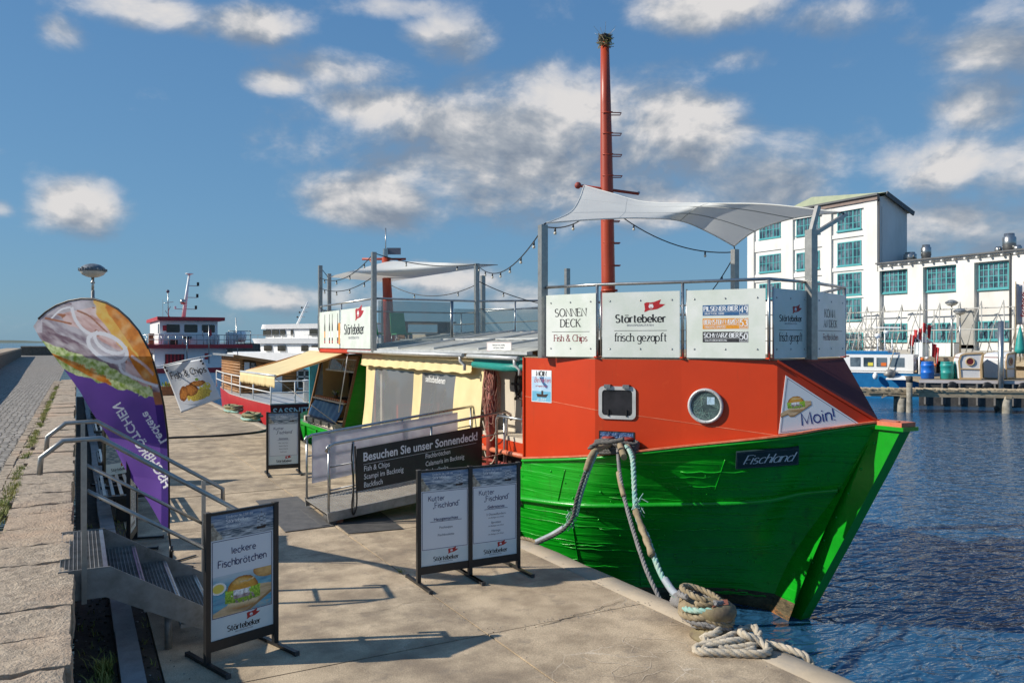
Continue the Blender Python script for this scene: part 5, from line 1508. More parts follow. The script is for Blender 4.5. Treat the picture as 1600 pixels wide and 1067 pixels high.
# porthole
c = fpt(2, 1103, 634, .0); a_, d_, n_ = facet(2)
rr0 = fdim(2, 1076, 607, 1131, 661)[1] / 2 * 1.02
q = MB(); q.lathe(c, [(rr0, 0), (rr0, .045), (rr0 * .93, .055), (rr0 * .84, .05), (rr0 * .82, .02)], 'roofedge', 36, ax=n_)
for i in range(12): q.ball(c + n_ * .052 + (d_ * math.cos(i * PI / 6) + UP * math.sin(i * PI / 6)) * rr0 * .9, .007, 'steel', 6, 4)
ph = q.build('porthole', SHIP)
q = MB(); q.lathe(c + n_ * .024, [(rr0 * .83, 0), (rr0 * .83, .002)], 'porthole', 32, ax=n_)
rn = random.Random(3)
for i in range(16):
    a0 = rn.uniform(0, 2 * PI); P = [c + n_ * .028 + (d_ * math.cos(a0 + k * .5 * rn.uniform(.6, 1.2)) + UP * math.sin(a0 + k * .55)) * rr0 * rn.uniform(.2, .78) for k in range(4)]
    q.tube(catmull(P, 4), .0018, 'rope_teal', 4)
b0 = c + n_ * .027 + d_ * .02 + UP * .02
q.poly([b0, b0 + d_ * .10, b0 + d_ * .10 + UP * .10, b0 + UP * .10], 'posterblue'); q.build('pane', ph)
# hawse opening with bitts
w, h = fdim(1, 936, 671, 992, 707); B = fboard(1, 936, 707); B.O = fpt(1, 936, 708, .004); B.O.z = min(B.O.z, 1.19)
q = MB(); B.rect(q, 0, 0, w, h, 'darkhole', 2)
B.rect(q, .02, .03, w - .02, h - .015, 'bluefoil', 4)
q.build('hawse_opening', SHIP)
for fx in (.28, .80):
    q = MB(); p = B.P(w * fx, 0, 30); p.z = 1.19
    q.lathe(p, [(.075, 0), (.07, .20), (.095, .215), (.095, .235), (.06, .25)], 'postred', 16); q.build('bitt', SHIP)
BITT = B.P(w * .5, .12, 90)
# greeting sheet on the aft plate
w, h = fdim(0, 831, 577, 862, 627); B = fboard(0, 831, 627, .004)
q = MB(); B.rect(q, 0, 0, w, h, 'paper', 2); B.rect(q, .012, .012, w - .012, h * .80, 'posterblue', 3); B.rect(q, .012, .012, w - .012, h * .34, 'posterseab', 4)
B.put(q, strokes('MOIN', h * .15, .26, .13, True), w * .5, h * .82, 'ink', 5, 'c', wmax=w * .9)
B.put(q, strokes('Betreten', h * .15, .1, slant=.25), w * .55, h * .62, 'redink', 6, 'c', wmax=w * .8); B.put(q, strokes('auf eigene Gefahr', h * .05, .12), w * .5, h * .48, 'redink', 6, 'c', wmax=w * .7)
B.put(q, strokes('an Bord', h * .09, .1, slant=.2), w * .5, h * .05, 'paper', 6, 'c', wmax=w * .6)
B.shape(q, [(w * a, h * b) for a, b in ((.25, .26), (.3, .16), (.75, .16), (.85, .27), (.6, .24), (.6, .36), (.5, .36), (.5, .25))], 'shipbrown', 6)
B.shape(q, [(w * a, h * b) for a, b in ((.40, .78), (.62, .80), (.66, .62), (.82, .52), (.80, .44), (.70, .46), (.54, .60))], 'bierblue', 5.5)
q.build('greeting_sheet', SHIP)
# triangular greeting board on the bow plate
a_, d_, n_ = facet(3)
tri = [fpt(3, 1216.5, 677.5, .012), fpt(3, 1346, 664, .012), fpt(3, 1227.5, 586.5, .012)]
q = MB(); q.slab(tri, .012, 'paper', n_); tb = q.build('greeting_board', SHIP)
B = Board(tri[0] + n_ * .001, (tri[1] - tri[0]), (tri[2] - tri[0]) - (tri[1] - tri[0]) * ((tri[2] - tri[0]).dot(tri[1] - tri[0]) / (tri[1] - tri[0]).length_squared)); B.n = n_
Wt = (tri[1] - tri[0]).length; Ht = (tri[2] - tri[0]).dot(B.b); tx = (tri[2] - tri[0]).dot(B.a)
q = MB()
cen = (Wt * .34, Ht * .33)
def ins(f): return [(cen[0] + (x - cen[0]) * f, cen[1] + (y - cen[1]) * f) for x, y in ((0, 0), (Wt, 0), (tx, Ht))]
o_, i_ = ins(.93), ins(.91)
for k in range(3): B.shape(q, [o_[k], o_[(k + 1) % 3], i_[(k + 1) % 3], i_[k]], 'navy', 1)
B.put(q, strokes('Moin!', Ht * .21, .11, jit=.04, gap=.2), Wt * .49, Ht * .125, 'blueink', 2, 'c', rot=.06, xs=1.0)
q.build('print', tb)
fw, fh = Wt * .40, Wt * .27; picture('picture', tb, lambda u, v: B.P(Wt * .245 + (u - .5) * fw, Ht * .485 + (v - .55) * fh, 2), lambda u, v: roll_rgb((u - .5) * 2.25, (v - .55) * 2.25 * fh / fw) , 90, 60)
# name board
nb = [(1150, 733), (1248, 726), (1248.5, 698), (1151, 707)]
cu = None
def hull_at(px, py):
    best = None
    for i in range(60):
        for j in range(40):
            u, t = .05 + .6 * i / 60, .02 + .5 * j / 40; p = hp(u, t); D = p.x * SN + p.y * CS
            x = 800 + FPX * (p.x * CS - p.y * SN) / D; y = HZ - FPX * (p.z - EYE) / D; e = (x - px) ** 2 + (y - py) ** 2
            if best is None or e < best[0]: best = (e, p)
    return best[1]
Q = [hull_at(*p) for p in nb]; n_ = (Q[1] - Q[0]).cross(Q[3] - Q[0]).normalized()
if n_.x > 0: n_ = -n_
mxp = max((hull_at(1150 + 98 * i / 5, 734 - 7 * i / 5 - 27 * j / 2) - Q[0]).dot(n_) for i in range(6) for j in range(3))
Q = [RP(px, py, Q[0] + n_ * (mxp + .02), n_) for px, py in nb]
q = MB(); q.slab(Q, .03, 'nameplate', n_); nbo = q.build('name_board', SHIP)
B = Board(Q[0], Q[1] - Q[0], Q[3] - Q[0]); B.n = n_
w, h = (Q[1] - Q[0]).length, (Q[3] - Q[0]).length
q = MB(); B.b = (Q[3] - Q[0]).normalized(); B.frame(q, .012, .012, w - .012, h - .012, .004, 'greyink', 1)
B.put(q, strokes('Fischland', h * .52, .12, .05, slant=.42, gap=.13), w * .5, h * .26, 'paper', 2, 'c', wmax=w * .80)
B.put(q, strokes('-', h * .3, .1, slant=.1), w * .16, h * .20, 'paper', 2, 'c', wmax=w * .1)
q.build('lettering', nbo)

# ---- sun deck railing and boards
R = [Vector((6.13, 10.13, 0)), Vector((6.45, 9.29, 0)), Vector((7.18, 8.33, 0)), Vector((7.79, 7.38, 0)), Vector((8.77, 7.55, 0)), Vector((10.05, 8.04, 0)), Vector((11.0, 9.4, 0)), Vector((11.75, 10.9, 0)), Vector((11.75, 14.5, 0))]
ZR = 3.565
q = MB(); q.tube([z_(p, ZR) for p in R], .022, 'steel', 10); q.build('handrail', SHIP)
q = MB()
for zz in (2.78, 3.02, 3.28): q.tube([z_(p, zz) for p in R[4:]], .009, 'steel', 6)
q.build('rail_wire', SHIP)
for i, p in enumerate(R):
    if i in (0, 4): continue
    q = MB(); q.tube([z_(p, ZT), z_(p, ZR - .01)], .021, 'steel', 8); q.box(z_(p, ZT + .025), (.09, .09, .02), 'orange')
    if i in (1, 2, 3):
        d = (R[i + 1] - R[i - 1]).normalized()
        q.tube([z_(p + d * .055, ZT + .04), z_(p + d * .055, ZR - .1)], .012, 'steel', 6)
    q.build('rail_post', SHIP)
def board_on(seg, x0, x1, draw, zb=2.545, zt=3.445):
    a, b = R[seg], R[seg + 1]; d = (b - a).normalized(); n = Vector((d.y, -d.x, 0)); P0 = a + n * .035
    A = RP(x0, 500, P0, n); C = RP(x1, 500, P0, n); w = math.hypot(C.x - A.x, C.y - A.y); h = zt - zb
    q = MB(); q.slab([z_(A, zb), z_(C, zb), z_(C, zt), z_(A, zt)], .01, 'boardwhite', n); bo = q.build('sign_panel', SHIP)
    B = Board(z_(A, zb) + n * .0006, d, UP)
    q = MB(); draw(B, q, w, h); q.build('lettering', bo)
    for fx in (.1, .5, .9):
        for fy in (.13, .87):
            g = MB(); g.lathe(B.P(w * fx, h * fy, 0), [(.012, 0), (.011, .006), (0, .008)], 'steel', 8, ax=n); g.build('bolt', bo)
def b_sonnen(B, q, w, h):
    B.put(q, strokes('SONNEN', h * .125, .17, .075, True, .2), w * .5, h * .645, 'ink', 1, 'c', wmax=w * .76); B.put(q, strokes('DECK', h * .125, .17, .075, True, .2), w * .5, h * .475, 'ink', 1, 'c', wmax=w * .48)
    B.rect(q, w * .12, h * .395, w * .88, h * .402, 'ink', 1); B.put(q, strokes('Fish & Chips', h * .105, .15, .075, True, .14), w * .5, h * .245, 'darkredink', 1, 'c', wmax=w * .78)
def b_stoer(B, q, w, h):
    logo(B, q, w * .5, h * .535, w * .64, k=1); B.rect(q, w * .16, h * .405, w * .84, h * .412, 'ink', 1)
    B.put(q, strokes('frisch gezapft', h * .125, .15, .075, True, .15), w * .5, h * .245, 'ink', 1, 'c', wmax=w * .67)
def b_bier(B, q, w, h):
    for i, (m, t, s, n) in enumerate((('bierblue', 'PILSENER-BIER', 'KRAFTVOLL HERB', '49'), ('bieramber', 'BERNSTEIN-WEIZEN', 'FRUCHTIG SPRITZIG', '53'), ('bierblack', 'SCHWARZ-BIER', 'SAMTWEICH RÖSTIG', '50'))):
        y = h * (.62 - i * .195); x0, x1, xm = w * .21, w * .79, w * .68; hh = h * .155
        B.rect(q, x0, y, x1, y + hh, m, 1)
        B.put(q, strokes(t, hh * .40, .24, .12, True, .18), x0 + w * .018, y + hh * .46, 'paper', 3, 'l', wmax=xm - x0 - w * .03)
        B.rect(q, x0 + w * .01, y + hh * .36, xm, y + hh * .385, 'paper', 2); B.put(q, strokes(s, hh * .17, .2, .12), x0 + w * .03, y + hh * .10, 'paper', 3, 'l', wmax=w * .32)
        B.put(q, strokes(n, hh * .58, .2, .1), (xm + x1) / 2, y + hh * .26, 'paper', 3, 'c', wmax=x1 - xm - w * .02); B.frame(q, xm, y + .006, x1 - .006, y + hh - .006, .004, 'paper', 2)
        for k in range(5): B.shape(q, [(x1 - w * (.02 + k * .03), y + hh), (x1 - w * (.035 + k * .03), y + hh), (x1 - w * (.06 + k * .03), y + hh * .86)], 'boardwhite', 2)
        B.put(q, sans('BRAUSPEZIALITÄT', hh * .08), (xm + x1) / 2, y + hh * .1, 'paper', 3, 'c', wmax=w * .08)
def b_komm(B, q, w, h):
    B.put(q, strokes('KOMM', h * .125, .17, .075, True, .2), w * .45, h * .62, 'ink', 1, 'c', wmax=w * .66); B.put(q, strokes('AN DECK', h * .115, .17, .075, True, .18), w * .47, h * .465, 'ink', 1, 'c', wmax=w * .82)
    B.rect(q, w * .07, h * .405, w * .88, h * .412, 'ink', 1); B.put(q, strokes('Fischbrötchen', h * .095, .15, .08, True, .14), w * .48, h * .265, 'darkredink', 1, 'c', wmax=w * .8)
board_on(0, 853.5, 931, b_sonnen); board_on(1, 941, 1062, b_stoer); board_on(2, 1073, 1196, b_bier); board_on(3, 1208, 1262, b_stoer); board_on(4, 1275, 1321, b_komm)
# posts carrying the sail
def sqpost(a, b, w=.11, name='sail_post'):
    q = MB(); q.bar(a, b, w, w, 'brushed'); q.build(name, SHIP)
pL = Vector((6.10, 10.20, 0)); sqpost(z_(pL, ZT), z_(pL, 4.50))
pR = Vector((8.66, 7.46, 0)); sqpost(z_(pR, ZT), z_(pR, 4.26), .115)
pB = Vector((10.88, 11.15, 0)); sqpost(z_(pB, ZT), z_(pB, 4.50))
tipC = U(1278, 323, D=10.75); tipC2 = U(1322, 335, D=11.2)
q = MB(); q.bar(z_(pR, 4.22), tipC, .06, .06, 'brushed'); q.build('strut', SHIP)
q = MB(); q.bar(z_(pR, 4.18), tipC2, .05, .05, 'brushed'); q.build('strut', SHIP)
q = MB(); q.lathe((9.6, 11.6, 2.55), [(.03, 0), (.03, .70)], 'steel', 8); q.lathe((9.6, 11.6, 3.25), [(.5, 0), (.5, .03)], 'white', 24); q.build('deck_table', SHIP)
# ---- mast
mb_ = U(952, 470, D=16); mb_.z = ZT; mt_ = U(945, 66, D=16)
q = MB(); mpts = [mb_.lerp(mt_, t) for t in (0, .25, .5, .62, .8, 1)]; q.tube(mpts, [.14, .137, .13, .122, .105, .085], 'mastred', 18)
q.tube([mb_ + UP * 1.25, mb_ + UP * 1.29], .17, 'mastred', 16)
q.tube([mt_ - UP * .0, mt_ + UP * .06], .06, 'mastred', 10)
MAST = q.build('mast', SHIP)
for py in (178, 210, 243, 276, 310, 346, 380, 415):
    f = (py - 470) / (66 - 470); p = mb_.lerp(mt_, max(.0, f)); p = U(953, py, D=16); base = mb_.lerp(mt_, (p.z - mb_.z) / (mt_.z - mb_.z))
    q = MB(); s = .30 if py < 300 else .24
    q.tube([base + FV * -.10 - RV * .03, base + RV * s - FV * .06 + UP * .0, base + RV * s + FV * .10, base + FV * .10 - RV * .03], .011, 'mastred', 6)
    q.tube([base - RV * .10 - FV * .10, base + RV * .12 - FV * .135], .010, 'mastred', 6); q.build('rung', MAST)
yA, yB = U(903, 290, D=15.9), U(998, 303, D=16.1)
q = MB(); q.tube([yA, yB], .03, 'mastred', 8); q.ball(yA, .07, 'postred', 8, 6); q.ball(yB + UP * .02, .03, 'steel', 6, 4); q.build('yard', SHIP)
nst = thing('bird_nest', 'twiggy nest with wire spikes on the very top of the red mast', 'nest', mt_)
q = MB(); rn = random.Random(6)
for i in range(150):
    a = rn.uniform(0, 2 * PI); r = rn.uniform(.04, .14); p = mt_ + Vector((r * math.cos(a), r * math.sin(a), rn.uniform(-.10, .12)))
    d = Vector((rn.uniform(-1, 1), rn.uniform(-1, 1), rn.uniform(-.35, .5))).normalized() * rn.uniform(.08, .2); q.tube([p - d * .5, p + d * .5], .006, 'castiron' if i % 3 else 'mossy', 4)
q.lathe(mt_ + UP * .02, [(.05, -.08), (.12, 0), (.13, .1), (.09, .11)], 'shipbrown', 12); q.build('twigs', nst)
q = MB()
for i in range(12):
    a = 2 * PI * i / 12; q.tube([mt_ + UP * .05, mt_ + Vector((.22 * math.cos(a), .22 * math.sin(a), .12 + .1 * (i % 3)))], .004, 'steel', 4)
q.build('spikes', nst)
# ---- sun sail over the foredeck
A0 = z_(pL, 4.47) + Vector((.05, -.02, .06)); Y0 = yA + RV * .12 + UP * .0; C0 = tipC2.lerp(tipC, .25); D0_ = z_(pB, 4.50) + Vector((-.02, 0, .06))
SAIL = thing('sun_sail', 'pale grey triangular shade sail stretched from the red mast over the orange foredeck', 'sail', z_(pL, 4.5))
def edge(P): P = catmull(P, 8); return lambda u: P[min(len(P) - 1, int(u * (len(P) - 1)))].lerp(P[min(len(P) - 1, int(u * (len(P) - 1)) + 1)], u * (len(P) - 1) - int(u * (len(P) - 1)))
def at(px, py, D): return U(px, py, D=D)
e_bot = edge([A0, at(930, 343, 12.6), at(1000, 341, 13.1), at(1062, 345, 13.7), at(1105, 362, 14.4), D0_])
e_top = edge([Y0, at(955, 302, 15.3), at(1010, 316, 14.6), at(1110, 318, 13.1), at(1200, 319.5, 11.9), C0])
e_l = edge([A0, at(890, 333, 13.2), at(905, 312, 14.8), Y0]); e_r = edge([D0_, at(1180, 361, 13.7), at(1240, 341, 12.2), C0])
def coons(u, v):
    a = e_bot(u) * (1 - v) + e_top(u) * v; b = e_l(v) * (1 - u) + e_r(v) * u
    c_ = A0 * (1 - u) * (1 - v) + D0_ * u * (1 - v) + Y0 * (1 - u) * v + C0 * u * v
    return a + b - c_
q = MB(); q.grid(coons, 40, 24, 'sail'); q.build('cloth', SAIL)
q = MB()
for vv in (.33, .67): q.tube([coons(u / 20, vv) - UP * .004 for u in range(21)], .008, 'sailseam', 5)
for uu in (.3, .6): q.tube([coons(uu, v / 12) - UP * .004 for v in range(13)], .006, 'sailseam', 5)
q.build('seam', SAIL)
q = MB()
for P in (e_bot, e_top, e_l, e_r): q.tube([P(i / 24) for i in range(25)], .012, 'sail', 6)
q.build('hem', SAIL)
q = MB(); q.tube([A0, z_(pL, 4.5)], .012, 'black', 5); q.tube([D0_, z_(pB, 4.5)], .012, 'black', 5); q.tube([C0, tipC2], .01, 'black', 5); q.tube([Y0, yA], .02, 'steel', 6); q.build('lashing', SAIL)

# ---- string lights
def light_string(name_pts, label, sag=.3):
    a, b = name_pts; t = thing('string_lights', label, 'string lights', a, 0, 'strings of bulbs over the boat decks')
    n = 18; P = []
    for i in range(n + 1):
        u = i / n; p = a.lerp(b, u); p.z -= sag * 4 * u * (1 - u); P.append(p)
    q = MB(); q.tube(P, .011, 'black', 5); q.build('cable', t)
    k = max(2, int((b - a).length / 1.1))
    for i in range(k):
        u = (i + .6) / k; p = a.lerp(b, u); p.z -= sag * 4 * u * (1 - u)
        q = MB(); q.lathe(p, [(.014, -.0), (.017, -.06)], 'black', 8); q.ball(p - UP * .085, .026, 'bulb', 8, 6); q.build('bulb', t)

# ------------------------------------------------------------------ midship: roof, tent wall, entrance
q = MB()
def roof(u, v):
    x = 6.18 + 3.0 * v; y = 10.8 + 9.3 * u; z = 2.60 + .42 * v + .012 * math.sin(u * 110)
    return Vector((x, y, z))
q.grid(roof, 110, 6, 'roofsheet'); 
for y in (12.6, 14.6, 16.6, 18.6): q.bar((6.2, y, 2.635), (9.15, y, 3.045), .05, .03, 'roofedge')
q.bar((7.6, 10.8, 2.82), (7.6, 20.1, 2.82), .06, .03, 'roofedge')
q.build('roof', SHIP, solid=.008)
q = MB(); q.boxr(6.14, 6.24, 10.75, 20.1, 2.555, 2.605, 'roofedge'); q.boxr(6.24, 6.30, 10.75, 20.1, 2.47, 2.55, 'creamwall'); q.build('eaves_board', SHIP)
for (y0, y1, z) in ((13.0, 19.9, 2.515), (10.95, 12.8, 2.495)):
    q = MB(); q.tube([(6.10, y0, z), (6.10, y1, z + .015)], .038, 'roofedge', 8)
    q.tube([(6.10, y0 + .12, z), (6.10, y0 + .12, z - .10), (6.16, y0 + .06, z - .17), (6.16, y0 + .06, z - .27)], .032, 'roofedge', 8); q.build('gutter', SHIP)
# notice on the roof edge
q = MB(); B = Board((6.2, 12.25, 2.60), (.25, -.97, 0), (0, 0, 1)); w, h = .62, .155
q.slab([B.P(0, 0), B.P(w, 0), B.P(w, h), B.P(0, h)], .01, 'white', B.n)
for i, t in enumerate(('Betreten des Schiffes', 'auf eigene Gefahr!')): B.put(q, sans(t, h * .17, .012), w * .5, h * (.60 - .28 * i), 'ink', 1.5, 'c', wmax=w * .85)
B.frame(q, .006, .006, w - .006, h - .006, .004, 'redink', 1); q.build('notice', SHIP)

# tent wall with clear windows
def tent(y, z):
    f = (2.46 - z) / 1.9
    x = 6.48 - .16 * max(0, f) ** .8 - .05 * math.sin(PI * min(1, max(0, f))) * math.sin((y - 12.9) * 1.6) + .022 * math.sin(y * 9 + z * 1.5) * max(0, f) - .03 * math.sin(PI * min(1, max(0, (19.6 - y) / 6.7)))
    return Vector((x, y, z))
def strip(y0, y1, z0, z1, m, nu=10, nv=12):
    q.grid(lambda u, v: tent(y0 + (y1 - y0) * u, z0 + (z1 - z0) * v), nu, nv, m, True, flip=True)
q = MB()
WINS = [(16.20, 18.75), (13.95, 15.75)]
strip(12.85, 13.95, .35, 2.48, 'cream'); strip(15.75, 16.20, .35, 2.48, 'cream'); strip(18.75, 19.55, .35, 2.48, 'cream', 6)
for a, b in WINS: strip(a, b, .35, .62, 'cream', 8, 3); strip(a, b, 2.12, 2.48, 'cream', 8, 4)
TW = q.build('tent_wall', SHIP)
for a, b in WINS:
    q = MB(); strip(a, b, .62, 2.12, 'tentfoil', 12, 10); q.build('window_foil', TW)
q = MB()
def val(u, v):
    y = 13.05 + 6.4 * u; return Vector((6.33 - .05 * v + .02 * math.sin(y * 14) * v, y, 2.49 - .30 * v - .012 * math.sin(y * 9) * v))
q.grid(val, 120, 4, 'cream'); q.tube([val(i / 60, 1) for i in range(61)], .016, 'cream', 5); q.build('valance', TW)
q = MB(); B = Board((6.25, 15.5, 1.93), (0, -1, 0), (0, 0, 1)); B.put(q, sans('selbstbedienen', .13, .012), 0, 0, 'white', 1, 'l', wmax=1.45); 
for v in q.v: v.x = tent(v.y, v.z).x - .012
q.build('lettering', TW)
# dim interior behind the foil: floor, back wall, tables
q = MB(); q.boxr(9.0, 9.1, 10.9, 24, .3, 3.0, 'creamwall'); q.boxr(7.6, 8.9, 14.0, 14.8, .95, 1.0, 'wood'); q.boxr(7.6, 8.9, 16.4, 17.2, .95, 1.0, 'wood'); q.boxr(7.0, 7.1, 13.6, 13.7, .3, 2.6, 'mastred'); q.boxr(7.5, 7.62, 17.3, 17.42, .3, 2.6, 'mastred')
q.boxr(7.2, 8.8, 18.2, 19.4, .3, 1.15, 'orange'); q.build('saloon', SHIP)
# entrance: dark stair opening, door leaf, steering wheel, red post with net
q = MB(); q.slab([(6.85, 14.2, .3), (6.85, 11.0, .3), (6.85, 11.0, 2.5), (6.85, 14.2, 2.5)][::-1], .05, 'creamwall'); 
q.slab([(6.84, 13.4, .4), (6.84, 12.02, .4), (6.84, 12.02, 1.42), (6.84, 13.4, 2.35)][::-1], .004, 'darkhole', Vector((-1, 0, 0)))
q.build('entrance_wall', SHIP)
q = MB(); q.boxr(6.79, 6.83, 11.0, 11.62, .45, 2.42, 'creamwall'); q.boxr(6.78, 6.835, 11.62, 11.66, .45, 2.42, 'steel'); q.build('door', SHIP)
q = MB(); c = Vector((6.76, 11.98, 2.02))
for rr_ in (.26, .09): q.tube([c + Vector((0, rr_ * math.cos(a * PI / 12), rr_ * math.sin(a * PI / 12))) for a in range(25)], .028, 'shipbrown', 8)
for a in range(8): q.tube([c, c + Vector((0, .38 * math.cos(a * PI / 4), .38 * math.sin(a * PI / 4)))], [.02, .026], 'shipbrown', 6)
q.build('steering_wheel', SHIP)
q = MB(); q.tube([(6.36, 12.38, .0), (6.36, 12.38, 2.5)], .095, 'postred', 12); q.build('post', SHIP)
q = MB(); rn = random.Random(5)
for i in range(26):
    a = rn.uniform(2.0, 5.4); a2 = a + rn.uniform(-.9, .9); z = 2.42
    P = []
    for k in range(7):
        t = k / 6; r = .105 + .03 * rn.random() + .03 * math.sin(t * PI); aa = a + (a2 - a) * t + .3 * math.sin(k * 1.7 + i); P.append((6.36 + r * math.cos(aa), 12.38 + r * math.sin(aa), z - t * rn.uniform(.8, 1.35)))
    q.tube(catmull(P, 3), .006, 'netpink', 4)
q.build('fishing_net', SHIP)
# raised ledge, pipes and bulwark at the entrance
q = MB(); q.boxr(6.4, 6.8, 10.9, 12.8, 1.10, 1.17, 'creamwall'); q.boxr(6.38, 6.44, 10.8, 12.8, .86, 1.10, 'orange'); q.boxr(6.5, 6.78, 10.9, 12.8, .3, 1.09, 'shipbrown'); q.build('ledge', SHIP)
q = MB(); q.tube([(6.33, 10.75, .92), (6.33, 12.9, .88)], .045, 'orangetrim', 8); q.tube([(6.3, 10.8, .72), (6.3, 13.0, .70)], .03, 'postred', 8); q.boxr(6.3, 6.36, 10.9, 12.9, .3, .62, 'postred'); q.build('pipe_rail', SHIP)
# teal roller blind above the entrance
q = MB(); q.tube([(6.20, 10.70, 2.36), (6.20, 11.6, 2.335), (6.20, 12.75, 2.36)], [.06, .075, .06], 'tealroll', 10); q.boxr(6.2, 6.24, 10.75, 12.75, 2.36, 2.5, 'tealroll'); q.ball((6.2, 10.66, 2.33), .07, 'darkhole', 8, 6); q.build('roller_blind', SHIP)
# boarding rails and white chain
q = MB(); zt = 1.52
q.tube([(6.42, 12.95, .55), (6.42, 12.95, zt - .06), (6.42, 12.88, zt), (6.42, 12.0, zt), (6.42, 11.93, zt - .06), (6.42, 11.93, .5)], .024, 'steel', 8); q.build('boarding_rail', SHIP)
q = MB(); q.tube([(6.22, 11.92, .45), (6.22, 11.92, zt - .06), (6.22, 11.85, zt), (6.22, 11.0, zt)], .026, 'steel', 8); q.build('boarding_rail', SHIP)
q = MB()
for z0 in (1.35, .95, .62):
    P = [(6.24, 11.92, z0), (6.26, 12.1, z0 - .22), (6.3, 12.3, z0 - .30), (6.33, 12.5, z0 - .25), (6.35, 12.7, z0)]
    q.tube(catmull(P, 4), .012, 'rope_white', 5)
q.build('chain', SHIP)

# ------------------------------------------------------------------ aft: serving booth with awning
q = MB()
Y0b, Y1b = 20.55, 24.2
side = [(6.16, .42), (6.60, 2.34), (8.6, 2.45), (8.6, .3), (6.3, .3)]
for y, th in ((Y0b, .05), (Y1b, .05)):
    q.slab([(x, y, z) for x, z in side], th, 'hullgreen' if y == Y0b else 'posterblue', Vector((0, -1, 0)))
q.boxr(6.6, 8.6, Y0b, Y1b, 2.45, 2.5, 'orange'); q.boxr(8.5, 8.6, Y0b, Y1b, .3, 2.45, 'cream'); q.boxr(6.3, 8.5, Y0b + .05, Y1b, .3, .36, 'plank')
q.slab([(6.62, Y1b - .002, .42), (6.62, Y1b - .002, 2.34), (8.4, Y1b - .002, 2.34), (8.4, Y1b - .002, .42)], .02, 'cream', Vector((0, -1, 0)))
booth = q.build('serving_booth', SHIP)
def fx(z): return 6.16 + (z - .42) * .44 / 1.92
q = MB()
for y in (Y0b + .02, Y1b - .06): q.bar((fx(.42) - .02, y, .42), (fx(2.34) - .02, y, 2.34), .07, .06, 'wood')
q.bar((fx(2.33), Y0b, 2.33), (fx(2.33), Y1b, 2.33), .06, .08, 'wood')
for z in (2.28, 1.95): q.bar((fx(z) + .02, Y0b + .1, z), (fx(z) + .02, Y1b - .7, z), .04, .04, 'roofedge')
for y in (Y0b + 1.4, Y0b + 2.7): q.bar((fx(1.95) + .02, y, 1.95), (fx(2.28) + .02, y, 2.28), .03, .03, 'roofedge')
q.bar((fx(1.12), Y0b + .1, 1.12), (fx(1.12), Y1b - .4, 1.12), .24, .04, 'steel')
q.build('counter_frame', booth)
q = MB()
for i in range(2):
    y0, y1 = Y0b + .12 + i * 1.35, Y0b + 1.36 + i * 1.3
    q.slab([(fx(1.97) + .02, y1, 1.97), (fx(1.97) + .02, y0, 1.97), (fx(2.27) + .02, y0, 2.27), (fx(2.27) + .02, y1, 2.27)], .004, 'showglass')
rn = random.Random(4)
for i in range(40): q.ball((fx(2.05) + .16 + rn.uniform(0, .15), Y0b + .2 + rn.uniform(0, 2.5), 2.0 + rn.uniform(0, .1)), .07, 'bun' if i % 3 else 'bunpale', 7, 5, (1, 1.2, .7))
q.boxr(6.55, 6.9, Y0b + .1, Y1b - .7, 1.96, 1.99, 'cream'); q.build('display_case', booth)
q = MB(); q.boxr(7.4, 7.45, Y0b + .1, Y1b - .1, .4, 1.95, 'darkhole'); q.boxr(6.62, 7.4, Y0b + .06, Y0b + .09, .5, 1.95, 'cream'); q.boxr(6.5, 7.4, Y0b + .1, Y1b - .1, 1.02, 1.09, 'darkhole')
for i in range(10): q.boxr(7.3, 7.36, Y0b + .4 + i * .3, Y0b + .5 + i * .3, 1.5, 1.75, 'shipbrown')
q.build('booth_interior', booth)
q = MB()
for i in range(30): q.boxr(fx(1.1) - .08, fx(1.1) + .05, Y0b + .15 + i * .1, Y0b + .21 + i * .1, 1.13, 1.19, 'bunpale' if i % 2 else 'orange')
q.build('price_strip', booth)
q = MB()
def cov(u, v):
    z = 1.08 - .48 * v; return Vector((fx(1.08) - .06 - .22 * v + .012 * math.sin(u * 40) + .02 * math.sin(u * 9 + v * 4), Y0b + .25 + 2.9 * u, z))
q.grid(cov, 40, 8, 'bierblue'); q.build('blue_cover', booth, solid=.01)
q = MB(); q.boxr(5.94, 6.3, Y0b + .2, Y1b - .4, .44, .58, 'creamwall')
for i in range(4): q.boxr(5.92, 5.95, Y0b + .5 + i * .8, Y0b + .62 + i * .8, .46, .58, 'black')
q.boxr(6.0, 6.4, Y0b, Y1b, .36, .40, 'galv'); q.tube([(6.0, Y0b + .1, .45), (5.9, Y0b - .1, .55), (5.9, Y0b - .25, .45), (5.95, Y0b - .3, .38)], .015, 'steel', 6); q.build('serving_shelf', booth)
pl_ = thing('potted_plant', 'small pale leafy plant standing on the fish booth counter', 'plant', (6.5, 22.4, 1.14))
q = MB(); q.lathe((6.5, 22.4, 1.14), [(.05, 0), (.07, .1)], 'wood', 10); q.build('pot', pl_)
q = MB(); rn = random.Random(3)
for i in range(40):
    a = rn.uniform(0, 2 * PI); d = Vector((math.cos(a), math.sin(a), rn.uniform(.4, 2))).normalized() * rn.uniform(.1, .24); b = Vector((6.5, 22.4, 1.22)); w_ = Vector((-d.y, d.x, 0)).normalized() * .02
    q.add([b, b + d * .6 + w_, b + d, b + d * .6 - w_], [(0, 1, 2, 3)], 'lettuce' if i % 2 else 'sailpaper')
q.build('leaves', pl_)
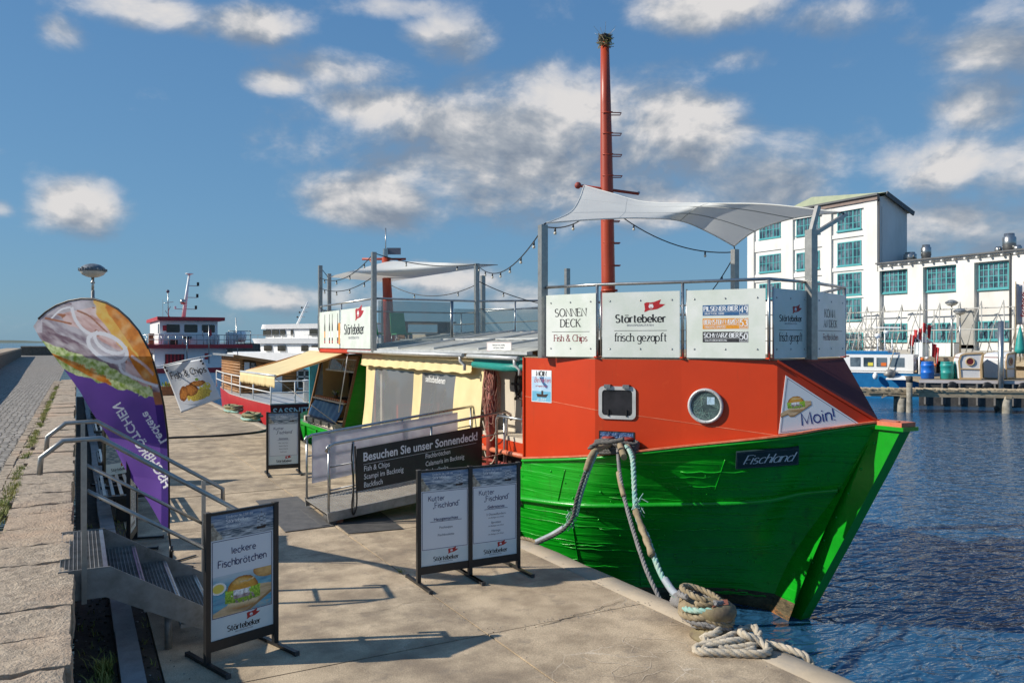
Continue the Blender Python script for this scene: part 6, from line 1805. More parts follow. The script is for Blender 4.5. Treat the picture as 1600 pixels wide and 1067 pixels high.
# back wall panels beside the booth, door frame
q = MB(); q.boxr(6.9, 6.96, 19.6, 19.75, .3, 2.4, 'creamwall'); q.boxr(6.9, 6.96, 20.25, 20.4, .3, 2.4, 'creamwall'); q.boxr(7.4, 7.45, 19.6, 20.5, .3, 2.4, 'shipbrown'); q.boxr(6.7, 6.72, 19.55, 19.6, .3, 2.4, 'orange'); q.build('door_frame', booth)
q = MB(); q.slab([(6.25, 24.35, .5), (7.6, 24.9, .5), (7.6, 24.9, 2.2), (6.25, 24.35, 2.2)], .03, 'seagreenbanner'); q.build('side_screen', booth)
# awning
q = MB()
a0, a1 = Vector((6.30, 20.55, 2.52)), Vector((6.30, 24.35, 2.52)); f0, f1 = Vector((4.42, 20.6, 1.90)), Vector((4.22, 24.3, 1.90))
def awn(u, v): p = a0.lerp(a1, u).lerp(f0.lerp(f1, u), v); p.z -= .05 * math.sin(PI * v); return p
q.grid(awn, 30, 10, 'cream'); AW = q.build('awning', SHIP, solid=.006)
q = MB()
def av(u, v):
    p = f0.lerp(f1, u); sc_ = .035 * abs(math.sin(u * PI * 16)); return p + Vector((-.02 + .015 * math.sin(u * 60) * v, 0, -.02 - (.26 + sc_) * v))
q.grid(av, 64, 4, 'cream'); q.build('valance', AW, solid=.004)
q = MB(); q.tube([f0, f1], .035, 'roofedge', 8); q.build('front_bar', AW)
q = MB(); q.tube([a0 + Vector((0, .05, -.04)), f0 + Vector((0, .05, -.03))], .03, 'bun', 6); q.build('arm', AW)
q = MB(); q.tube([a1 + Vector((0, -.05, -.04)), f1 + Vector((0, -.05, -.03))], .03, 'bun', 6); q.build('arm', AW)
q = MB(); q.boxr(6.24, 6.4, 20.5, 24.4, 2.50, 2.6, 'white'); q.build('cassette', AW)
q = MB(); q.tube([f0 + Vector((0, .1, -.05)), (6.05, 19.6, .45)], .008, 'rope_white', 5); q.tube([(6.25, 20.4, 2.48), (6.1, 20.75, .9)], .014, 'white', 6); q.build('stay', AW)

# ------------------------------------------------------------------ aft sun deck
ZA = 2.58
AD = [Vector((6.1, 17.9, 0)), Vector((8.78, 17.9, 0)), Vector((10.2, 16.7, 0)), Vector((11.9, 16.7, 0)), Vector((11.9, 25.5, 0)), Vector((7.0, 25.5, 0)), Vector((6.1, 22.7, 0))]
q = MB(); q.slab([z_(p, ZA + .44 if i in (1, 2) else ZA) for i, p in enumerate(AD)], .08, 'orange', UP) if False else (q.slab([z_(p, ZA) for p in AD], .10, 'orange', UP), q.slab([z_(p + (Vector((9, 21, 0)) - p) * .02, ZA + .006) for p in AD], .004, 'plank', UP)); q.build('upper_deck', SHIP)
AZ = ZA + 1.2
q = MB(); q.tube([z_(AD[0], AZ), z_(AD[1], AZ), z_(AD[2], AZ), z_(AD[3], AZ), z_(AD[4], AZ), z_(AD[5], AZ), z_(AD[6], AZ), z_(AD[0], AZ)], .024, 'steel', 8); q.build('handrail', SHIP)
q = MB(); q.tube([z_(AD[0], AZ - .30), z_(AD[1], AZ - .30)], .012, 'steel', 6); q.tube([z_(AD[1], AZ - .2), z_(AD[2], AZ - .2), z_(AD[3], AZ - .2)], .012, 'steel', 6); q.tube([z_(AD[3], AZ - .4), z_(AD[4], AZ - .4), z_(AD[5], AZ - .4)], .02, 'plank', 6); q.tube([z_(AD[3], AZ - .7), z_(AD[4], AZ - .7), z_(AD[5], AZ - .7)], .02, 'plank', 6); q.build('rail_wire', SHIP)
def apan(p, d, x0, x1, zb, zt, m, name='sign_panel', th=.012):
    n = Vector((d.y, -d.x, 0)); q = MB(); a = p + d * x0 + n * .04; b = p + d * x1 + n * .04
    q.slab([z_(a, zb), z_(b, zb), z_(b, zt), z_(a, zt)], th, m, n); return q.build(name, SHIP), Board(z_(a, zb) + n * .001, d, UP), x1 - x0, zt - zb
dS = Vector((0, -1, 0))                        # along the quay side, left to right in view
bo, B, w, h = apan(Vector((6.1, 22.55, 0)), dS, .05, 2.0, ZA + .02, ZA + 1.02, 'boardwhite')
q = MB()
for i, x in enumerate((.28, .52, .66, .92)):
    c_ = 'shipbrown' if i != 1 else 'ink'
    B.shape(q, [(w * x - .05, h * .12), (w * x + .05, h * .12), (w * x + .05, h * .58), (w * x + .02, h * .72), (w * x + .018, h * .92), (w * x - .018, h * .92), (w * x - .02, h * .72), (w * x - .05, h * .58)], c_, 1)
    B.rect(q, w * x - .05, h * .28, w * x + .05, h * .46, 'paper' if i else 'bieramber', 2); B.rect(q, w * x - .05, h * .14, w * x + .05, h * .2, 'logored', 2)
B.shape(q, [(w * .96, h * .1), (w * 1.03, h * .1), (w * 1.04, h * .66), (w * .95, h * .66)], 'bieramber', 3)
q.build('bottle_print', bo)
bo, B, w, h = apan(Vector((6.1, 20.45, 0)), dS, .0, 2.42, ZA + .02, ZA + 1.02, 'boardwhite')
q = MB(); logo(B, q, w * .47, h * .36, w * .66, k=1); q.build('lettering', bo)
dS2 = (AD[6] - AD[5]).normalized(); bo, B, w, h = apan(AD[5], dS2, .6, 2.9, ZA + .02, ZA + .95, 'postersky')
q = MB(); poster_head(B, q, w, 0, h, 1); q.build('lettering', bo); put_prints(bo)
def gpan(a, b, zb, zt):
    q = MB(); n = Vector(((b - a).y, -(b - a).x, 0)).normalized(); q.slab([z_(a + n * .03, zb), z_(b + n * .03, zb), z_(b + n * .03, zt), z_(a + n * .03, zt)], .01, 'clearglass', n); q.build('glass_panel', SHIP)
e = Vector((1, 0, 0))
gpan(AD[0] + e * .1, AD[0] + e * 1.95, ZA + .05, ZA + 1.15); gpan(AD[0] + e * 2.05, AD[1] - e * .06, ZA + .05, ZA + 1.0)
d2 = (AD[2] - AD[1]).normalized(); gpan(AD[1] + d2 * .08, AD[1] + d2 * .95, ZA + .1, ZA + .98); gpan(AD[1] + d2 * 1.02, AD[2], ZA + .1, ZA + .98); gpan(AD[2] + e * .05, AD[3], ZA + .1, ZA + .98)
for p in (AD[0] + e * 1.98, AD[0] + e * 2.02, AD[1] + d2 * .98, AD[2], Vector((6.1, 20.5, 0)), Vector((6.1, 22.55, 0)), AD[5], AD[4], Vector((11.9, 20, 0))):
    q = MB(); q.tube([z_(p, ZA), z_(p, AZ)], .022, 'steel', 8); q.build('rail_post', SHIP)
for p, zt in ((AD[0], 4.86), (Vector((6.12, 22.65, 0)), 4.95), (AD[5] + Vector((.1, -.3, 0)), 4.95), (AD[1], 4.72), (Vector((9.6, 19.2, 0)), 4.55), (Vector((10.5, 16.4, 0)), 4.55), (Vector((8.7, 24.6, 0)), 4.2)):
    sqpost(z_(p, ZA - .05), z_(p, zt), .105)
# aft mast with crosstree
am = Vector((8.42, 23.2, 0))
q = MB(); q.tube([z_(am, ZA), z_(am + Vector((-.12, .05, 0)), 5.35)], [.18, .12], 'mastred', 12)
t0 = z_(am + Vector((-.12, .05, 0)), 5.3)
q.tube([t0 - RV * .72, t0 + RV * .62], .035, 'mastred', 8); q.tube([t0 - UP * .52, t0 - RV * .5 - UP * .02], .03, 'mastred', 6); q.tube([t0 - UP * .52, t0 + RV * .45 - UP * .02], .03, 'mastred', 6); q.build('aft_mast', SHIP)
q = MB(); q.tube([t0, t0 + UP * .95], .016, 'steel', 6); q.box(t0 + UP * .18 - FV * .05, (.12, .12, .25), 'steel'); q.box(t0 + RV * .25 + UP * .24, (.42, .05, .20), 'greyink', -TH); q.build('aerial', SHIP)
SA = thing('sun_sail', 'grey shade sail stretched over the distant aft sun deck behind glass panels', 'sail', t0)
cs = [z_(Vector((6.3, 22.5, 0)), 4.62), z_(am, 5.25), z_(AD[1] + Vector((.9, .6, 0)), 4.78), z_(Vector((8.9, 24.9, 0)), 4.72)]
q = MB(); q.grid(lambda u, v: (cs[0] * (1 - u) + cs[1] * u) * (1 - v) + (cs[3] * (1 - u) + cs[2] * u) * v - UP * .04 * math.sin(PI * u) * math.sin(PI * v), 14, 14, 'sail'); q.build('cloth', SA)
q = MB(); q.tube([cs[0], z_(Vector((6.12, 22.65, 0)), 4.9)], .01, 'black', 5); q.tube([cs[2], z_(AD[1], 4.7)], .01, 'black', 5); q.build('lashing', SA)
# furniture on the aft deck
for (x, y, lab) in ((7.0, 20.6, 'left green folding chair on the aft sun deck behind the glass'), (7.7, 20.3, 'right green folding chair on the aft sun deck behind the glass')):
    t = thing('deck_chair', lab, 'chair', (x, y, ZA), 0, 'green chairs on the aft deck'); 
    q = MB(); q.slab([(x - .22, y - .2, ZA + .42), (x + .22, y - .2, ZA + .42), (x + .22, y + .22, ZA + .40), (x - .22, y + .22, ZA + .40)], .03, 'greencloth', UP); q.build('seat', t)
    q = MB(); q.slab([(x - .22, y + .22, ZA + .42), (x + .22, y + .22, ZA + .42), (x + .2, y + .36, ZA + .98), (x - .2, y + .36, ZA + .98)], .03, 'greencloth'); q.build('backrest', t)
    for sx in (-.2, .2):
        for sy in (-.18, .2): g = MB(); g.tube([(x + sx, y + sy, ZA + .4), (x + sx * 1.1, y + sy * 1.2, ZA)], .014, 'steel', 6); g.build('leg', t)
tb_ = thing('picnic_table', 'dark wooden table on the aft sun deck behind the glass', 'table', (8.3, 20.6, ZA))
q = MB(); q.boxr(7.95, 9.6, 20.9, 21.8, ZA + .72, ZA + .76, 'wood'); q.build('table_top', tb_)
for xx in (8.1, 9.4):
    q = MB(); q.boxr(xx - .05, xx + .05, 21.0, 21.7, ZA, ZA + .72, 'wood'); q.build('leg', tb_)
light_string((z_(pL, 4.45), z_(AD[1], 4.70)), 'string of bulbs hanging between the foredeck post and the aft deck', .42)
light_string((z_(AD[0], 4.84), z_(Vector((6.12, 22.65, 0)), 4.6)), 'string of bulbs along the quay side of the aft deck', .3)
light_string((z_(AD[0], 4.84), z_(AD[1], 4.70)), 'string of bulbs across the front of the aft deck', .15)
light_string((z_(AD[0], 4.30), z_(Vector((6.12, 22.65, 0)), 4.3)), 'lower string of bulbs beside the aft deck picture panels', .2)
light_string((U(610, 445, D=22), z_(AD[1], 4.2)), 'sagging string of bulbs low before the clouds over the aft deck', .3)
light_string((z_(AD[1], 4.3), z_(Vector((10.5, 16.4, 0)), 3.6)), 'short string of bulbs dropping to the right of the aft deck', .12)
light_string((yA + RV * .3 + UP * -.15, z_(pB, 4.45)), 'string of bulbs under the pale sail from mast to rear post', .35)
light_string((z_(pL, 4.48), mb_.lerp(mt_, .52)), 'string of bulbs rising from the left foredeck post to the mast', .25)
light_string((z_(pB, 4.4), z_(Vector((11.75, 13.2, 0)), 3.5)), 'string of bulbs dropping from the rear foredeck post', .1)

# ------------------------------------------------------------------ gangway
G = thing('gangway', 'aluminium gangway with tube rails and a black menu board leading up to the cutter', 'gangway', (3.6, 12.4, 0))
GY0, GY1 = 11.85, 13.15
gx0, gx1 = 3.31, 6.45
def gz(x): return .17 + (x - gx0) * .115
q = MB()
n = 60
for i in range(n):
    x0 = gx0 + (gx1 - gx0) * i / n; x1 = gx0 + (gx1 - gx0) * (i + .72) / n
    q.slab([(x0, GY0, gz(x0)), (x1, GY0, gz(x1)), (x1, GY1, gz(x1)), (x0, GY1, gz(x0))], .03, 'galvlight' if 'galvlight' in MATS else 'steel', UP)
q.slab([(gx0, GY0, gz(gx0) - .012), (gx1, GY0, gz(gx1) - .012), (gx1, GY1, gz(gx1) - .012), (gx0, GY1, gz(gx0) - .012)], .02, 'galv', UP)
q.build('walkway', G)
for y in (GY0 - .02, GY1 + .02):
    q = MB(); q.bar((gx0, y, gz(gx0) - .05), (gx1, y, gz(gx1) - .05), .04, .14, 'galv'); q.build('side_beam', G)
for y in (GY0 - .0, GY1 + .0):
    q = MB(); q.tube([(gx0 - .02, y, gz(gx0) + .93), (gx0 - .0, y, gz(gx0) + 1.0), (gx0 + .1, y, gz(gx0) + 1.05), (gx1 - .1, y, gz(gx1) + 1.05), (gx1, y, gz(gx1) + 1.0), (gx1 + .01, y, gz(gx1) + .9)], .024, 'steel', 8); q.build('handrail', G)
    for x in (gx0 + .02, gx0 + .40, 5.0, gx1 - .12):
        g = MB(); g.tube([(x, y, gz(x) - .05), (x, y, gz(x) + 1.04)], .019, 'steel', 8); g.build('rail_post', G)
    q = MB()
    for dz in (.35, .70): q.tube([(gx0 + .02, y, gz(gx0) + dz), (gx1 - .1, y, gz(gx1) + dz)], .014, 'steel', 6)
    q.build('middle_rail', G)
q = MB(); q.boxr(gx0 - .1, gx0 + .02, GY0 - .05, GY1, .0, .02, 'rubber'); q.boxr(3.42, 3.56, GY0 + .02, GY0 + .5, .004, .12, 'rustred'); q.tube([(3.39, GY0 - .03, .07), (3.39, GY0 + .3, .07)], .065, 'rubberdark', 12); q.build('roller_block', G)
q = MB(); P = catmull([(x - .17, y, z - .03) for x, y, z in [(3.86, GY0 - .03, 1.24), (3.84, GY0 - .05, 1.0), (3.87, GY0 - .05, .6), (3.84, GY0 - .06, .30), (3.87, GY0 - .05, .16), (3.92, GY0 - .05, .34), (3.91, GY0 - .04, .8), (3.90, GY0 - .03, 1.2)]], 5); q.tube(P, .013, 'black', 6); q.build('cord', G)
# white back board on the far rail and the black menu board on the near rail
q = MB(); y = GY1 - .03
q.slab([(gx0 + .1, y, gz(3.6) + .22), (gx1 - .4, y, gz(6.05) + .3), (gx1 - .4, y, gz(6.05) + 1.0), (gx0 + .1, y, gz(3.6) + 1.0)], .01, 'f_white', Vector((0, -1, 0))); q.build('white_board', G)
y = GY0 - .045
bl_, br_, tr_, tl_ = U(555.5, 768, Y=y), U(756, 727, Y=y), U(750.5, 665.5, Y=y), U(551, 701.5, Y=y)
bl_.x = tl_.x = (bl_.x + tl_.x) / 2 + .04; br_.x = tr_.x = (br_.x + tr_.x) / 2
q = MB(); q.slab([bl_, br_, tr_, tl_], .012, 'black', Vector((0, -1, 0))); mbd = q.build('menu_board', G)
B = Board(bl_ + Vector((0, -.001, 0)), br_ - bl_, UP); w = (br_ - bl_).length; h = tl_.z - bl_.z; B.n = Vector((0, -1, 0))
q = MB()
B.put(q, sans('Besuchen Sie unser Sonnendeck!', h * .20, .022), w * .05, h * .68, 'paper', 1, 'l', wmax=w * .91)
for i in range(24): pass
B.rect(q, w * .05, h * .60, w * .95, h * .606, 'paper', 1)
for i, t in enumerate(('Fish & Chips', 'Scampi im Backteig', 'Backfisch')): B.put(q, sans(t, h * .125, .006), w * .055, h * (.44 - i * .19), 'paper', 1, 'l', xs=.72)
for i, t in enumerate(('Fischbrötchen', 'Calamaris im Backteig', 'Fischsoljanka')): B.put(q, sans(t, h * .115, .006), w * .53, h * (.46 - i * .19), 'paper', 1, 'l', xs=.72)
q.build('lettering', mbd)

# rubber mats
q = MB(); q.slab([(2.65, 11.7, .012), (3.38, 11.75, .012), (3.45, 14.3, .012), (2.72, 14.25, .012)], .010, 'rubber', UP); solo('rubber_mat', q, 'worn grey rubber mat on the quay left of the gangway foot', 'mat', (3, 13, 0))
q = MB(); q.slab([(3.42, 11.15, .014), (4.22, 11.05, .014), (4.36, 12.9, .014), (3.47, 12.9, .014)], .010, 'rubberdark', UP); solo('rubber_mat', q, 'dark rubber mat lying under the foot of the gangway', 'mat', (3.8, 12, 0))

# ------------------------------------------------------------------ bollard, mooring ropes and coils
bc = Vector((5.24, 5.62, 0))
Bo = thing('bollard', 'squat iron bollard wrapped in canvas and rope at the quay edge by the bow', 'bollard', bc)
q = MB(); q.lathe(bc, [(.24, 0), (.23, .03), (.165, .06), (.15, .14), (.16, .18), (.185, .21), (.195, .25), (.185, .29), (.14, .325), (.07, .345), (.0, .35)], 'castiron', 28); q.build('post', Bo)
q = MB(); q.slab([bc + Vector((-.12, -.10, .335)), bc + Vector((.04, -.13, .335)), bc + Vector((.10, -.05, .35)), bc + Vector((-.07, -.01, .35))], .03, 'rustred'); q.build('cap_plate', Bo)
q = MB(); rn = random.Random(12)
def sack(c, r, sq, m, seed):
    """crumpled canvas lump with folds"""
    def fn(u, v):
        a = 2 * PI * u; b = PI * (v - .5); dd = Vector((math.cos(a) * math.cos(b), math.sin(a) * math.cos(b), math.sin(b)))
        k = 1 + .30 * mnoise.noise(dd * 1.6 + Vector((seed, 0, 0))) + .16 * abs(mnoise.noise(dd * 4.5 + Vector((0, seed, 0)))) + .05 * mnoise.noise(dd * 13)
        return c + Vector((dd.x * sq[0], dd.y * sq[1], dd.z * sq[2])) * r * k
    q.grid(fn, 26, 16, m)
sack(bc + Vector((-.09, .20, .22)), .12, (1, 1.3, .8), 'cloth_tan', 7); sack(bc + Vector((-.10, .38, .24)), .085, (1, 1.3, .8), 'rope_grey', 15)
for k in range(7):
    a0 = k * .9; P = [bc + Vector((-.06 + (.15 + .015 * (k % 3)) * math.cos(a), .13 + (.20 + .02 * (k % 2)) * math.sin(a), .16 + .035 * k + .04 * math.sin(a + a0))) for a in [a0 + i * PI / 5 for i in range(9)]]
    rope(q, P, .03, ('cloth_tan', 'rope_grey', 'cloth_tan', 'rope_teal')[k % 4], 3)
for k in range(3):
    P = [bc + Vector((.17 * math.cos(a) , .19 * math.sin(a) + .04, .12 + .055 * k + .03 * math.sin(a * 2 + k))) for a in [i * PI / 6 + k for i in range(11)]]
    rope(q, P, .028, 'cloth_tan' if k % 2 else 'rope_grey', 3)
for i in range(26):
    p = bc + Vector((rn.uniform(-.16, .1), rn.uniform(.02, .4), rn.uniform(.2, .34))); q.tube([p, p + Vector((rn.uniform(-.06, .06), rn.uniform(-.06, .06), rn.uniform(-.04, .04)))], .005, 'rope_teal' if i % 4 == 0 else 'cloth_tan', 4)
q.build('canvas_wrapping', Bo)
c_t = BITT
# main line: braided teal from the bitts, canvas sleeve, braid, hose, to the bollard
q = MB()
ML = [c_t + Vector((.10, -.05, .02)), U(988, 715, D=10.35), U(994, 800, D=9.75), U(1010, 835, D=9.45), U(1032, 895, D=9.0), U(1052, 924, D=8.7), U(1075, 944, D=8.35), bc + Vector((-.02, .3, .2)), bc + Vector((.02, .1, .26))]
rope(q, ML[:4], .034, 'rope_teal', 3); rope(q, ML[3:6], .034, 'rope_teal', 3)
q.tube(catmull([ML[4].lerp(ML[5], .35), ML[5], ML[6].lerp(ML[7], .2)], 5), .042, 'hose', 10)
sl = catmull([U(993, 797, D=9.78), U(1003, 825, D=9.52), U(1012, 848, D=9.32), U(1019, 868, D=9.16)], 4); q.tube(sl, [.040 + .008 * math.sin(i * 1.9) for i in range(len(sl))], 'cloth_tan', 9)
for f in (0, 1): 
    p = c_t + Vector((.02 + .1 * f, -.06, .0)); q.tube([p + UP * .05, U(975 + 14 * f, 714, D=10.45)], .045, 'cloth_tan', 8)
rn = random.Random(2)
for i in range(24):
    p = U(995 + rn.uniform(-4, 8), 790 + rn.uniform(-12, 14), D=9.78); q.tube([p, p + Vector((rn.uniform(-.07, .1), rn.uniform(-.06, .03), rn.uniform(-.08, .08)))], .006, 'rope_teal', 4)
rope(q, ML[6:], .036, 'cloth_tan', 3)
solo('mooring_rope', q, 'braided pale teal mooring rope with tan canvas sleeves running down to the bollard', 'rope', ML[0])
q = MB()
L2 = [c_t + Vector((.0, -.05, .0)), U(968, 735, D=10.3), U(975, 775, D=9.95), U(990, 830, D=9.5), U(1010, 890, D=9.05), U(1032, 938, D=8.78), Vector((5.66, 6.75, -.35))]
rope(q, L2, .026, 'rope_grey', 3); sl = catmull([U(966.5, 738, D=10.28), U(970, 757, D=10.1), U(975, 776, D=9.93)], 4); q.tube(sl, .033, 'cloth_tan', 8)
solo('mooring_rope', q, 'plain grey twisted rope hanging straight down from the bow to the quay wall', 'rope', L2[0])
q = MB()
L3 = [c_t + Vector((-.12, -.03, .04)), U(928, 706, D=10.75), U(916, 735, D=10.75), U(903, 775, D=10.75), U(896, 806, D=10.75), U(882, 824, D=10.8), U(862, 836, D=10.9), U(838, 847, D=10.95), Vector((5.5, 9.6, .02))]
rope(q, L3[1:6], .03, 'rope_teal', 3); rope(q, [p + Vector((-.045, -.04, -.01)) for p in L3[2:8]], .024, 'rope_dark', 3); rope(q, [p + Vector((.03, -.03, .0)) for p in L3[1:5]], .024, 'rope_teal', 3)
q.tube(catmull(L3[5:8], 5), .042, 'hose', 10); q.tube(catmull([L3[0], L3[1], L3[2]], 4), .045, 'cloth_tan', 8)
for i in range(30):
    p = U(896 + rn.uniform(-8, 6), 812 + rn.uniform(-14, 8), D=10.75); q.tube([p, p + Vector((rn.uniform(-.08, .04), rn.uniform(-.04, .04), rn.uniform(-.08, .06)))], .006, 'rope_teal', 4)
rope(q, [L3[7], L3[8], Vector((5.3, 9.9, .02)), Vector((5.15, 9.8, .02))], .026, 'cloth_tan', 3)
solo('mooring_rope', q, 'frayed blue green and dark ropes with a grey hose sleeve sagging left from the bow', 'rope', L3[0])
q = MB()
for k in range(5):
    P = []
    for i in range(13):
        a = 2 * PI * i / 12; P.append(c_t + Vector((.0, -.03, -.07 + .035 * k)) + Vector(((K[2] - K[1]).normalized() * .30 * math.cos(a))) + Vector((-.8, -.6, 0)) * .10 * math.sin(a) + UP * .02 * math.sin(a * 2 + k))
    rope(q, P, .026, 'rope_dark', 3)
rope(q, [L3[0] + UP * .05, U(922, 700, D=10.8), U(935, 692, D=10.75), U(955, 690, D=10.65), U(975, 686, D=10.6)], .03, 'rope_dark', 3)
solo('rope_coil', q, 'dark rope wound in turns round the two red bitts on the bow', 'rope', c_t)
q = MB()
zc = .035
coil = [(5.32, 5.62, zc + .10), (5.1, 5.45, zc + .08), (4.98, 5.5, zc + .04), (5.02, 5.36, zc), (5.2, 5.24, zc), (5.38, 5.22, zc + .03), (5.46, 5.34, zc + .10), (5.36, 5.42, zc + .06), (5.1, 5.38, zc + .04), (4.86, 5.44, zc), (4.80, 5.34, zc), (4.98, 5.22, zc), (5.22, 5.06, zc), (5.36, 5.08, zc), (5.36, 5.2, zc + .05), (5.26, 5.28, zc + .09), (5.40, 5.46, zc + .06)]
rope(q, coil, .038, 'rope_white', 3)
rope(q, [(5.28, 5.16, zc), (5.1, 5.16, zc), (4.88, 5.30, zc), (4.92, 5.40, zc), (5.15, 5.30, zc + .05), (5.36, 5.26, zc + .02), (5.5, 5.12, zc), (5.56, 4.98, zc - .01), (5.64, 4.86, -.06), (5.66, 4.8, -.5)], .034, 'rope_white', 3)
solo('rope_coil', q, 'loose coil of thick cream rope lying on the quay before the bollard', 'rope', (5.1, 5.3, 0))

# ================================================================== LEFT BACKGROUND
mat('hullred', (.50, .03, .035), (.42, .025, .03), 3, .45, 0, .1, 10)
mat('hulldarkred', (.16, .018, .025), (.12, .014, .02), 3, .45)
mat('shipwhite', (.86, .86, .85), (.80, .80, .78), 1.5, .4)
mat('shipwindow', (.03, .03, .025), (.06, .055, .045), 2, .08)
mat('logs', (.40, .20, .07), (.24, .11, .035), 5, .6, 0, .4, 12, stretch=(.3, .3, 6))
mat('roofgrey', (.20, .22, .24), (.15, .165, .18), 2, .6)
mat('netgreen', (.18, .20, .10), (.30, .24, .14), 14, .95, 0, .8, 50)
mat('crate', (.36, .17, .07), (.24, .11, .05), 6, .7)
mat('flower', (.30, .36, .08), (.55, .30, .12), 12, .8)

# red boat with its name on the stern
RB = thing('red_boat', 'low red boat with white tube railing and SASSNITZ in pale letters on its stern', 'boat', (7.5, 33, WZ))
q = MB()
hl = [(6.35, 30.5), (6.15, 34), (6.1, 38), (6.6, 44), (8.4, 47), (10.4, 44), (10.8, 38), (10.7, 34), (10.4, 30.5)]
n = len(hl)
q.add([(x, y, .43) for x, y in hl] + [(x + (8.4 - x) * .1, y, WZ - .3) for x, y in hl], [(i, i + n, (i + 1) % n + n, (i + 1) % n) for i in range(n - 1)], 'hullred')
q.add([(6.35, 30.5, .43), (10.4, 30.5, .43), (10.2, 30.6, WZ - .3), (6.5, 30.6, WZ - .3)], [(0, 1, 2, 3)], 'hulldarkred'); q.build('hull', RB)
q = MB(); q.slab([(x, y, .45) for x, y in hl][::-1], .04, 'roofedge', UP); q.build('deck', RB)
q = MB(); B = Board((6.45, 30.48, .02), (1, 0, 0), UP); B.put(q, sans('SASSNITZ', .26, .02), 0, 0, 'paper', 2, 'l', wmax=1.75); q.build('lettering', RB)
q = MB(); rp = [(6.42, 44), (6.2, 40), (6.22, 36), (6.4, 30.6), (10.2, 30.6)]
for z in (.86, 1.28): q.tube([(x, y, z) for x, y in rp], .028, 'white', 6)
q.build('railing', RB)
for (x, y) in ((6.42, 44), (6.3, 41), (6.2, 38), (6.22, 36), (6.3, 33.5), (6.4, 30.6), (7.3, 30.6), (8.3, 30.6), (9.3, 30.6)):
    q = MB(); q.tube([(x, y, .45), (x, y, 1.28)], .028, 'white', 6); q.build('rail_post', RB)
q = MB(); q.lathe((7.9, 31.2, .45), [(.14, 0), (.14, .75), (.18, .77), (.18, .83), (.0, .86)], 'white', 12); q.build('vent_post', RB)
# log cabin on the boat
LC = thing('log_cabin', 'wooden log cabin kiosk with sloping grey roof standing behind the white railing', 'kiosk', (8, 37.5, .45))
q = MB()
def wallz(x): return 2.05 - .06 * (x - 6)
for i in range(12):
    z0 = .45 + i * .135
    if z0 > 2.0: break
    xe = min(10.6, 6.1 + (2.08 - z0 - .1) / .164)
    q.tube([(6.45, 37.4, z0 + .06), (max(6.6, xe), 37.4, z0 + .06)], .075, 'logs', 6); q.tube([(6.5, 37.3, z0 + .06), (6.5, 42.5, z0 + .06)], .075, 'logs', 6)
q.slab([(6.5, 37.42, .4), (10.5, 37.42, .4), (10.5, 37.42, 1.38), (6.5, 37.42, 2.04)], 5, 'logs', Vector((0, -1, 0))); q.build('wall', LC)
q = MB(); q.slab([(6.1, 36.9, 2.22), (10.8, 36.9, 1.45), (10.8, 43, 1.45), (6.1, 43, 2.22)], .10, 'roofgrey'); q.bar((6.1, 36.88, 2.15), (10.8, 36.88, 1.38), .04, .14, 'logs'); q.build('roof', LC)
q = MB(); q.boxr(9.0, 9.65, 37.28, 37.32, .6, 1.45, 'shipwindow'); 
for x in (9.0, 9.33, 9.65): q.boxr(x - .035, x + .035, 37.25, 37.29, .57, 1.48, 'white')
for z in (.6, 1.15, 1.45): q.boxr(8.97, 9.68, 37.25, 37.288, z - .035, z + .035, 'white')
q.build('window', LC)
q = MB(); q.boxr(7.75, 8.3, 37.27, 37.31, .45, 1.62, 'shipwhite'); q.boxr(8.3, 8.42, 37.27, 37.31, .45, 1.7, 'wood'); q.build('door', LC)
q = MB(); q.boxr(6.86, 7.14, 37.24, 37.29, 1.12, 1.86, 'chalkboard'); B = Board((6.86, 37.238, 1.12), (1, 0, 0), UP)
for i in range(6): B.put(q, strokes(('Bier', 'Kaffee', 'Fisch', 'Suppe', 'Eis', 'Tee')[i], .07, .1, jit=.1, seed=i), .14, .62 - i * .11, 'paper', 1, 'c', wmax=.2)
q.build('chalkboard', LC)
q = MB(); q.boxr(6.62, 6.84, 37.22, 37.28, .98, 1.86, 'sailpaper'); q.boxr(6.62, 7.16, 37.20, 37.22, .95, 1.12, 'bierblue'); q.build('poster', LC)
q = MB(); q.slab([(8.9, 36.2, 1.58), (10.9, 36.0, 1.25), (10.9, 36.9, 1.42), (8.9, 36.9, 1.76)], .03, 'seagreenbanner'); q.build('side_awning', LC)
# rope heaps along the quay edge
rn = random.Random(21)
for k, (px, py, lab) in enumerate(((372, 643, 'farthest heap of old green rope on the quay edge by the red boat'), (398, 656, 'middle heap of knotted old rope on the quay edge'), (445, 682, 'nearest heap of dark old rope on the quay edge behind the far poster stand'))):
    c = U(px, py, z=0); c.x = min(c.x, 5.45); q = MB()
    for i in range(9):
        P = []
        for j in range(9):
            a = j * .9 + i; P.append(c + Vector((.35 * math.cos(a) * rn.uniform(.4, 1), .9 * math.sin(a) * rn.uniform(.4, 1), .05 + .05 * (i % 4) + .03 * rn.random())))
        q.tube(catmull(P, 4), .045, 'netgreen' if i % 4 else 'rope_teal', 6)
    solo('rope_heap', q, lab, 'rope', c, 'rope heaps on the far quay edge')
q = MB(); q.tube(catmull([(.7, 24.2, .03), (2.2, 24.6, .03), (3.6, 24.5, .03), (4.8, 24.9, .03), (5.5, 26, .04), (5.62, 26.4, -.02), (6.0, 26.6, .3)], 6), .035, 'black', 6); solo('cable', q, 'black cable lying across the quay in front of the red boat', 'cable', (3, 24.5, 0))
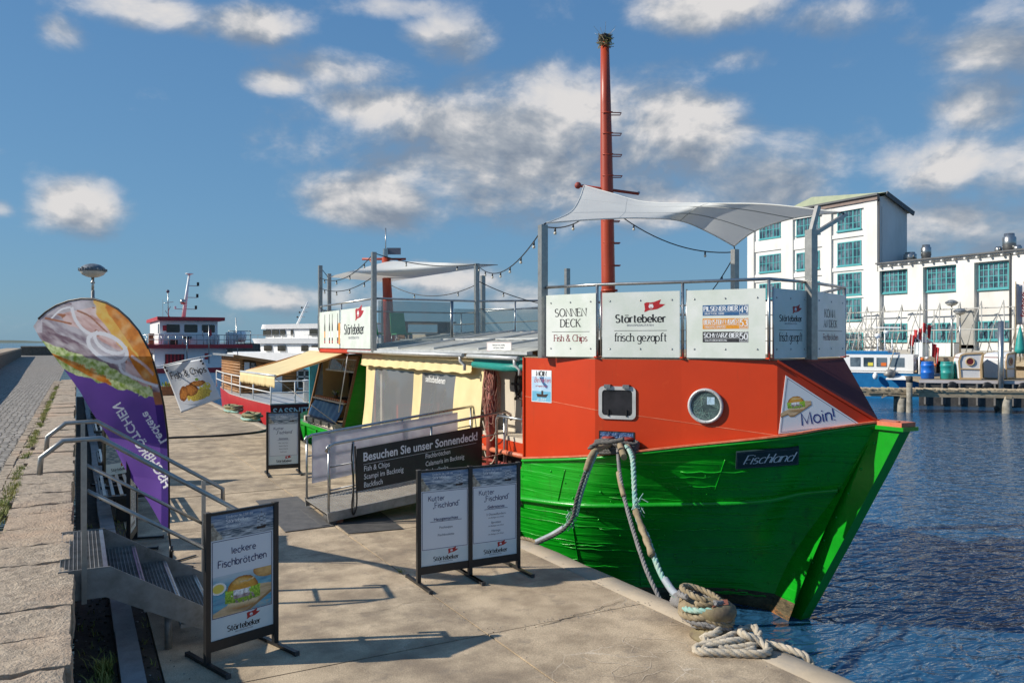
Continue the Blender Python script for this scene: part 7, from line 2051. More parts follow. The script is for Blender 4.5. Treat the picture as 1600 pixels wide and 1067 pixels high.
# plant boxes by the promenade wall farther on
for k, (px, py) in enumerate(((268, 617), (290, 611))):
    c = U(px, py, z=0); t = thing('planter', ('nearer' if k == 0 else 'farther') + ' wooden plant box on the quay behind the hanging banner', 'planter', c, 0, 'wooden plant boxes')
    q = MB(); q.boxr(c.x - .5, c.x + .5, c.y - .35, c.y + .35, 0, .45, 'crate'); q.boxr(c.x - .53, c.x + .53, c.y - .38, c.y + .38, .40, .46, 'wood'); q.build('box', t)
    q = MB()
    for i in range(70):
        p = c + Vector((rn.uniform(-.45, .45), rn.uniform(-.3, .3), .42)); d = Vector((rn.uniform(-.5, .5), rn.uniform(-.5, .5), 1)).normalized() * rn.uniform(.1, .35); w = Vector((-d.y, d.x, 0)).normalized() * .04
        q.add([p, p + d * .6 + w, p + d, p + d * .6 - w], [(0, 1, 2, 3)], 'flower' if i % 3 else 'lettuce')
    q.build('plants', t)

# ---- white ferry with red deck lines at the end of the quay
FE = thing('ferry', 'white ferry with red roof edge and tall white mast beyond the quay end', 'ship', (7.6, 66, WZ))
q = MB(); hl = [(4.2, 62), (11.6, 62), (11.8, 80), (8, 88), (4, 80)]
q.slab([(x, y, .9) for x, y in hl], 2.4, 'shipwhite', UP); q.boxr(4.15, 11.65, 61.9, 62.0, .55, .9, 'hullred'); q.build('hull', FE)
q = MB(); q.boxr(4.9, 9.9, 62.6, 79, .9, 2.32, 'shipwhite'); q.boxr(5.6, 6.9, 62.55, 62.6, .95, 1.9, 'hulldarkred'); q.boxr(8.3, 8.6, 62.55, 62.6, 1.5, 1.95, 'hullred')
for x in (5.75, 6.0, 6.25, 6.5, 6.75): q.boxr(x - .05, x + .05, 62.5, 62.56, .95, 1.9, 'hullred')
q.boxr(4.86, 4.9, 64, 78, 1.4, 1.95, 'shipwindow'); q.build('deckhouse', FE)
q = MB(); q.boxr(4.3, 11.6, 61.9, 80, 2.33, 2.60, 'hullred'); q.boxr(4.25, 4.32, 61.95, 80, 2.30, 2.62, 'hullred'); q.build('upper_deck', FE)
q = MB(); q.boxr(5.3, 9.3, 63.2, 72, 2.6, 4.35, 'shipwhite'); WH = q.build('wheelhouse', FE)
for x in (6.2, 7.42, 8.64):
    q = MB(); q.add([(x + a * .46, 63.18, 3.78 + b * .29) for a, b in ((-1, -.8), (-.9, -1), (.9, -1), (1, -.8), (1, .8), (.9, 1), (-.9, 1), (-1, .8))], [list(range(8))], 'shipwindow'); q.build('window', WH)
q = MB(); q.boxr(5.5, 5.75, 63.15, 63.2, 3.6, 4.0, 'hullred'); q.boxr(5.26, 5.3, 63.6, 64.2, 3.4, 4.1, 'shipwindow'); q.build('door_panel', WH)
q = MB(); q.boxr(5.1, 9.75, 62.7, 73, 4.37, 4.62, 'hullred'); q.build('roof', FE)
q = MB()
for z in (2.95, 3.3): q.tube([(4.35, 78, z), (4.35, 62, z), (11.5, 62, z)], .025, 'steel', 5)
for i in range(16): q.tube([(4.35 + i * .476, 62, 2.6), (4.35 + i * .476, 62, 3.3)], .022, 'steel', 5)
q.build('railing', FE)
q = MB(); mx_, my_ = 7.45, 65.5; q.tube([(mx_ - .3, my_, 4.6), (mx_ + .12, my_, 7.9)], [.16, .08], 'shipwhite', 8); q.lathe((mx_ + .13, my_, 7.9), [(.05, 0), (.3, .1), (.3, .14)], 'shipwhite', 10)
for z, a, b in ((5.3, -.9, .6), (6.2, 0, .7), (7.1, 0, .75)):
    q.tube([(mx_ + a, my_, z), (mx_ + b, my_, z)], .025, 'steel', 5); q.boxr(mx_ + b - .08, mx_ + b + .08, my_ - .08, my_ + .08, z, z + .28, 'black')
q.boxr(mx_ - .95, mx_ - .8, my_ - .08, my_ + .08, 5.3, 5.5, 'shipwhite'); q.ball((mx_ - .35, my_ - .1, 5.85), .22, 'steel', 8, 6); q.build('mast', FE)
q = MB(); q.tube([(6.15, 66, 4.6), (6.1, 66, 6.6)], .035, 'steel', 5); q.tube([(5.8, 66, 5.75), (6.5, 66, 5.85)], .02, 'steel', 5); q.ball((6.1, 66, 6.65), .13, 'greyink', 8, 6); q.tube([(5.75, 66, 4.6), (5.75, 66, 6.0)], .015, 'steel', 4); q.tube([(6.1, 66, 5.1), (6.3, 66, 5.5)], .03, 'steel', 5); q.tube([(6.3, 66, 4.6), (5.9, 66, 5.2)], .03, 'steel', 5); q.build('aerial_mast', FE)
for x, y, w, h, m in ((4.75, 63.0, .35, .8, 'crate'), (5.35, 62.6, .3, .8, 'shipwhite'), (6.2, 62.5, .5, .35, 'shipwindow'), (7.8, 62.5, 1.2, .55, 'shipwhite'), (9.2, 62.6, .3, .7, 'white')): q = MB(); q.boxr(x - w / 2, x + w / 2, y, y + .5, 2.6, 2.6 + h, m); q.build('deck_box', FE)
q = MB(); q.lathe((7.1, 62.4, 2.6), [(.06, 0), (.06, .35), (.28, .45), (.3, .6)], 'shipwindow', 10); q.build('searchlight', FE)
q = MB(); q.tube([(8.1, 62.1, 3.6), (8.1, 62.1, 3.2)], .03, 'steel', 5); q.tube([(8.5, 61.9, 1.2), (8.5, 61.9, 4.0)], .04, 'steel', 6); q.tube([(7.0, 61.9, 1.2), (7.0, 61.9, 3.2)], .05, 'steel', 6); q.slab([(8.5, 61.88, 3.1), (8.72, 61.88, 3.3), (8.64, 61.88, 3.75), (8.5, 61.88, 3.6)], .02, 'hullred', Vector((0, -1, 0))); q.build('flag_staff', FE)
q = MB(); q.lathe((11.0, 63.6, 3.2), [(.0, -.35), (.42, -.33), (.42, .33), (.0, .35)], 'shipwhite', 14, ax=(1, .2, 0)); q.boxr(9.9, 10.5, 62.6, 63.4, 2.6, 3.5, 'shipwhite')
for x in (9.9, 10.3, 10.8, 11.5): q.tube([(x, 62.1, 2.6), (x, 62.1, 3.6)], .03, 'steel', 5)
q.tube([(9.9, 62.1, 3.6), (11.5, 62.1, 3.6)], .03, 'steel', 5)
for i in range(7): q.boxr(9.75, 10.2, 62.2 - i * .08, 62.4 - i * .08, 1.0 + (6 - i) * .25, 1.06 + (6 - i) * .25, 'shipwindow')
q.tube([(10.6, 62, .9), (10.4, 62, 4.6)], .03, 'steel', 5); q.build('life_raft', FE)

# ---- modern white ship
WS = thing('white_ship', 'modern white ship with rounded bridge decks and raked mast beyond the log cabin', 'ship', (20, 82, WZ))
ax = Vector((7.0, -12.6, 0)).normalized(); ay = Vector((-ax.y, ax.x, 0)); b0 = Vector((15.6, 89.6, 0))
def ws(s, t, z): p = b0 + ax * s + ay * t; return Vector((p.x, p.y, z))
def tier(s0, s1, hw, z0, z1, nose, m, q, flare=0, nb=10):
    T = []; Bm = []
    for sgn in (1, -1):
        rng_ = range(nb + 1) if sgn == 1 else range(nb, -1, -1)
        for i in rng_:
            a = PI / 2 * i / nb; s = s0 + nose * (1 - math.sin(a)) if False else s0 + nose * (1 - math.cos(a)); t = hw * math.sin(a) * sgn
            T.append(ws(s - flare, t, z1)); Bm.append(ws(s, t * .96, z0))
        (T.append(ws(s1, hw * sgn, z1)), Bm.append(ws(s1, hw * sgn * .96, z0))) if sgn == 1 else None
        if sgn == 1: T.append(ws(s1, -hw, z1)); Bm.append(ws(s1, -hw * .96, z0))
    n = len(T); q.add(T + Bm, [(i, (i + 1) % n, (i + 1) % n + n, i + n) for i in range(n)], m, False); q.poly(T[::-1], m)
q = MB(); tier(0, 26, 3.6, WZ - .3, 1.75, 5.5, 'shipwhite', q, 1.0); HUL = q.build('hull', WS)
q = MB(); B = Board(ws(2.2, 2.7, 1.2), ax, UP); 
q.build('x', WS)
q = MB(); tier(5.0, 24, 3.0, 1.7, 2.7, 2.2, 'shipwhite', q); q.build('main_deckhouse', WS)
q = MB(); tier(4.2, 24, 3.4, 2.65, 3.15, 2.6, 'shipwhite', q, .25); q.build('bridge_wing_deck', WS)
q = MB(); tier(5.6, 21, 2.6, 3.15, 4.15, 1.6, 'shipwhite', q, -.2); q.build('bridge', WS)
q = MB(); tier(5.0, 21, 2.9, 4.1, 4.55, 2.0, 'shipwhite', q, -.3); q.boxr(22.5, 23.6, 78.2, 79.6, 4.5, 4.9, 'shipwhite'); q.build('bridge_roof', WS)
q = MB()
def wwin(s0, s1, t, z0, z1, lean=0):
    q = MB(); q.slab([ws(s0, t, z0), ws(s1, t, z0), ws(s1 - lean, t + lean * .1, z1), ws(s0 - lean, t + lean * .1, z1)], .03, 'shipwindow'); q.build('window', WS)
side = -1 if (ws(0, -1, 0) - Vector((0, 0, 0))).length < (ws(0, 1, 0)).length else 1
for s0, s1 in ((6.6, 7.7), (7.9, 8.9), (9.1, 9.8), (10.6, 10.9), (13.2, 14.3), (15, 16)): wwin(s0, s1, side * 2.66, 3.4, 4.0)
for s0, s1 in ((7.2, 8.3), (9.2, 10.3), (12.5, 13.4), (13.9, 14.8), (15.2, 16.2)): wwin(s0, s1, side * 3.06, 1.9, 2.45)
for k in range(3):
    a0, a1 = PI / 2 * (.12 + .28 * k), PI / 2 * (.34 + .28 * k)
    q = MB(); P = []
    for a, z in ((a0, 3.42), (a1, 3.42), (a1, 4.02), (a0, 4.02)): P.append(ws(5.55 + 1.6 * (1 - math.cos(a)) + (.12 if z > 3.9 else 0), side * 2.64 * math.sin(a), z))
    q.slab(P, .03, 'shipwindow'); q.build('window', WS)
q = MB(); q.tube([ws(8.6, 0, 4.5), ws(10.2, 0, 6.9)], [.14, .06], 'shipwhite', 6)
for f in (.35, .55, .75): p = ws(8.6, 0, 4.5).lerp(ws(10.2, 0, 6.9), f); q.tube([p - ax * .5, p + ax * .6], .03, 'steel', 5); q.ball(p - ax * .5, .1, 'black', 6, 4)
q.build('mast', WS)
q = MB(); q.tube([ws(4.0, side * 3.2, 3.5), ws(20, side * 3.45, 3.5)], .025, 'steel', 5)
for i in range(14): q.tube([ws(4.2 + i * 1.2, side * 3.3, 3.1), ws(4.2 + i * 1.2, side * 3.3, 3.5)], .02, 'steel', 4)
q.build('railing', WS)
for o in list(WS.children):
    if o.name.startswith('x'): bpy.data.objects.remove(o)
# ---- breakwater on the far side of the harbour
BW = thing('breakwater', 'long brown stone breakwater wall across the harbour mouth', 'wall', (25, 150, WZ))
q = MB()
for i in range(44):
    x0 = 6 + i * 2.6; q.boxr(x0 + .03, x0 + 2.57, 150, 154, WZ - 1, .9, 'granite'); q.boxr(x0 + .03, x0 + 2.57, 151, 153, .9, 2.5 + .05 * (i % 3), 'granitedark')
q.build('wall', BW)
q = MB(); q.boxr(20.2, 21.2, 149.5, 150, .2, 2.6, 'shipwhite'); q.build('marker', BW)

# ================================================================== RIGHT BACKGROUND
mat('plaster', (.76, .75, .72), (.69, .68, .65), .6, .85, 0, .1, 8, c3=(.56, .53, .48), s3=.35, l3=.48, h3=.8, stretch=(1, 1, .4))
mat('plastergrey', (.40, .39, .36), (.33, .32, .29), 1.2, .9)
mat('teal', (.07, .35, .37), (.055, .30, .32), 3, .5)
mat('winglass', (.035, .06, .085), (.14, .19, .23), .9, .06, lo=.42, hi=.58)  # paler blotches in the pane colour stand for blinds and varied reflections
mat('copper', (.34, .37, .25), (.28, .32, .22), 1.2, .6)
mat('cornice', (.26, .19, .16), (.20, .15, .13), 2, .7)
mat('roofdark', (.09, .095, .10), (.12, .125, .13), 1, .6)
mat('oldwood', (.46, .37, .25), (.28, .225, .15), 3, .9, 0, .6, 14, stretch=(1, 1, 3), c3=(.54, .45, .31), s3=.9, l3=.5, h3=.7)
mat('pile', (.38, .35, .29), (.20, .18, .14), 4, .9, 0, .6, 10, c3=(.30, .20, .06), s3=2, l3=.6, h3=.75)
mat('boatblue', (.02, .20, .45), (.015, .16, .38), 2, .4)
mat('drumblue', (.01, .13, .52), None, rough=.4)
mat('drumteal', (.02, .30, .27), (.02, .24, .22), 4, .45)
mat('wicker', (.74, .74, .74), (.62, .62, .64), 30, .6)
mat('flagred', (.62, .03, .03), (.50, .02, .025), 3, .6)
mat('brightorange', (.75, .16, .02), None, rough=.6)
mat('skin', (.55, .36, .27), None, rough=.6)
mat('darkcloth', (.012, .014, .02), (.02, .022, .03), 8, .8)
mat('hairbrown', (.05, .03, .02), None, rough=.7)
mat('bannerpink', (.62, .57, .55), (.55, .50, .49), 2, .7)

mat('palesteel', (.46, .46, .44), (.38, .38, .36), 5, .5)
# opposite quay
QZ = 1.55
q = MB(); q.boxr(54, 160, -60, 110, -3, QZ, 'plank'); q.boxr(53.6, 54.0, -60, 110, QZ - .35, QZ + .05, 'oldwood')
struct('far_quay', q)

FX = 63.6
def fp(px, py, x=FX): return U(px, py, X=x)
def bwin(parent, px0, py0, px1, py1, cols, rows, x=FX, heavy=()):
    a = fp(px0, py0, x); b = fp(px1, py1, x); y0, y1 = sorted((a.y, b.y))
    z0, z1 = min(a.z, b.z), max(a.z, b.z)
    q = MB(); xo = x - .04
    fr = .10
    q.boxr(xo - .03, xo + .03, y0, y1, z0, z0 + fr, 'teal'); q.boxr(xo - .03, xo + .03, y0, y1, z1 - fr, z1, 'teal')
    q.boxr(xo - .03, xo + .03, y0, y0 + fr, z0 + fr, z1 - fr, 'teal'); q.boxr(xo - .03, xo + .03, y1 - fr, y1, z0 + fr, z1 - fr, 'teal')
    for i in range(1, cols):
        y = y0 + (y1 - y0) * i / cols; w = .06 if i % 2 == 0 else .03; q.boxr(xo - .022, xo + .022, y - w, y + w, z0 + fr, z1 - fr, 'teal')
    for i in range(1, rows):
        z = z0 + (z1 - z0) * i / rows; q.boxr(xo - .015, xo + .015, y0 + fr, y1 - fr, z - .03, z + .03, 'teal')
    q.boxr(xo - .12, xo + .0, y0 - .08, y1 + .08, z0 - .1, z0 - .005, 'teal')
    w = q.build('window', parent)
    q = MB(); q.poly([(x - .012, y0 + .02, z0 + .02), (x - .012, y0 + .02, z1 - .02), (x - .012, y1 - .02, z1 - .02), (x - .012, y1 - .02, z0 + .02)], 'winglass'); q.build('pane', w)
# ---- tower block
TWR = thing('tower_building', 'tall white harbour warehouse tower with teal grid windows and green roof', 'building', (66, 55, QZ))
yR = fp(1373, 400).y; yL = fp(1170, 400).y; zE = fp(1373, 304).z
q = MB(); q.slab([(FX, yR, QZ), (FX + 4, yR, QZ), (FX + 4, yR, zE - 1.3), (FX + .9, yR, zE - .05), (FX, yR, zE - .2)], yL - yR, 'plaster', Vector((0, -1, 0)))
for p0, p1 in ((1352, 1373), (1287, 1301), (1223, 1241), (1170, 1180)):
    a, b = fp(p1, 400).y, fp(p0, 400).y; q.boxr(FX - .22, FX - .002, a, b, QZ, zE - .5, 'plaster')
for p0, p1, rows in ((1301, 1352, ((365, 371), (417, 423), (463, 466))), (1241, 1287, ((372, 388), (425, 432))), (1180, 1223, ((375, 392), (428, 440)))):
    for r0, r1 in rows:
        a = fp((p0 + p1) / 2, r0); b = fp((p0 + p1) / 2, r1); q.boxr(FX - .12, FX - .002, fp(p1, 400).y, fp(p0, 400).y, b.z, a.z, 'plaster')
q.boxr(FX - .20, FX - .002, yR, yL, zE - 1.0, zE - .502, 'plaster'); q.build('wall', TWR)
q = MB(); q.boxr(FX - .35, FX + .0, yR - .1, yL + .3, zE - .5, zE - .05, 'cornice'); q.boxr(FX - .55, FX - .35, yR - .25, yL + .4, zE - .12, zE + .05, 'roofdark'); q.build('cornice', TWR)
q = MB()
r0 = [Vector((FX - .5, yR - .3, zE)), Vector((FX - .5, yL + .4, zE)), Vector((FX + 3, yL + .4, zE + .1)), Vector((FX + 2.2, yL - 6.5, zE + 1.45)), Vector((FX + .6, yR - .3, zE + .22)), Vector((FX + 4.5, yR - .3, zE - 1.35)), Vector((FX + 4.5, yL, zE - 1.35))]
q.poly([r0[0], r0[4], r0[3], r0[2], r0[1]], 'copper'); q.poly([r0[4], r0[5], r0[6], r0[3]], 'copper'); q.poly([r0[3], r0[6], r0[2]], 'copper')
q.bar(r0[4] + Vector((0, -.05, -.1)), r0[5] + Vector((0, -.05, -.1)), .12, .4, 'roofdark'); q.build('roof', TWR)
q = MB()
for (x0, z0, x1, z1) in ((FX + .5, QZ + 1, FX + 8.6, 0),): 
    q.slab([(FX + .4, yR - .06, QZ + 7), (FX + 3.5, yR - .06, QZ + 7), (FX + 3.5, yR - .06, zE - 2.3), (FX + .4, yR - .06, zE - 1.0)], .05, 'plaster', Vector((0, -1, 0)))
q.build('side_panel', TWR)
q = MB(); q.tube([(FX - .05, yR - .08, zE - .4), (FX - .05, yR - .08, QZ)], .07, 'roofdark', 6); q.build('downpipe', TWR)
q = MB(); q.tube([(FX - .1, fp(1176, 400).y, zE - .6), (FX - .1, fp(1176, 400).y, QZ)], .06, 'roofdark', 6); q.build('downpipe', TWR)
for r in ((1309, 332, 1346, 357), (1309, 380, 1346, 413), (1309, 428, 1346, 460), (1309, 468, 1346, 500)): bwin(TWR, *r, 6, 3)
for r in ((1245, 340, 1281, 364), (1245, 396, 1281, 419), (1245, 442, 1281, 464)): bwin(TWR, *r, 6, 2)
for r in ((1187, 349, 1220, 370), (1187, 400, 1220, 423), (1187, 444, 1220, 466)): bwin(TWR, *r, 6, 2)
bwin(TWR, 1318, 520, 1349, 549, 3, 2)
# ---- wing
WNG = thing('wing_building', 'long low white warehouse wing with teal grid windows and grey ventilators on its flat roof', 'building', (66, 30, QZ))
zW = fp(1373, 414).z
q = MB(); q.boxr(FX + .15, FX + 14, 8, yR - .12, QZ, zW, 'plaster')
for p0, p1 in ((1373, 1377), (1421, 1445), (1497, 1525)):
    q.boxr(FX - .25, FX + .148, fp(p1, 450).y, fp(p0, 450).y, QZ, zW - .6, 'plaster')
q.boxr(FX - .25, FX + .148, fp(1600, 450).y - 1.5, fp(1582, 450).y, QZ, zW - .6, 'plaster')
for y in (fp(1680, 450).y, fp(1760, 450).y): q.boxr(FX - .25, FX + .148, y - 1.3, y, QZ, zW - .6, 'plaster')
q.boxr(FX - .25, FX + .148, 8, yR - .12, zW - .6, zW - .05, 'plaster'); q.build('wall', WNG)
q = MB(); a, b = fp(1524, 450).y, fp(1498, 450).y; q.boxr(FX - .30, FX - .252, a, b, QZ, QZ + 1.0, 'plastergrey'); q.boxr(FX - .30, FX - .252, a, b, fp(1510, 540).z - .2, fp(1510, 484).z, 'plastergrey')
q.boxr(FX - .28, FX - .252, 8, a - .01, QZ, QZ + .55, 'plastergrey'); q.boxr(FX - .28, FX - .252, b + .01, yR - .2, QZ, QZ + .55, 'plastergrey'); q.build('plinth', WNG)
q = MB(); q.boxr(FX - .7, FX + 14, 8, yR + .0 - .15, zW, zW + .12, 'roofdark'); q.boxr(FX - .5, FX + .1, 8, yR - .16, zW - .12, zW - .005, 'plaster')
for i in range(40): q.boxr(FX - .62, FX - .3, 8.5 + i * .98, 8.65 + i * .98, zW - .26, zW - .125, 'plaster')
q.slab([(FX + 1, 8, zW + .5), (FX + 14, 8, zW + 1.4), (FX + 14, yR - 3, zW + 1.2), (FX + 1, yR - 6, zW + .14)], .1, 'roofdark', UP); q.build('roof', WNG)
for px in (1582,):
    q = MB(); y = fp(px, 450).y; q.tube([(FX - .4, y, zW - .1), (FX - .32, y, zW - .7), (FX - .32, y, QZ)], .07, 'roofdark', 6); q.build('downpipe', WNG)
for r in ((1377.5, 423, 1418, 456), (1449, 418, 1495, 453), (1530, 413, 1577, 450), (1620, 407, 1668, 447)): bwin(WNG, *r, 6, 4, FX + .14)
for r in ((1377.5, 506, 1418, 533), (1449, 505, 1495, 533), (1529, 502, 1579, 531), (1620, 500, 1672, 531)): bwin(WNG, *r, 6, 2, FX + .14)
for px, py, r, h in ((1447, 402, .42, 1.0), (1422, 409, .55, .75), (1577, 391, .50, 1.25), (1560, 395, .28, .4), (1590, 393, .32, .4)):
    p = fp(px, py, FX + 3.0); q = MB(); q.lathe((p.x, p.y, zW + .1), [(r * .9, 0), (r * .9, p.z - zW), (r, p.z - zW + .02), (r, p.z - zW + h * .75), (r * .8, p.z - zW + h * .8), (r * .75, p.z - zW + h)], 'steel', 14); q.build('ventilator', WNG)
# ---- steel lattice frame in front of the ground floor
LT = thing('steel_framework', 'grey tubular steel framework of zigzag struts along the front of the white wing', 'framework', (61.5, 35, QZ))
xo, xi = 61.2, 62.9
zu, zl = U(1450, 483, X=xo).z, U(1450, 516, X=xo).z
q = MB(); 
for z, x in ((zu, xi), (zl, xo)): q.tube([(x, 20, z), (x, 50, z)], .055, 'palesteel', 6)
q.build('long_tubes', LT)
y = 21.0; k = 0
while y < 50:
    q = MB(); q.tube([(xo, y, zl), (xi - .5, y + .75, zu + .5), (xi, y + 1.0, zu)], .04, 'palesteel', 6); q.tube([(xi - .5, y + .75, zu + .5), (xi - .1, y + 1.8, zl + .1), (62.9, y + 2.3, QZ + .4)], .035, 'palesteel', 6); q.build('strut', LT); y += 1.72; k += 1
for y in (22, 28.5, 35, 41.5, 47.5):
    q = MB(); q.tube([(xo, y, QZ), (xo, y, zl)], .05, 'palesteel', 6); q.tube([(xi, y, QZ), (xi, y, zu)], .05, 'palesteel', 6); q.build('post', LT)
q = MB()
rn = random.Random(31)
for i in range(11):
    y0 = 45.5 + i * .62; q.tube([(xo - .3, y0, QZ + .3), (xi - .2, y0 + .8, zl + rn.uniform(.0, 1.6))], .035, 'palesteel', 5); q.tube([(xo, y0 + .7, zl + .4), (xi, y0 - .2, QZ + .6)], .03, 'palesteel', 5)
for z in (3.0, 3.9, 4.8): q.tube([(xo - .1, 45, z), (xo - .1, 52.5, z)], .035, 'palesteel', 5)
q.build('side_scaffold', LT)
# cabinets, people, lamps, banners
ct = thing('cabinet_row', 'row of three pale grey metal cabinets before the white wing', 'cabinet', (60.5, 36, QZ))
a, b = U(1456, 540, X=60.5), U(1493, 540, X=60.5)
w = abs(a.y - b.y) / 3
for i in range(3):
    q = MB(); y0 = min(a.y, b.y) + i * w; q.boxr(60.3, 61.1, y0 + .01, y0 + w - .01, QZ, QZ + 1.15, 'shipwhite'); q.boxr(60.28, 60.3, y0 + .06, y0 + w - .06, QZ + .08, QZ + 1.1, 'posterfoot'); q.build('cabinet', ct)
q = MB(); q.boxr(60.29, 61.12, min(a.y, b.y) - .02, max(a.y, b.y) + .02, QZ + 1.15, QZ + 1.2, 'roofdark'); q.build('top', ct)
saucer_lamp(tuple(U(1487, 560, X=57.5).xy) + (QZ,), 4.2, 'left of two saucer lamps on the far quay before the white wing', .95, 'saucer lamps on the far quay')
saucer_lamp(tuple(U(1500, 560, X=55.5).xy) + (QZ,), 3.45, 'right of two saucer lamps on the far quay before the white wing', .95, 'saucer lamps on the far quay')

def person(loc, rz, label, cloth, h=1.74, lean=0.0):
    """one continuous standing figure from a skinned skeleton"""
    t = thing('person', label, 'person', loc, rz, 'people on the far quay', local=True)
    V = [(0, 0, .94), (0, .0, 1.15), (0, .01, 1.40), (0, .0, 1.50), (0, -.02, 1.58), (0, -.03, 1.68),
         (.10, 0, .90), (.11, -.02, .50), (.11, .03, .09), (.12, -.10, .04), (-.10, 0, .90), (-.11, .0, .50), (-.11, .05, .09), (-.12, -.08, .04),
         (.19, .01, 1.40), (.25, .02, 1.14), (.16, -.20, 1.06), (.10, -.26, 1.08), (-.19, .01, 1.40), (-.25, .03, 1.14), (-.20, -.12, .95), (-.18, -.17, .88)]
    E_ = [(0, 1), (1, 2), (2, 3), (3, 4), (4, 5), (0, 6), (6, 7), (7, 8), (8, 9), (0, 10), (10, 11), (11, 12), (12, 13), (2, 14), (14, 15), (15, 16), (16, 17), (2, 18), (18, 19), (19, 20), (20, 21)]
    R_ = [.15, .15, .16, .06, .085, .09, .10, .075, .05, .045, .10, .075, .05, .045, .075, .055, .042, .035, .075, .055, .042, .035]
    k = h / 1.74; me = bpy.data.meshes.new('body'); me.from_pydata([tuple(c * k for c in v) for v in V], E_, [])
    me.materials.append(MATS[cloth]); ob = bpy.data.objects.new('body', me); col.objects.link(ob); ob.parent = t
    sk = ob.modifiers.new('skin', 'SKIN'); sk.use_smooth_shade = True
    for i, r in enumerate(R_): me.skin_vertices[0].data[i].radius = (r * k, r * k)
    me.skin_vertices[0].data[0].use_root = True
    ob.modifiers.new('sub', 'SUBSURF').render_levels = 1
    q = MB(); q.ball((0, -.055 * k, 1.645 * k), .088 * k, 'skin', 10, 8, (.85, .8, 1.15)); q.ball((0, -.13 * k, 1.64 * k), .018, 'skin', 6, 4)
    for s in (-.03, .03): q.ball((s, -.125 * k, 1.665 * k), .009, 'ink', 6, 4)
    q.build('face', t)
    q = MB(); q.ball((0, -.015 * k, 1.68 * k), .105 * k, 'hairbrown', 10, 8, (.9, .95, 1.0)); q.build('hair', t)
p1 = U(1424, 556, D=60.5); person((p1.x, p1.y, QZ), .5, 'left of two people in dark coats standing on the far quay', 'darkcloth', 1.72)
p2 = U(1432, 556, D=60.2); person((p2.x, p2.y, QZ), -.3, 'right of two people in dark coats standing on the far quay', 'darkcloth', 1.76)
q = MB(); b_ = U(1440, 556, D=59); q.boxr(b_.x - .4, b_.x + .4, b_.y - .3, b_.y + .3, QZ, QZ + 1.2, 'posterfoot'); q.slab([(b_.x - .6, b_.y - .5, QZ + 1.2), (b_.x + .6, b_.y - .5, QZ + 1.2), (b_.x + .4, b_.y + .4, QZ + 1.75), (b_.x - .4, b_.y + .4, QZ + 1.75)], .05, 'greyink'); solo('info_desk', q, 'grey sloping information desk beside the two people', 'desk', (b_.x, b_.y, QZ))
for px, w_, lab in ((1587, .9, 'left white banner with red lettering on a tall pole'), (1600, .9, 'right white banner on a tall pole at the picture edge')):
    p = U(px, 560, D=52); t = thing('banner_flag', lab, 'banner', (p.x, p.y, QZ), 0, 'banners on poles by the far quay')
    q = MB(); zt = U(px, 440, D=52).z; q.tube([(p.x, p.y, QZ), (p.x, p.y, zt)], .04, 'oldwood', 6); q.build('pole', t)
    zb = U(px, 507, D=52).z
    q = MB(); q.grid(lambda u, v: Vector((p.x, p.y, 0)) + RV * (.05 + w_ * u * .75) + FV * .12 * math.sin(u * 5) + UP * (zb + (zt - .15 - zb) * v), 8, 10, 'bannerpink'); q.build('cloth', t, solid=.01)
    q = MB(); B = Board(Vector((p.x, p.y, zb + .5)) + RV * .62 - FV * .10, UP, -RV); B.n = -FV; B.put(q, strokes('fischerei', .34, .2), 0, 0, 'logored', 2, 'l', wmax=(zt - zb) * .75); q.build('lettering', t)
tc_ = thing('closed_parasol', 'teal closed parasol standing by the banners at the right edge', 'parasol', U(1594, 560, D=50))
p = U(1594, 560, D=50); q = MB(); q.lathe((p.x, p.y, QZ), [(.32, .5), (.30, .8), (.18, 1.6), (.04, 2.2)], 'drumteal', 12); q.build('canopy', tc_); q = MB(); q.tube([(p.x, p.y, QZ), (p.x, p.y, QZ + 2.3)], .03, 'steel', 6); q.build('pole', tc_)
# terrace edge with dark openings and orange crate
TR = thing('quay_terrace', 'timber edged terrace with dark openings below on the far quay', 'terrace', (52, 34, .6))
a, b = U(1436, 566, D=56), U(1640, 560, D=53.5)
d = (b - a); d.z = 0; L_ = d.length; d.normalize(); n = Vector((d.y, -d.x, 0))
def tr(s, t, z): return Vector((a.x, a.y, 0)) + d * s + n * t + UP * z
q = MB(); q.slab([tr(0, 0, QZ + .15), tr(L_, 0, QZ + .15), tr(L_, -6, QZ + .15), tr(0, -6, QZ + .15)], .25, 'oldwood', UP); q.build('deck', TR)
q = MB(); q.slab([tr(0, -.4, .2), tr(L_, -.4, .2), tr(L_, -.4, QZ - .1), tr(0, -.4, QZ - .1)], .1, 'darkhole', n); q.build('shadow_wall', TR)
for i in range(9):
    q = MB(); q.bar(tr(i * L_ / 8, -.1, .2), tr(i * L_ / 8, -.1, QZ - .1), .18, .18, 'oldwood'); q.build('post', TR)
oc = thing('orange_crate', 'bright orange crate under the terrace behind the barrels', 'crate', tr(2.6, -.05, .75))
q = MB(); c = tr(2.6, .0, .95); q.box(c, (1.1, .5, .45), 'brightorange', math.atan2(d.y, d.x)); q.box(c + UP * .24, (1.2, .6, .06), 'brightorange', math.atan2(d.y, d.x)); q.build('body', oc)
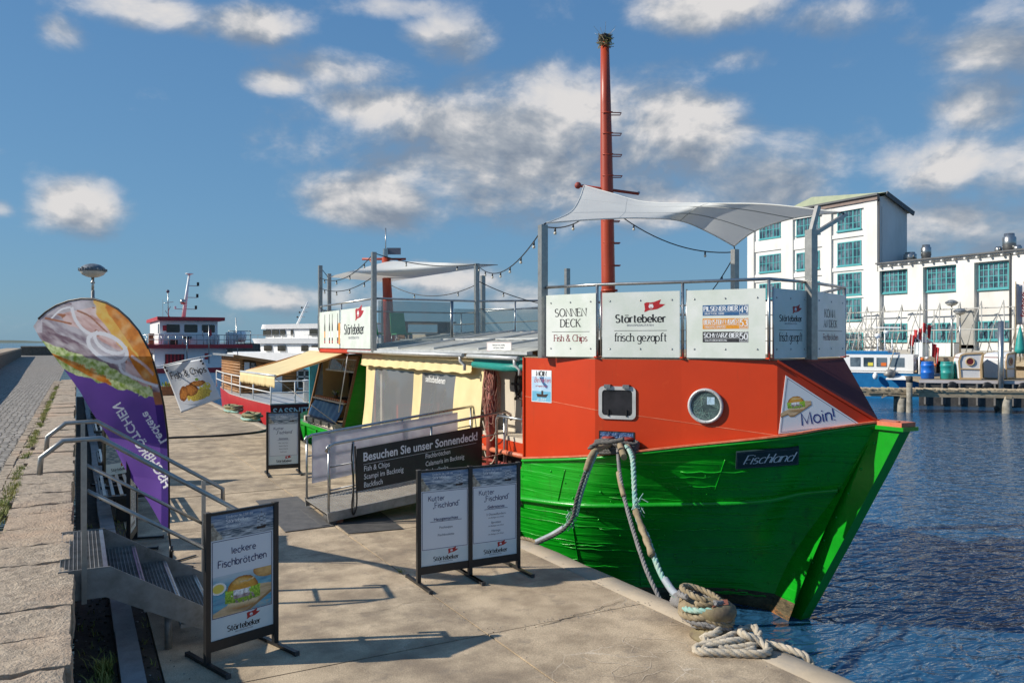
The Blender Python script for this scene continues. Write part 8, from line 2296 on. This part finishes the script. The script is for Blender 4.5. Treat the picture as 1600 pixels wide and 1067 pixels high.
# pontoon in front of the terrace
PT = thing('pontoon', 'floating pontoon with pale edge and black tyres carrying the beach chairs', 'pontoon', (47, 31, .3))
a2, b2 = U(1436, 594, D=49.5), U(1660, 594, D=47.2)
PZ2 = .45
d = (b2 - a2); d.z = 0; L2_ = d.length; d.normalize(); n = Vector((d.y, -d.x, 0))
def pt(s, t, z): return Vector((a2.x, a2.y, 0)) + d * s + n * t + UP * z
q = MB(); q.slab([pt(0, 0, PZ2), pt(L2_, 0, PZ2), pt(L2_, -7, PZ2), pt(0, -7, PZ2)], .18, 'plank', UP); q.slab([pt(0, .04, PZ2 - .01), pt(L2_, .04, PZ2 - .01), pt(L2_, .04, PZ2 - .2), pt(0, .04, PZ2 - .2)], .04, 'bannerpink'); q.slab([pt(0, -.05, PZ2 - .2), pt(L2_, -.05, PZ2 - .2), pt(L2_, -.05, WZ - .4), pt(0, -.05, WZ - .4)], .05, 'rubberdark'); q.build('deck', PT)
for i in range(14):
    g = MB(); s = .4 + i * .95; g.bar(pt(s, .06, PZ2 - .22), pt(s, .06, WZ + .1), .3, .12, 'rubber'); g.build('fender', PT)
    if i % 2: g = MB(); c = pt(s + .48, .1, .05); g.lathe(c, [(.10, -.08), (.26, -.09), (.31, 0), (.26, .09), (.10, .08)], 'black', 12, ax=n); g.build('tyre', PT)
# barrels
def barrel(s, t, m, label):
    c = pt(s, t, PZ2); th_ = thing('barrel', label, 'barrel', c, 0, 'plastic barrels on the pontoon')
    q = MB(); q.lathe(c, [(.33, 0), (.38, .05), (.38, .36), (.41, .40), (.38, .44), (.38, .80), (.41, .84), (.38, .88), (.35, 1.02), (.32, 1.05)], m, 18); q.build('drum', th_)
    q = MB(); q.lathe(c + UP * 1.05, [(.36, -.03), (.36, .03), (.30, .05)], m, 18); q.build('lid', th_)
barrel(.65, -1.0, 'drumblue', 'bright blue barrel, leftmost of the three on the pontoon'); barrel(1.75, -1.0, 'drumteal', 'teal barrel with a pale band, middle of the three on the pontoon'); barrel(2.55, -1.25, 'drumteal', 'darker teal barrel, rightmost of the three on the pontoon')
# roofed wicker beach chairs
def beach_chair(s, t, rz, label):
    c = pt(s, t, PZ2); th_ = thing('beach_chair', label, 'beach chair', c, rz, 'wicker beach chairs on the pontoon', local=True)
    prof = [(-.62, .08), (-.70, 1.15), (-.58, 1.52), (-.35, 1.60), (.62, 1.66), (.50, .9), (.52, .08)]
    for y in (-.66, .66):
        q = MB(); q.slab([(x, y, z) for x, z in prof], .05, 'wicker', Vector((0, 1 if y > 0 else -1, 0)))
        yy = y + (.03 if y > 0 else -.03)
        for i in range(len(prof)):
            (x0, z0), (x1, z1) = prof[i], prof[(i + 1) % len(prof)]; q.bar((x0, yy, z0), (x1, yy, z1), .05, .10, 'woodboard')
        q.bar((-.66, yy, .68), (.5, yy, .66), .04, .06, 'woodboard'); sd = q.build('side_panel', th_)
        q = MB(); q.lathe((-.08, yy, 1.12), [(.26, -.02), (.26, .03), (.19, .03), (.19, .0)], 'woodboard', 24, ax=(0, 1 if y > 0 else -1, 0)); q.lathe((-.08, yy, 1.12), [(.19, 0), (.19, .012)], 'hulldarkred', 20, ax=(0, 1 if y > 0 else -1, 0)); q.build('round_window', sd)
    q = MB()
    for i in range(4):
        (x0, z0), (x1, z1) = prof[i], prof[i + 1]; q.slab([(x0, -.62, z0), (x0, .62, z0), (x1, .62, z1), (x1, -.62, z1)], .03, 'wicker')
    q.build('hood', th_)
    q = MB(); q.boxr(-.5, .5, -.6, .6, .35, .5, 'hulldarkred'); q.slab([(-.5, -.6, .5), (-.5, .6, .5), (-.6, .6, 1.4), (-.6, -.6, 1.4)], .08, 'hulldarkred'); q.build('cushion', th_)
    q = MB(); q.boxr(-.6, .55, -.6, .6, .02, .34, 'woodboard'); q.build('base', th_)
ang = math.atan2(d.y, d.x)
def ps(px): return (U(px, 600, D=48.5) - a2).dot(d)
beach_chair(ps(1521), -1.0, ang, 'white roofed beach chair with round window seen from its side, left of the grey post')
beach_chair(ps(1575), -2.3, ang + .9, 'second white roofed beach chair turned aside behind the grey post')
# steel post and wooden jetty with piles
q = MB(); p = pt((U(1565, 600, D=47.8) - a2).dot(d), .25, 0); q.tube([Vector((p.x, p.y, WZ - .5)), Vector((p.x, p.y, U(1565, 502, D=47.8).z))], .16, 'steel', 14); q.lathe((p.x, p.y, U(1565, 502, D=47.8).z), [(.16, 0), (.02, .05)], 'steel', 14); solo('steel_pile', q, 'smooth grey steel pile standing at the pontoon edge before the beach chairs', 'post', (p.x, p.y, WZ))
J = thing('wooden_jetty', 'weathered wooden jetty on stout piles crossing in front of the pontoon', 'jetty', (42, 29, 0))
ja, jb = U(1330, 607, z=.12), U(1700, 611, z=.12)
d = (jb - ja); d.z = 0; Lj = d.length; d.normalize(); n = Vector((d.y, -d.x, 0)); JZ = .12
if n.dot(FV) > 0: n = -n
def jt(s, t, z): return Vector((ja.x, ja.y, 0)) + d * s + n * t + UP * z
q = MB(); rn = random.Random(9); nP = 110
for i in range(nP):
    s0 = Lj * i / nP; s1 = Lj * (i + .9) / nP; dz = rn.uniform(-.02, .03); e0 = rn.uniform(-.08, .1)
    q.slab([jt(s0, e0, JZ + dz), jt(s1, e0, JZ + dz), jt(s1, -1.6, JZ + dz), jt(s0, -1.6, JZ + dz)], .06, 'oldwood', UP)
q.build('planking', J)
q = MB()
for t_ in (-.1, -1.4): q.bar(jt(0, t_, JZ - .24), jt(Lj, t_, JZ - .26), .18, .36, 'oldwood')
for i in range(20): q.bar(jt(rn.uniform(.2, 3.4), .06, JZ - .12 - rn.uniform(0, .4)), jt(rn.uniform(2.2, 4.4), .06, JZ - .12 - rn.uniform(0, .4)), .05, .06, 'oldwood') if i < 5 else None
q.bar(jt(Lj * .0, .0, JZ - .10), jt(Lj, .02, JZ - .08), .06, .10, 'oldwood'); q.build('beam', J)
for px in (1421, 1578):
    p = U(px, 640, D=43.6); s = (p - ja).dot(d)
    for t_, r in ((-.15, .24), (-1.35, .24)):
        q = MB(); c = jt(s + (0 if t_ > -1 else .1), t_, 0); q.lathe((c.x, c.y, WZ - .6), [(r, 0), (r * 1.02, .7), (r * .95, 1.2), (r * .97, JZ - .36 - WZ + .6)], 'pile', 14); q.build('pile', J)
    q = MB(); q.bar(jt(s - .5, -.75, JZ - .42), jt(s + .5, -.75, JZ - .42), 1.5, .16, 'oldwood') if False else q.bar(jt(s, .1, JZ - .40), jt(s, -1.6, JZ - .40), .3, .14, 'oldwood'); q.build('cross_beam', J)
mp_ = U(1456, 655, z=WZ); mp_ = jt((mp_ - ja).dot(d), .35, 0)
q = MB(); zt = U(1456, 588, D=(mp_.x * SN + mp_.y * CS)).z
q.lathe((mp_.x, mp_.y, WZ - .6), [(.16, 0), (.17, .6), (.15, 1.4), (.165, zt - WZ + .3)], 'pile', 12); q.lathe((mp_.x, mp_.y, zt - .32), [(.175, 0), (.175, .3), (.12, .34)], 'rubberdark', 12); solo('mooring_post', q, 'rust streaked mooring post with a black cap in front of the jetty', 'post', (mp_.x, mp_.y, WZ))
q = MB(); c = U(1561, 643, z=WZ); q.ball(c + UP * .15, .25, 'rubberdark', 12, 8); q.lathe(c + UP * .38, [(.05, 0), (.04, .08)], 'black', 8); solo('buoy', q, 'dark round buoy floating beside the right jetty piles', 'buoy', c)
# ---- fishing boat
FB = thing('fishing_boat', 'small fishing boat with white cabin and blue hull moored behind the jetty', 'boat', (43.5, 33, WZ))
a3 = U(1326, 582, D=57); b3 = U(1440, 582, D=54.5); d = (b3 - a3); d.z = 0; Lb = d.length; d.normalize(); n = Vector((d.y, -d.x, 0))
if n.dot(FV) > 0: n = -n
BS = 1.165
def bt(s, t, z): return Vector((a3.x, a3.y, 0)) + d * s * BS + n * t * BS + UP * ((z - .98) * BS + .60 if z > WZ else z)
q = MB(); hl = [(-3.5, .2), (-.5, .5), (4.6, .4), (5.0, -1.2), (4.6, -2.8), (-.5, -2.8), (-3.5, -2.4), (-4.6, -1.2)]; k = len(hl)
q.add([bt(s, t, .98) for s, t in hl] + [bt(s * .95, t * .8 - .25, WZ - .3) for s, t in hl], [(i, (i + 1) % k, (i + 1) % k + k, i + k) for i in range(k)], 'boatblue'); q.poly([bt(s, t, .97) for s, t in hl], 'shipwhite'); q.build('hull', FB)
q = MB(); q.slab([bt(-1.2, .36, 2.1), bt(3.6, .36, 2.1), bt(3.6, -2.4, 2.1), bt(-1.2, -2.4, 2.1)], 1.12, 'shipwhite', UP); q.slab([bt(-1.2, .42, 1.10), bt(3.6, .42, 1.10), bt(3.6, -.4, 1.10), bt(-1.2, -.4, 1.10)], .10, 'shipwhite', UP); CB = q.build('cabin', FB)
for s0, s1, c_ in ((.15, .72, None), (.90, 1.45, 'lemon'), (1.62, 2.18, 'brightorange'), (2.36, 3.12, None)):
    q = MB(); q.slab([bt(s0, .385, 1.38), bt(s1, .385, 1.38), bt(s1, .385, 1.92), bt(s0, .385, 1.92)], .02, 'winglass', n)
    if c_: q.slab([bt(s0 + .25, .392, 1.42), bt(s1 - .02, .392, 1.42), bt(s1 - .02, .392, 1.62), bt(s0 + .25, .392, 1.62)], .005, c_, n)
    q.build('window', CB)
q = MB(); q.slab([bt(-1.0, .3, 2.2), bt(2.6, .3, 2.2), bt(2.6, -2.3, 2.2), bt(-1.0, -2.3, 2.2)], .1, 'boatblue', UP); q.slab([bt(-.3, .1, 2.3), bt(2.2, .1, 2.3), bt(2.2, -2, 2.3), bt(-.3, -2, 2.3)], .1, 'boatblue', UP); q.build('roof', FB)
q = MB()
for s, h_, r in ((-.6, 3.6, .05), (1.5, 3.2, .04), (1.9, 3.4, .04), (2.3, 3.0, .04)):
    q.tube([bt(s, -1, 2.2), bt(s, -1, h_)], r, 'shipwhite', 6)
q.lathe(bt(1.5, -1, 3.1), [(.1, 0), (.22, .12), (.2, .25), (.0, .34)], 'shipwhite', 10); q.lathe(bt(2.0, -1, 3.35), [(.06, 0), (.2, .05), (.2, .2), (0, .26)], 'posterfoot', 10); q.bar(bt(1.3, -1, 3.75), bt(2.8, -1, 3.72), .08, .08, 'shipwhite'); q.tube([bt(1.9, -1, 3.2), bt(1.9, -1, 3.75)], .03, 'steel', 5)
q.build('radar_mast', FB)
q = MB(); q.tube([bt(2.2, .6, .9), bt(2.9, .55, 3.4)], .035, 'rope_white', 6); q.build('boom', FB)
q = MB(); q.tube([bt(3.9, .2, .98), bt(3.9, .2, 2.0)], .06, 'shipwhite', 6); q.box(bt(4.2, -.2, 1.25), (.8, .9, .6), 'galv', ang); q.build('winch', FB)
q = MB(); q.ball(bt(2.4, .7, 1.0), .4, 'galv', 10, 8, (1.2, .8, .7), .4); q.build('net_bundle', FB)
q = MB(); q.ball(bt(1.6, .7, .82), .22, 'shipwhite', 10, 8, (.8, .8, 1.1)); q.build('fender', FB)
q = MB(); q.slab([bt(2.2, .9, .72), bt(3.6, .9, .72), bt(3.3, .1, .95), bt(2.5, .1, .95)], .1, 'shipwhite', UP); q.build('hatch', FB)
# bundles of red marker flags
rn = random.Random(17)
for i in range(7):
    s = 3.35 + .22 * i; c = bt(s, -.25 - .2 * (i % 3), .98); t = thing('marker_flag', ('red fishing marker flag on a thin pole at the stern of the small boat', 'pale pole with drooping red marker flag at the stern of the small boat')[i % 2], 'marker flag', c, 0, 'red fishing marker flags')
    t['label'] = ['leftmost red marker flag by the white cabin of the small boat', 'second red marker flag from the cabin of the small boat', 'third red marker flag from the cabin, low on its pole', 'middle red marker flag in the bundle at the boat stern', 'red marker flag right of the middle of the bundle', 'sixth red marker flag from the cabin of the small boat', 'rightmost red marker flag in the bundle on the small boat'][i]
    zt = rn.uniform(2.7, 4.6); q = MB(); q.tube([c, c + UP * (zt - .98) + RV * rn.uniform(-.1, .25)], .022, 'shipwhite', 5); q.build('pole', t)
    tp = c + UP * (zt - 1.0); q = MB(); w_ = rn.uniform(.22, .34); hh = rn.uniform(.6, 1.1)
    q.grid(lambda u, v: tp + RV * (.02 + w_ * u * (1 - .4 * v)) + FV * .06 * math.sin(u * 6 + i) - UP * (hh * v + .1 * u * u), 6, 8, 'flagred'); q.build('flag', t, solid=.008)
    q = MB(); q.ball(c + UP * rn.uniform(.5, 1.1), .12, 'brightorange' if i % 3 == 0 else 'shipwhite', 8, 6); q.build('float', t)
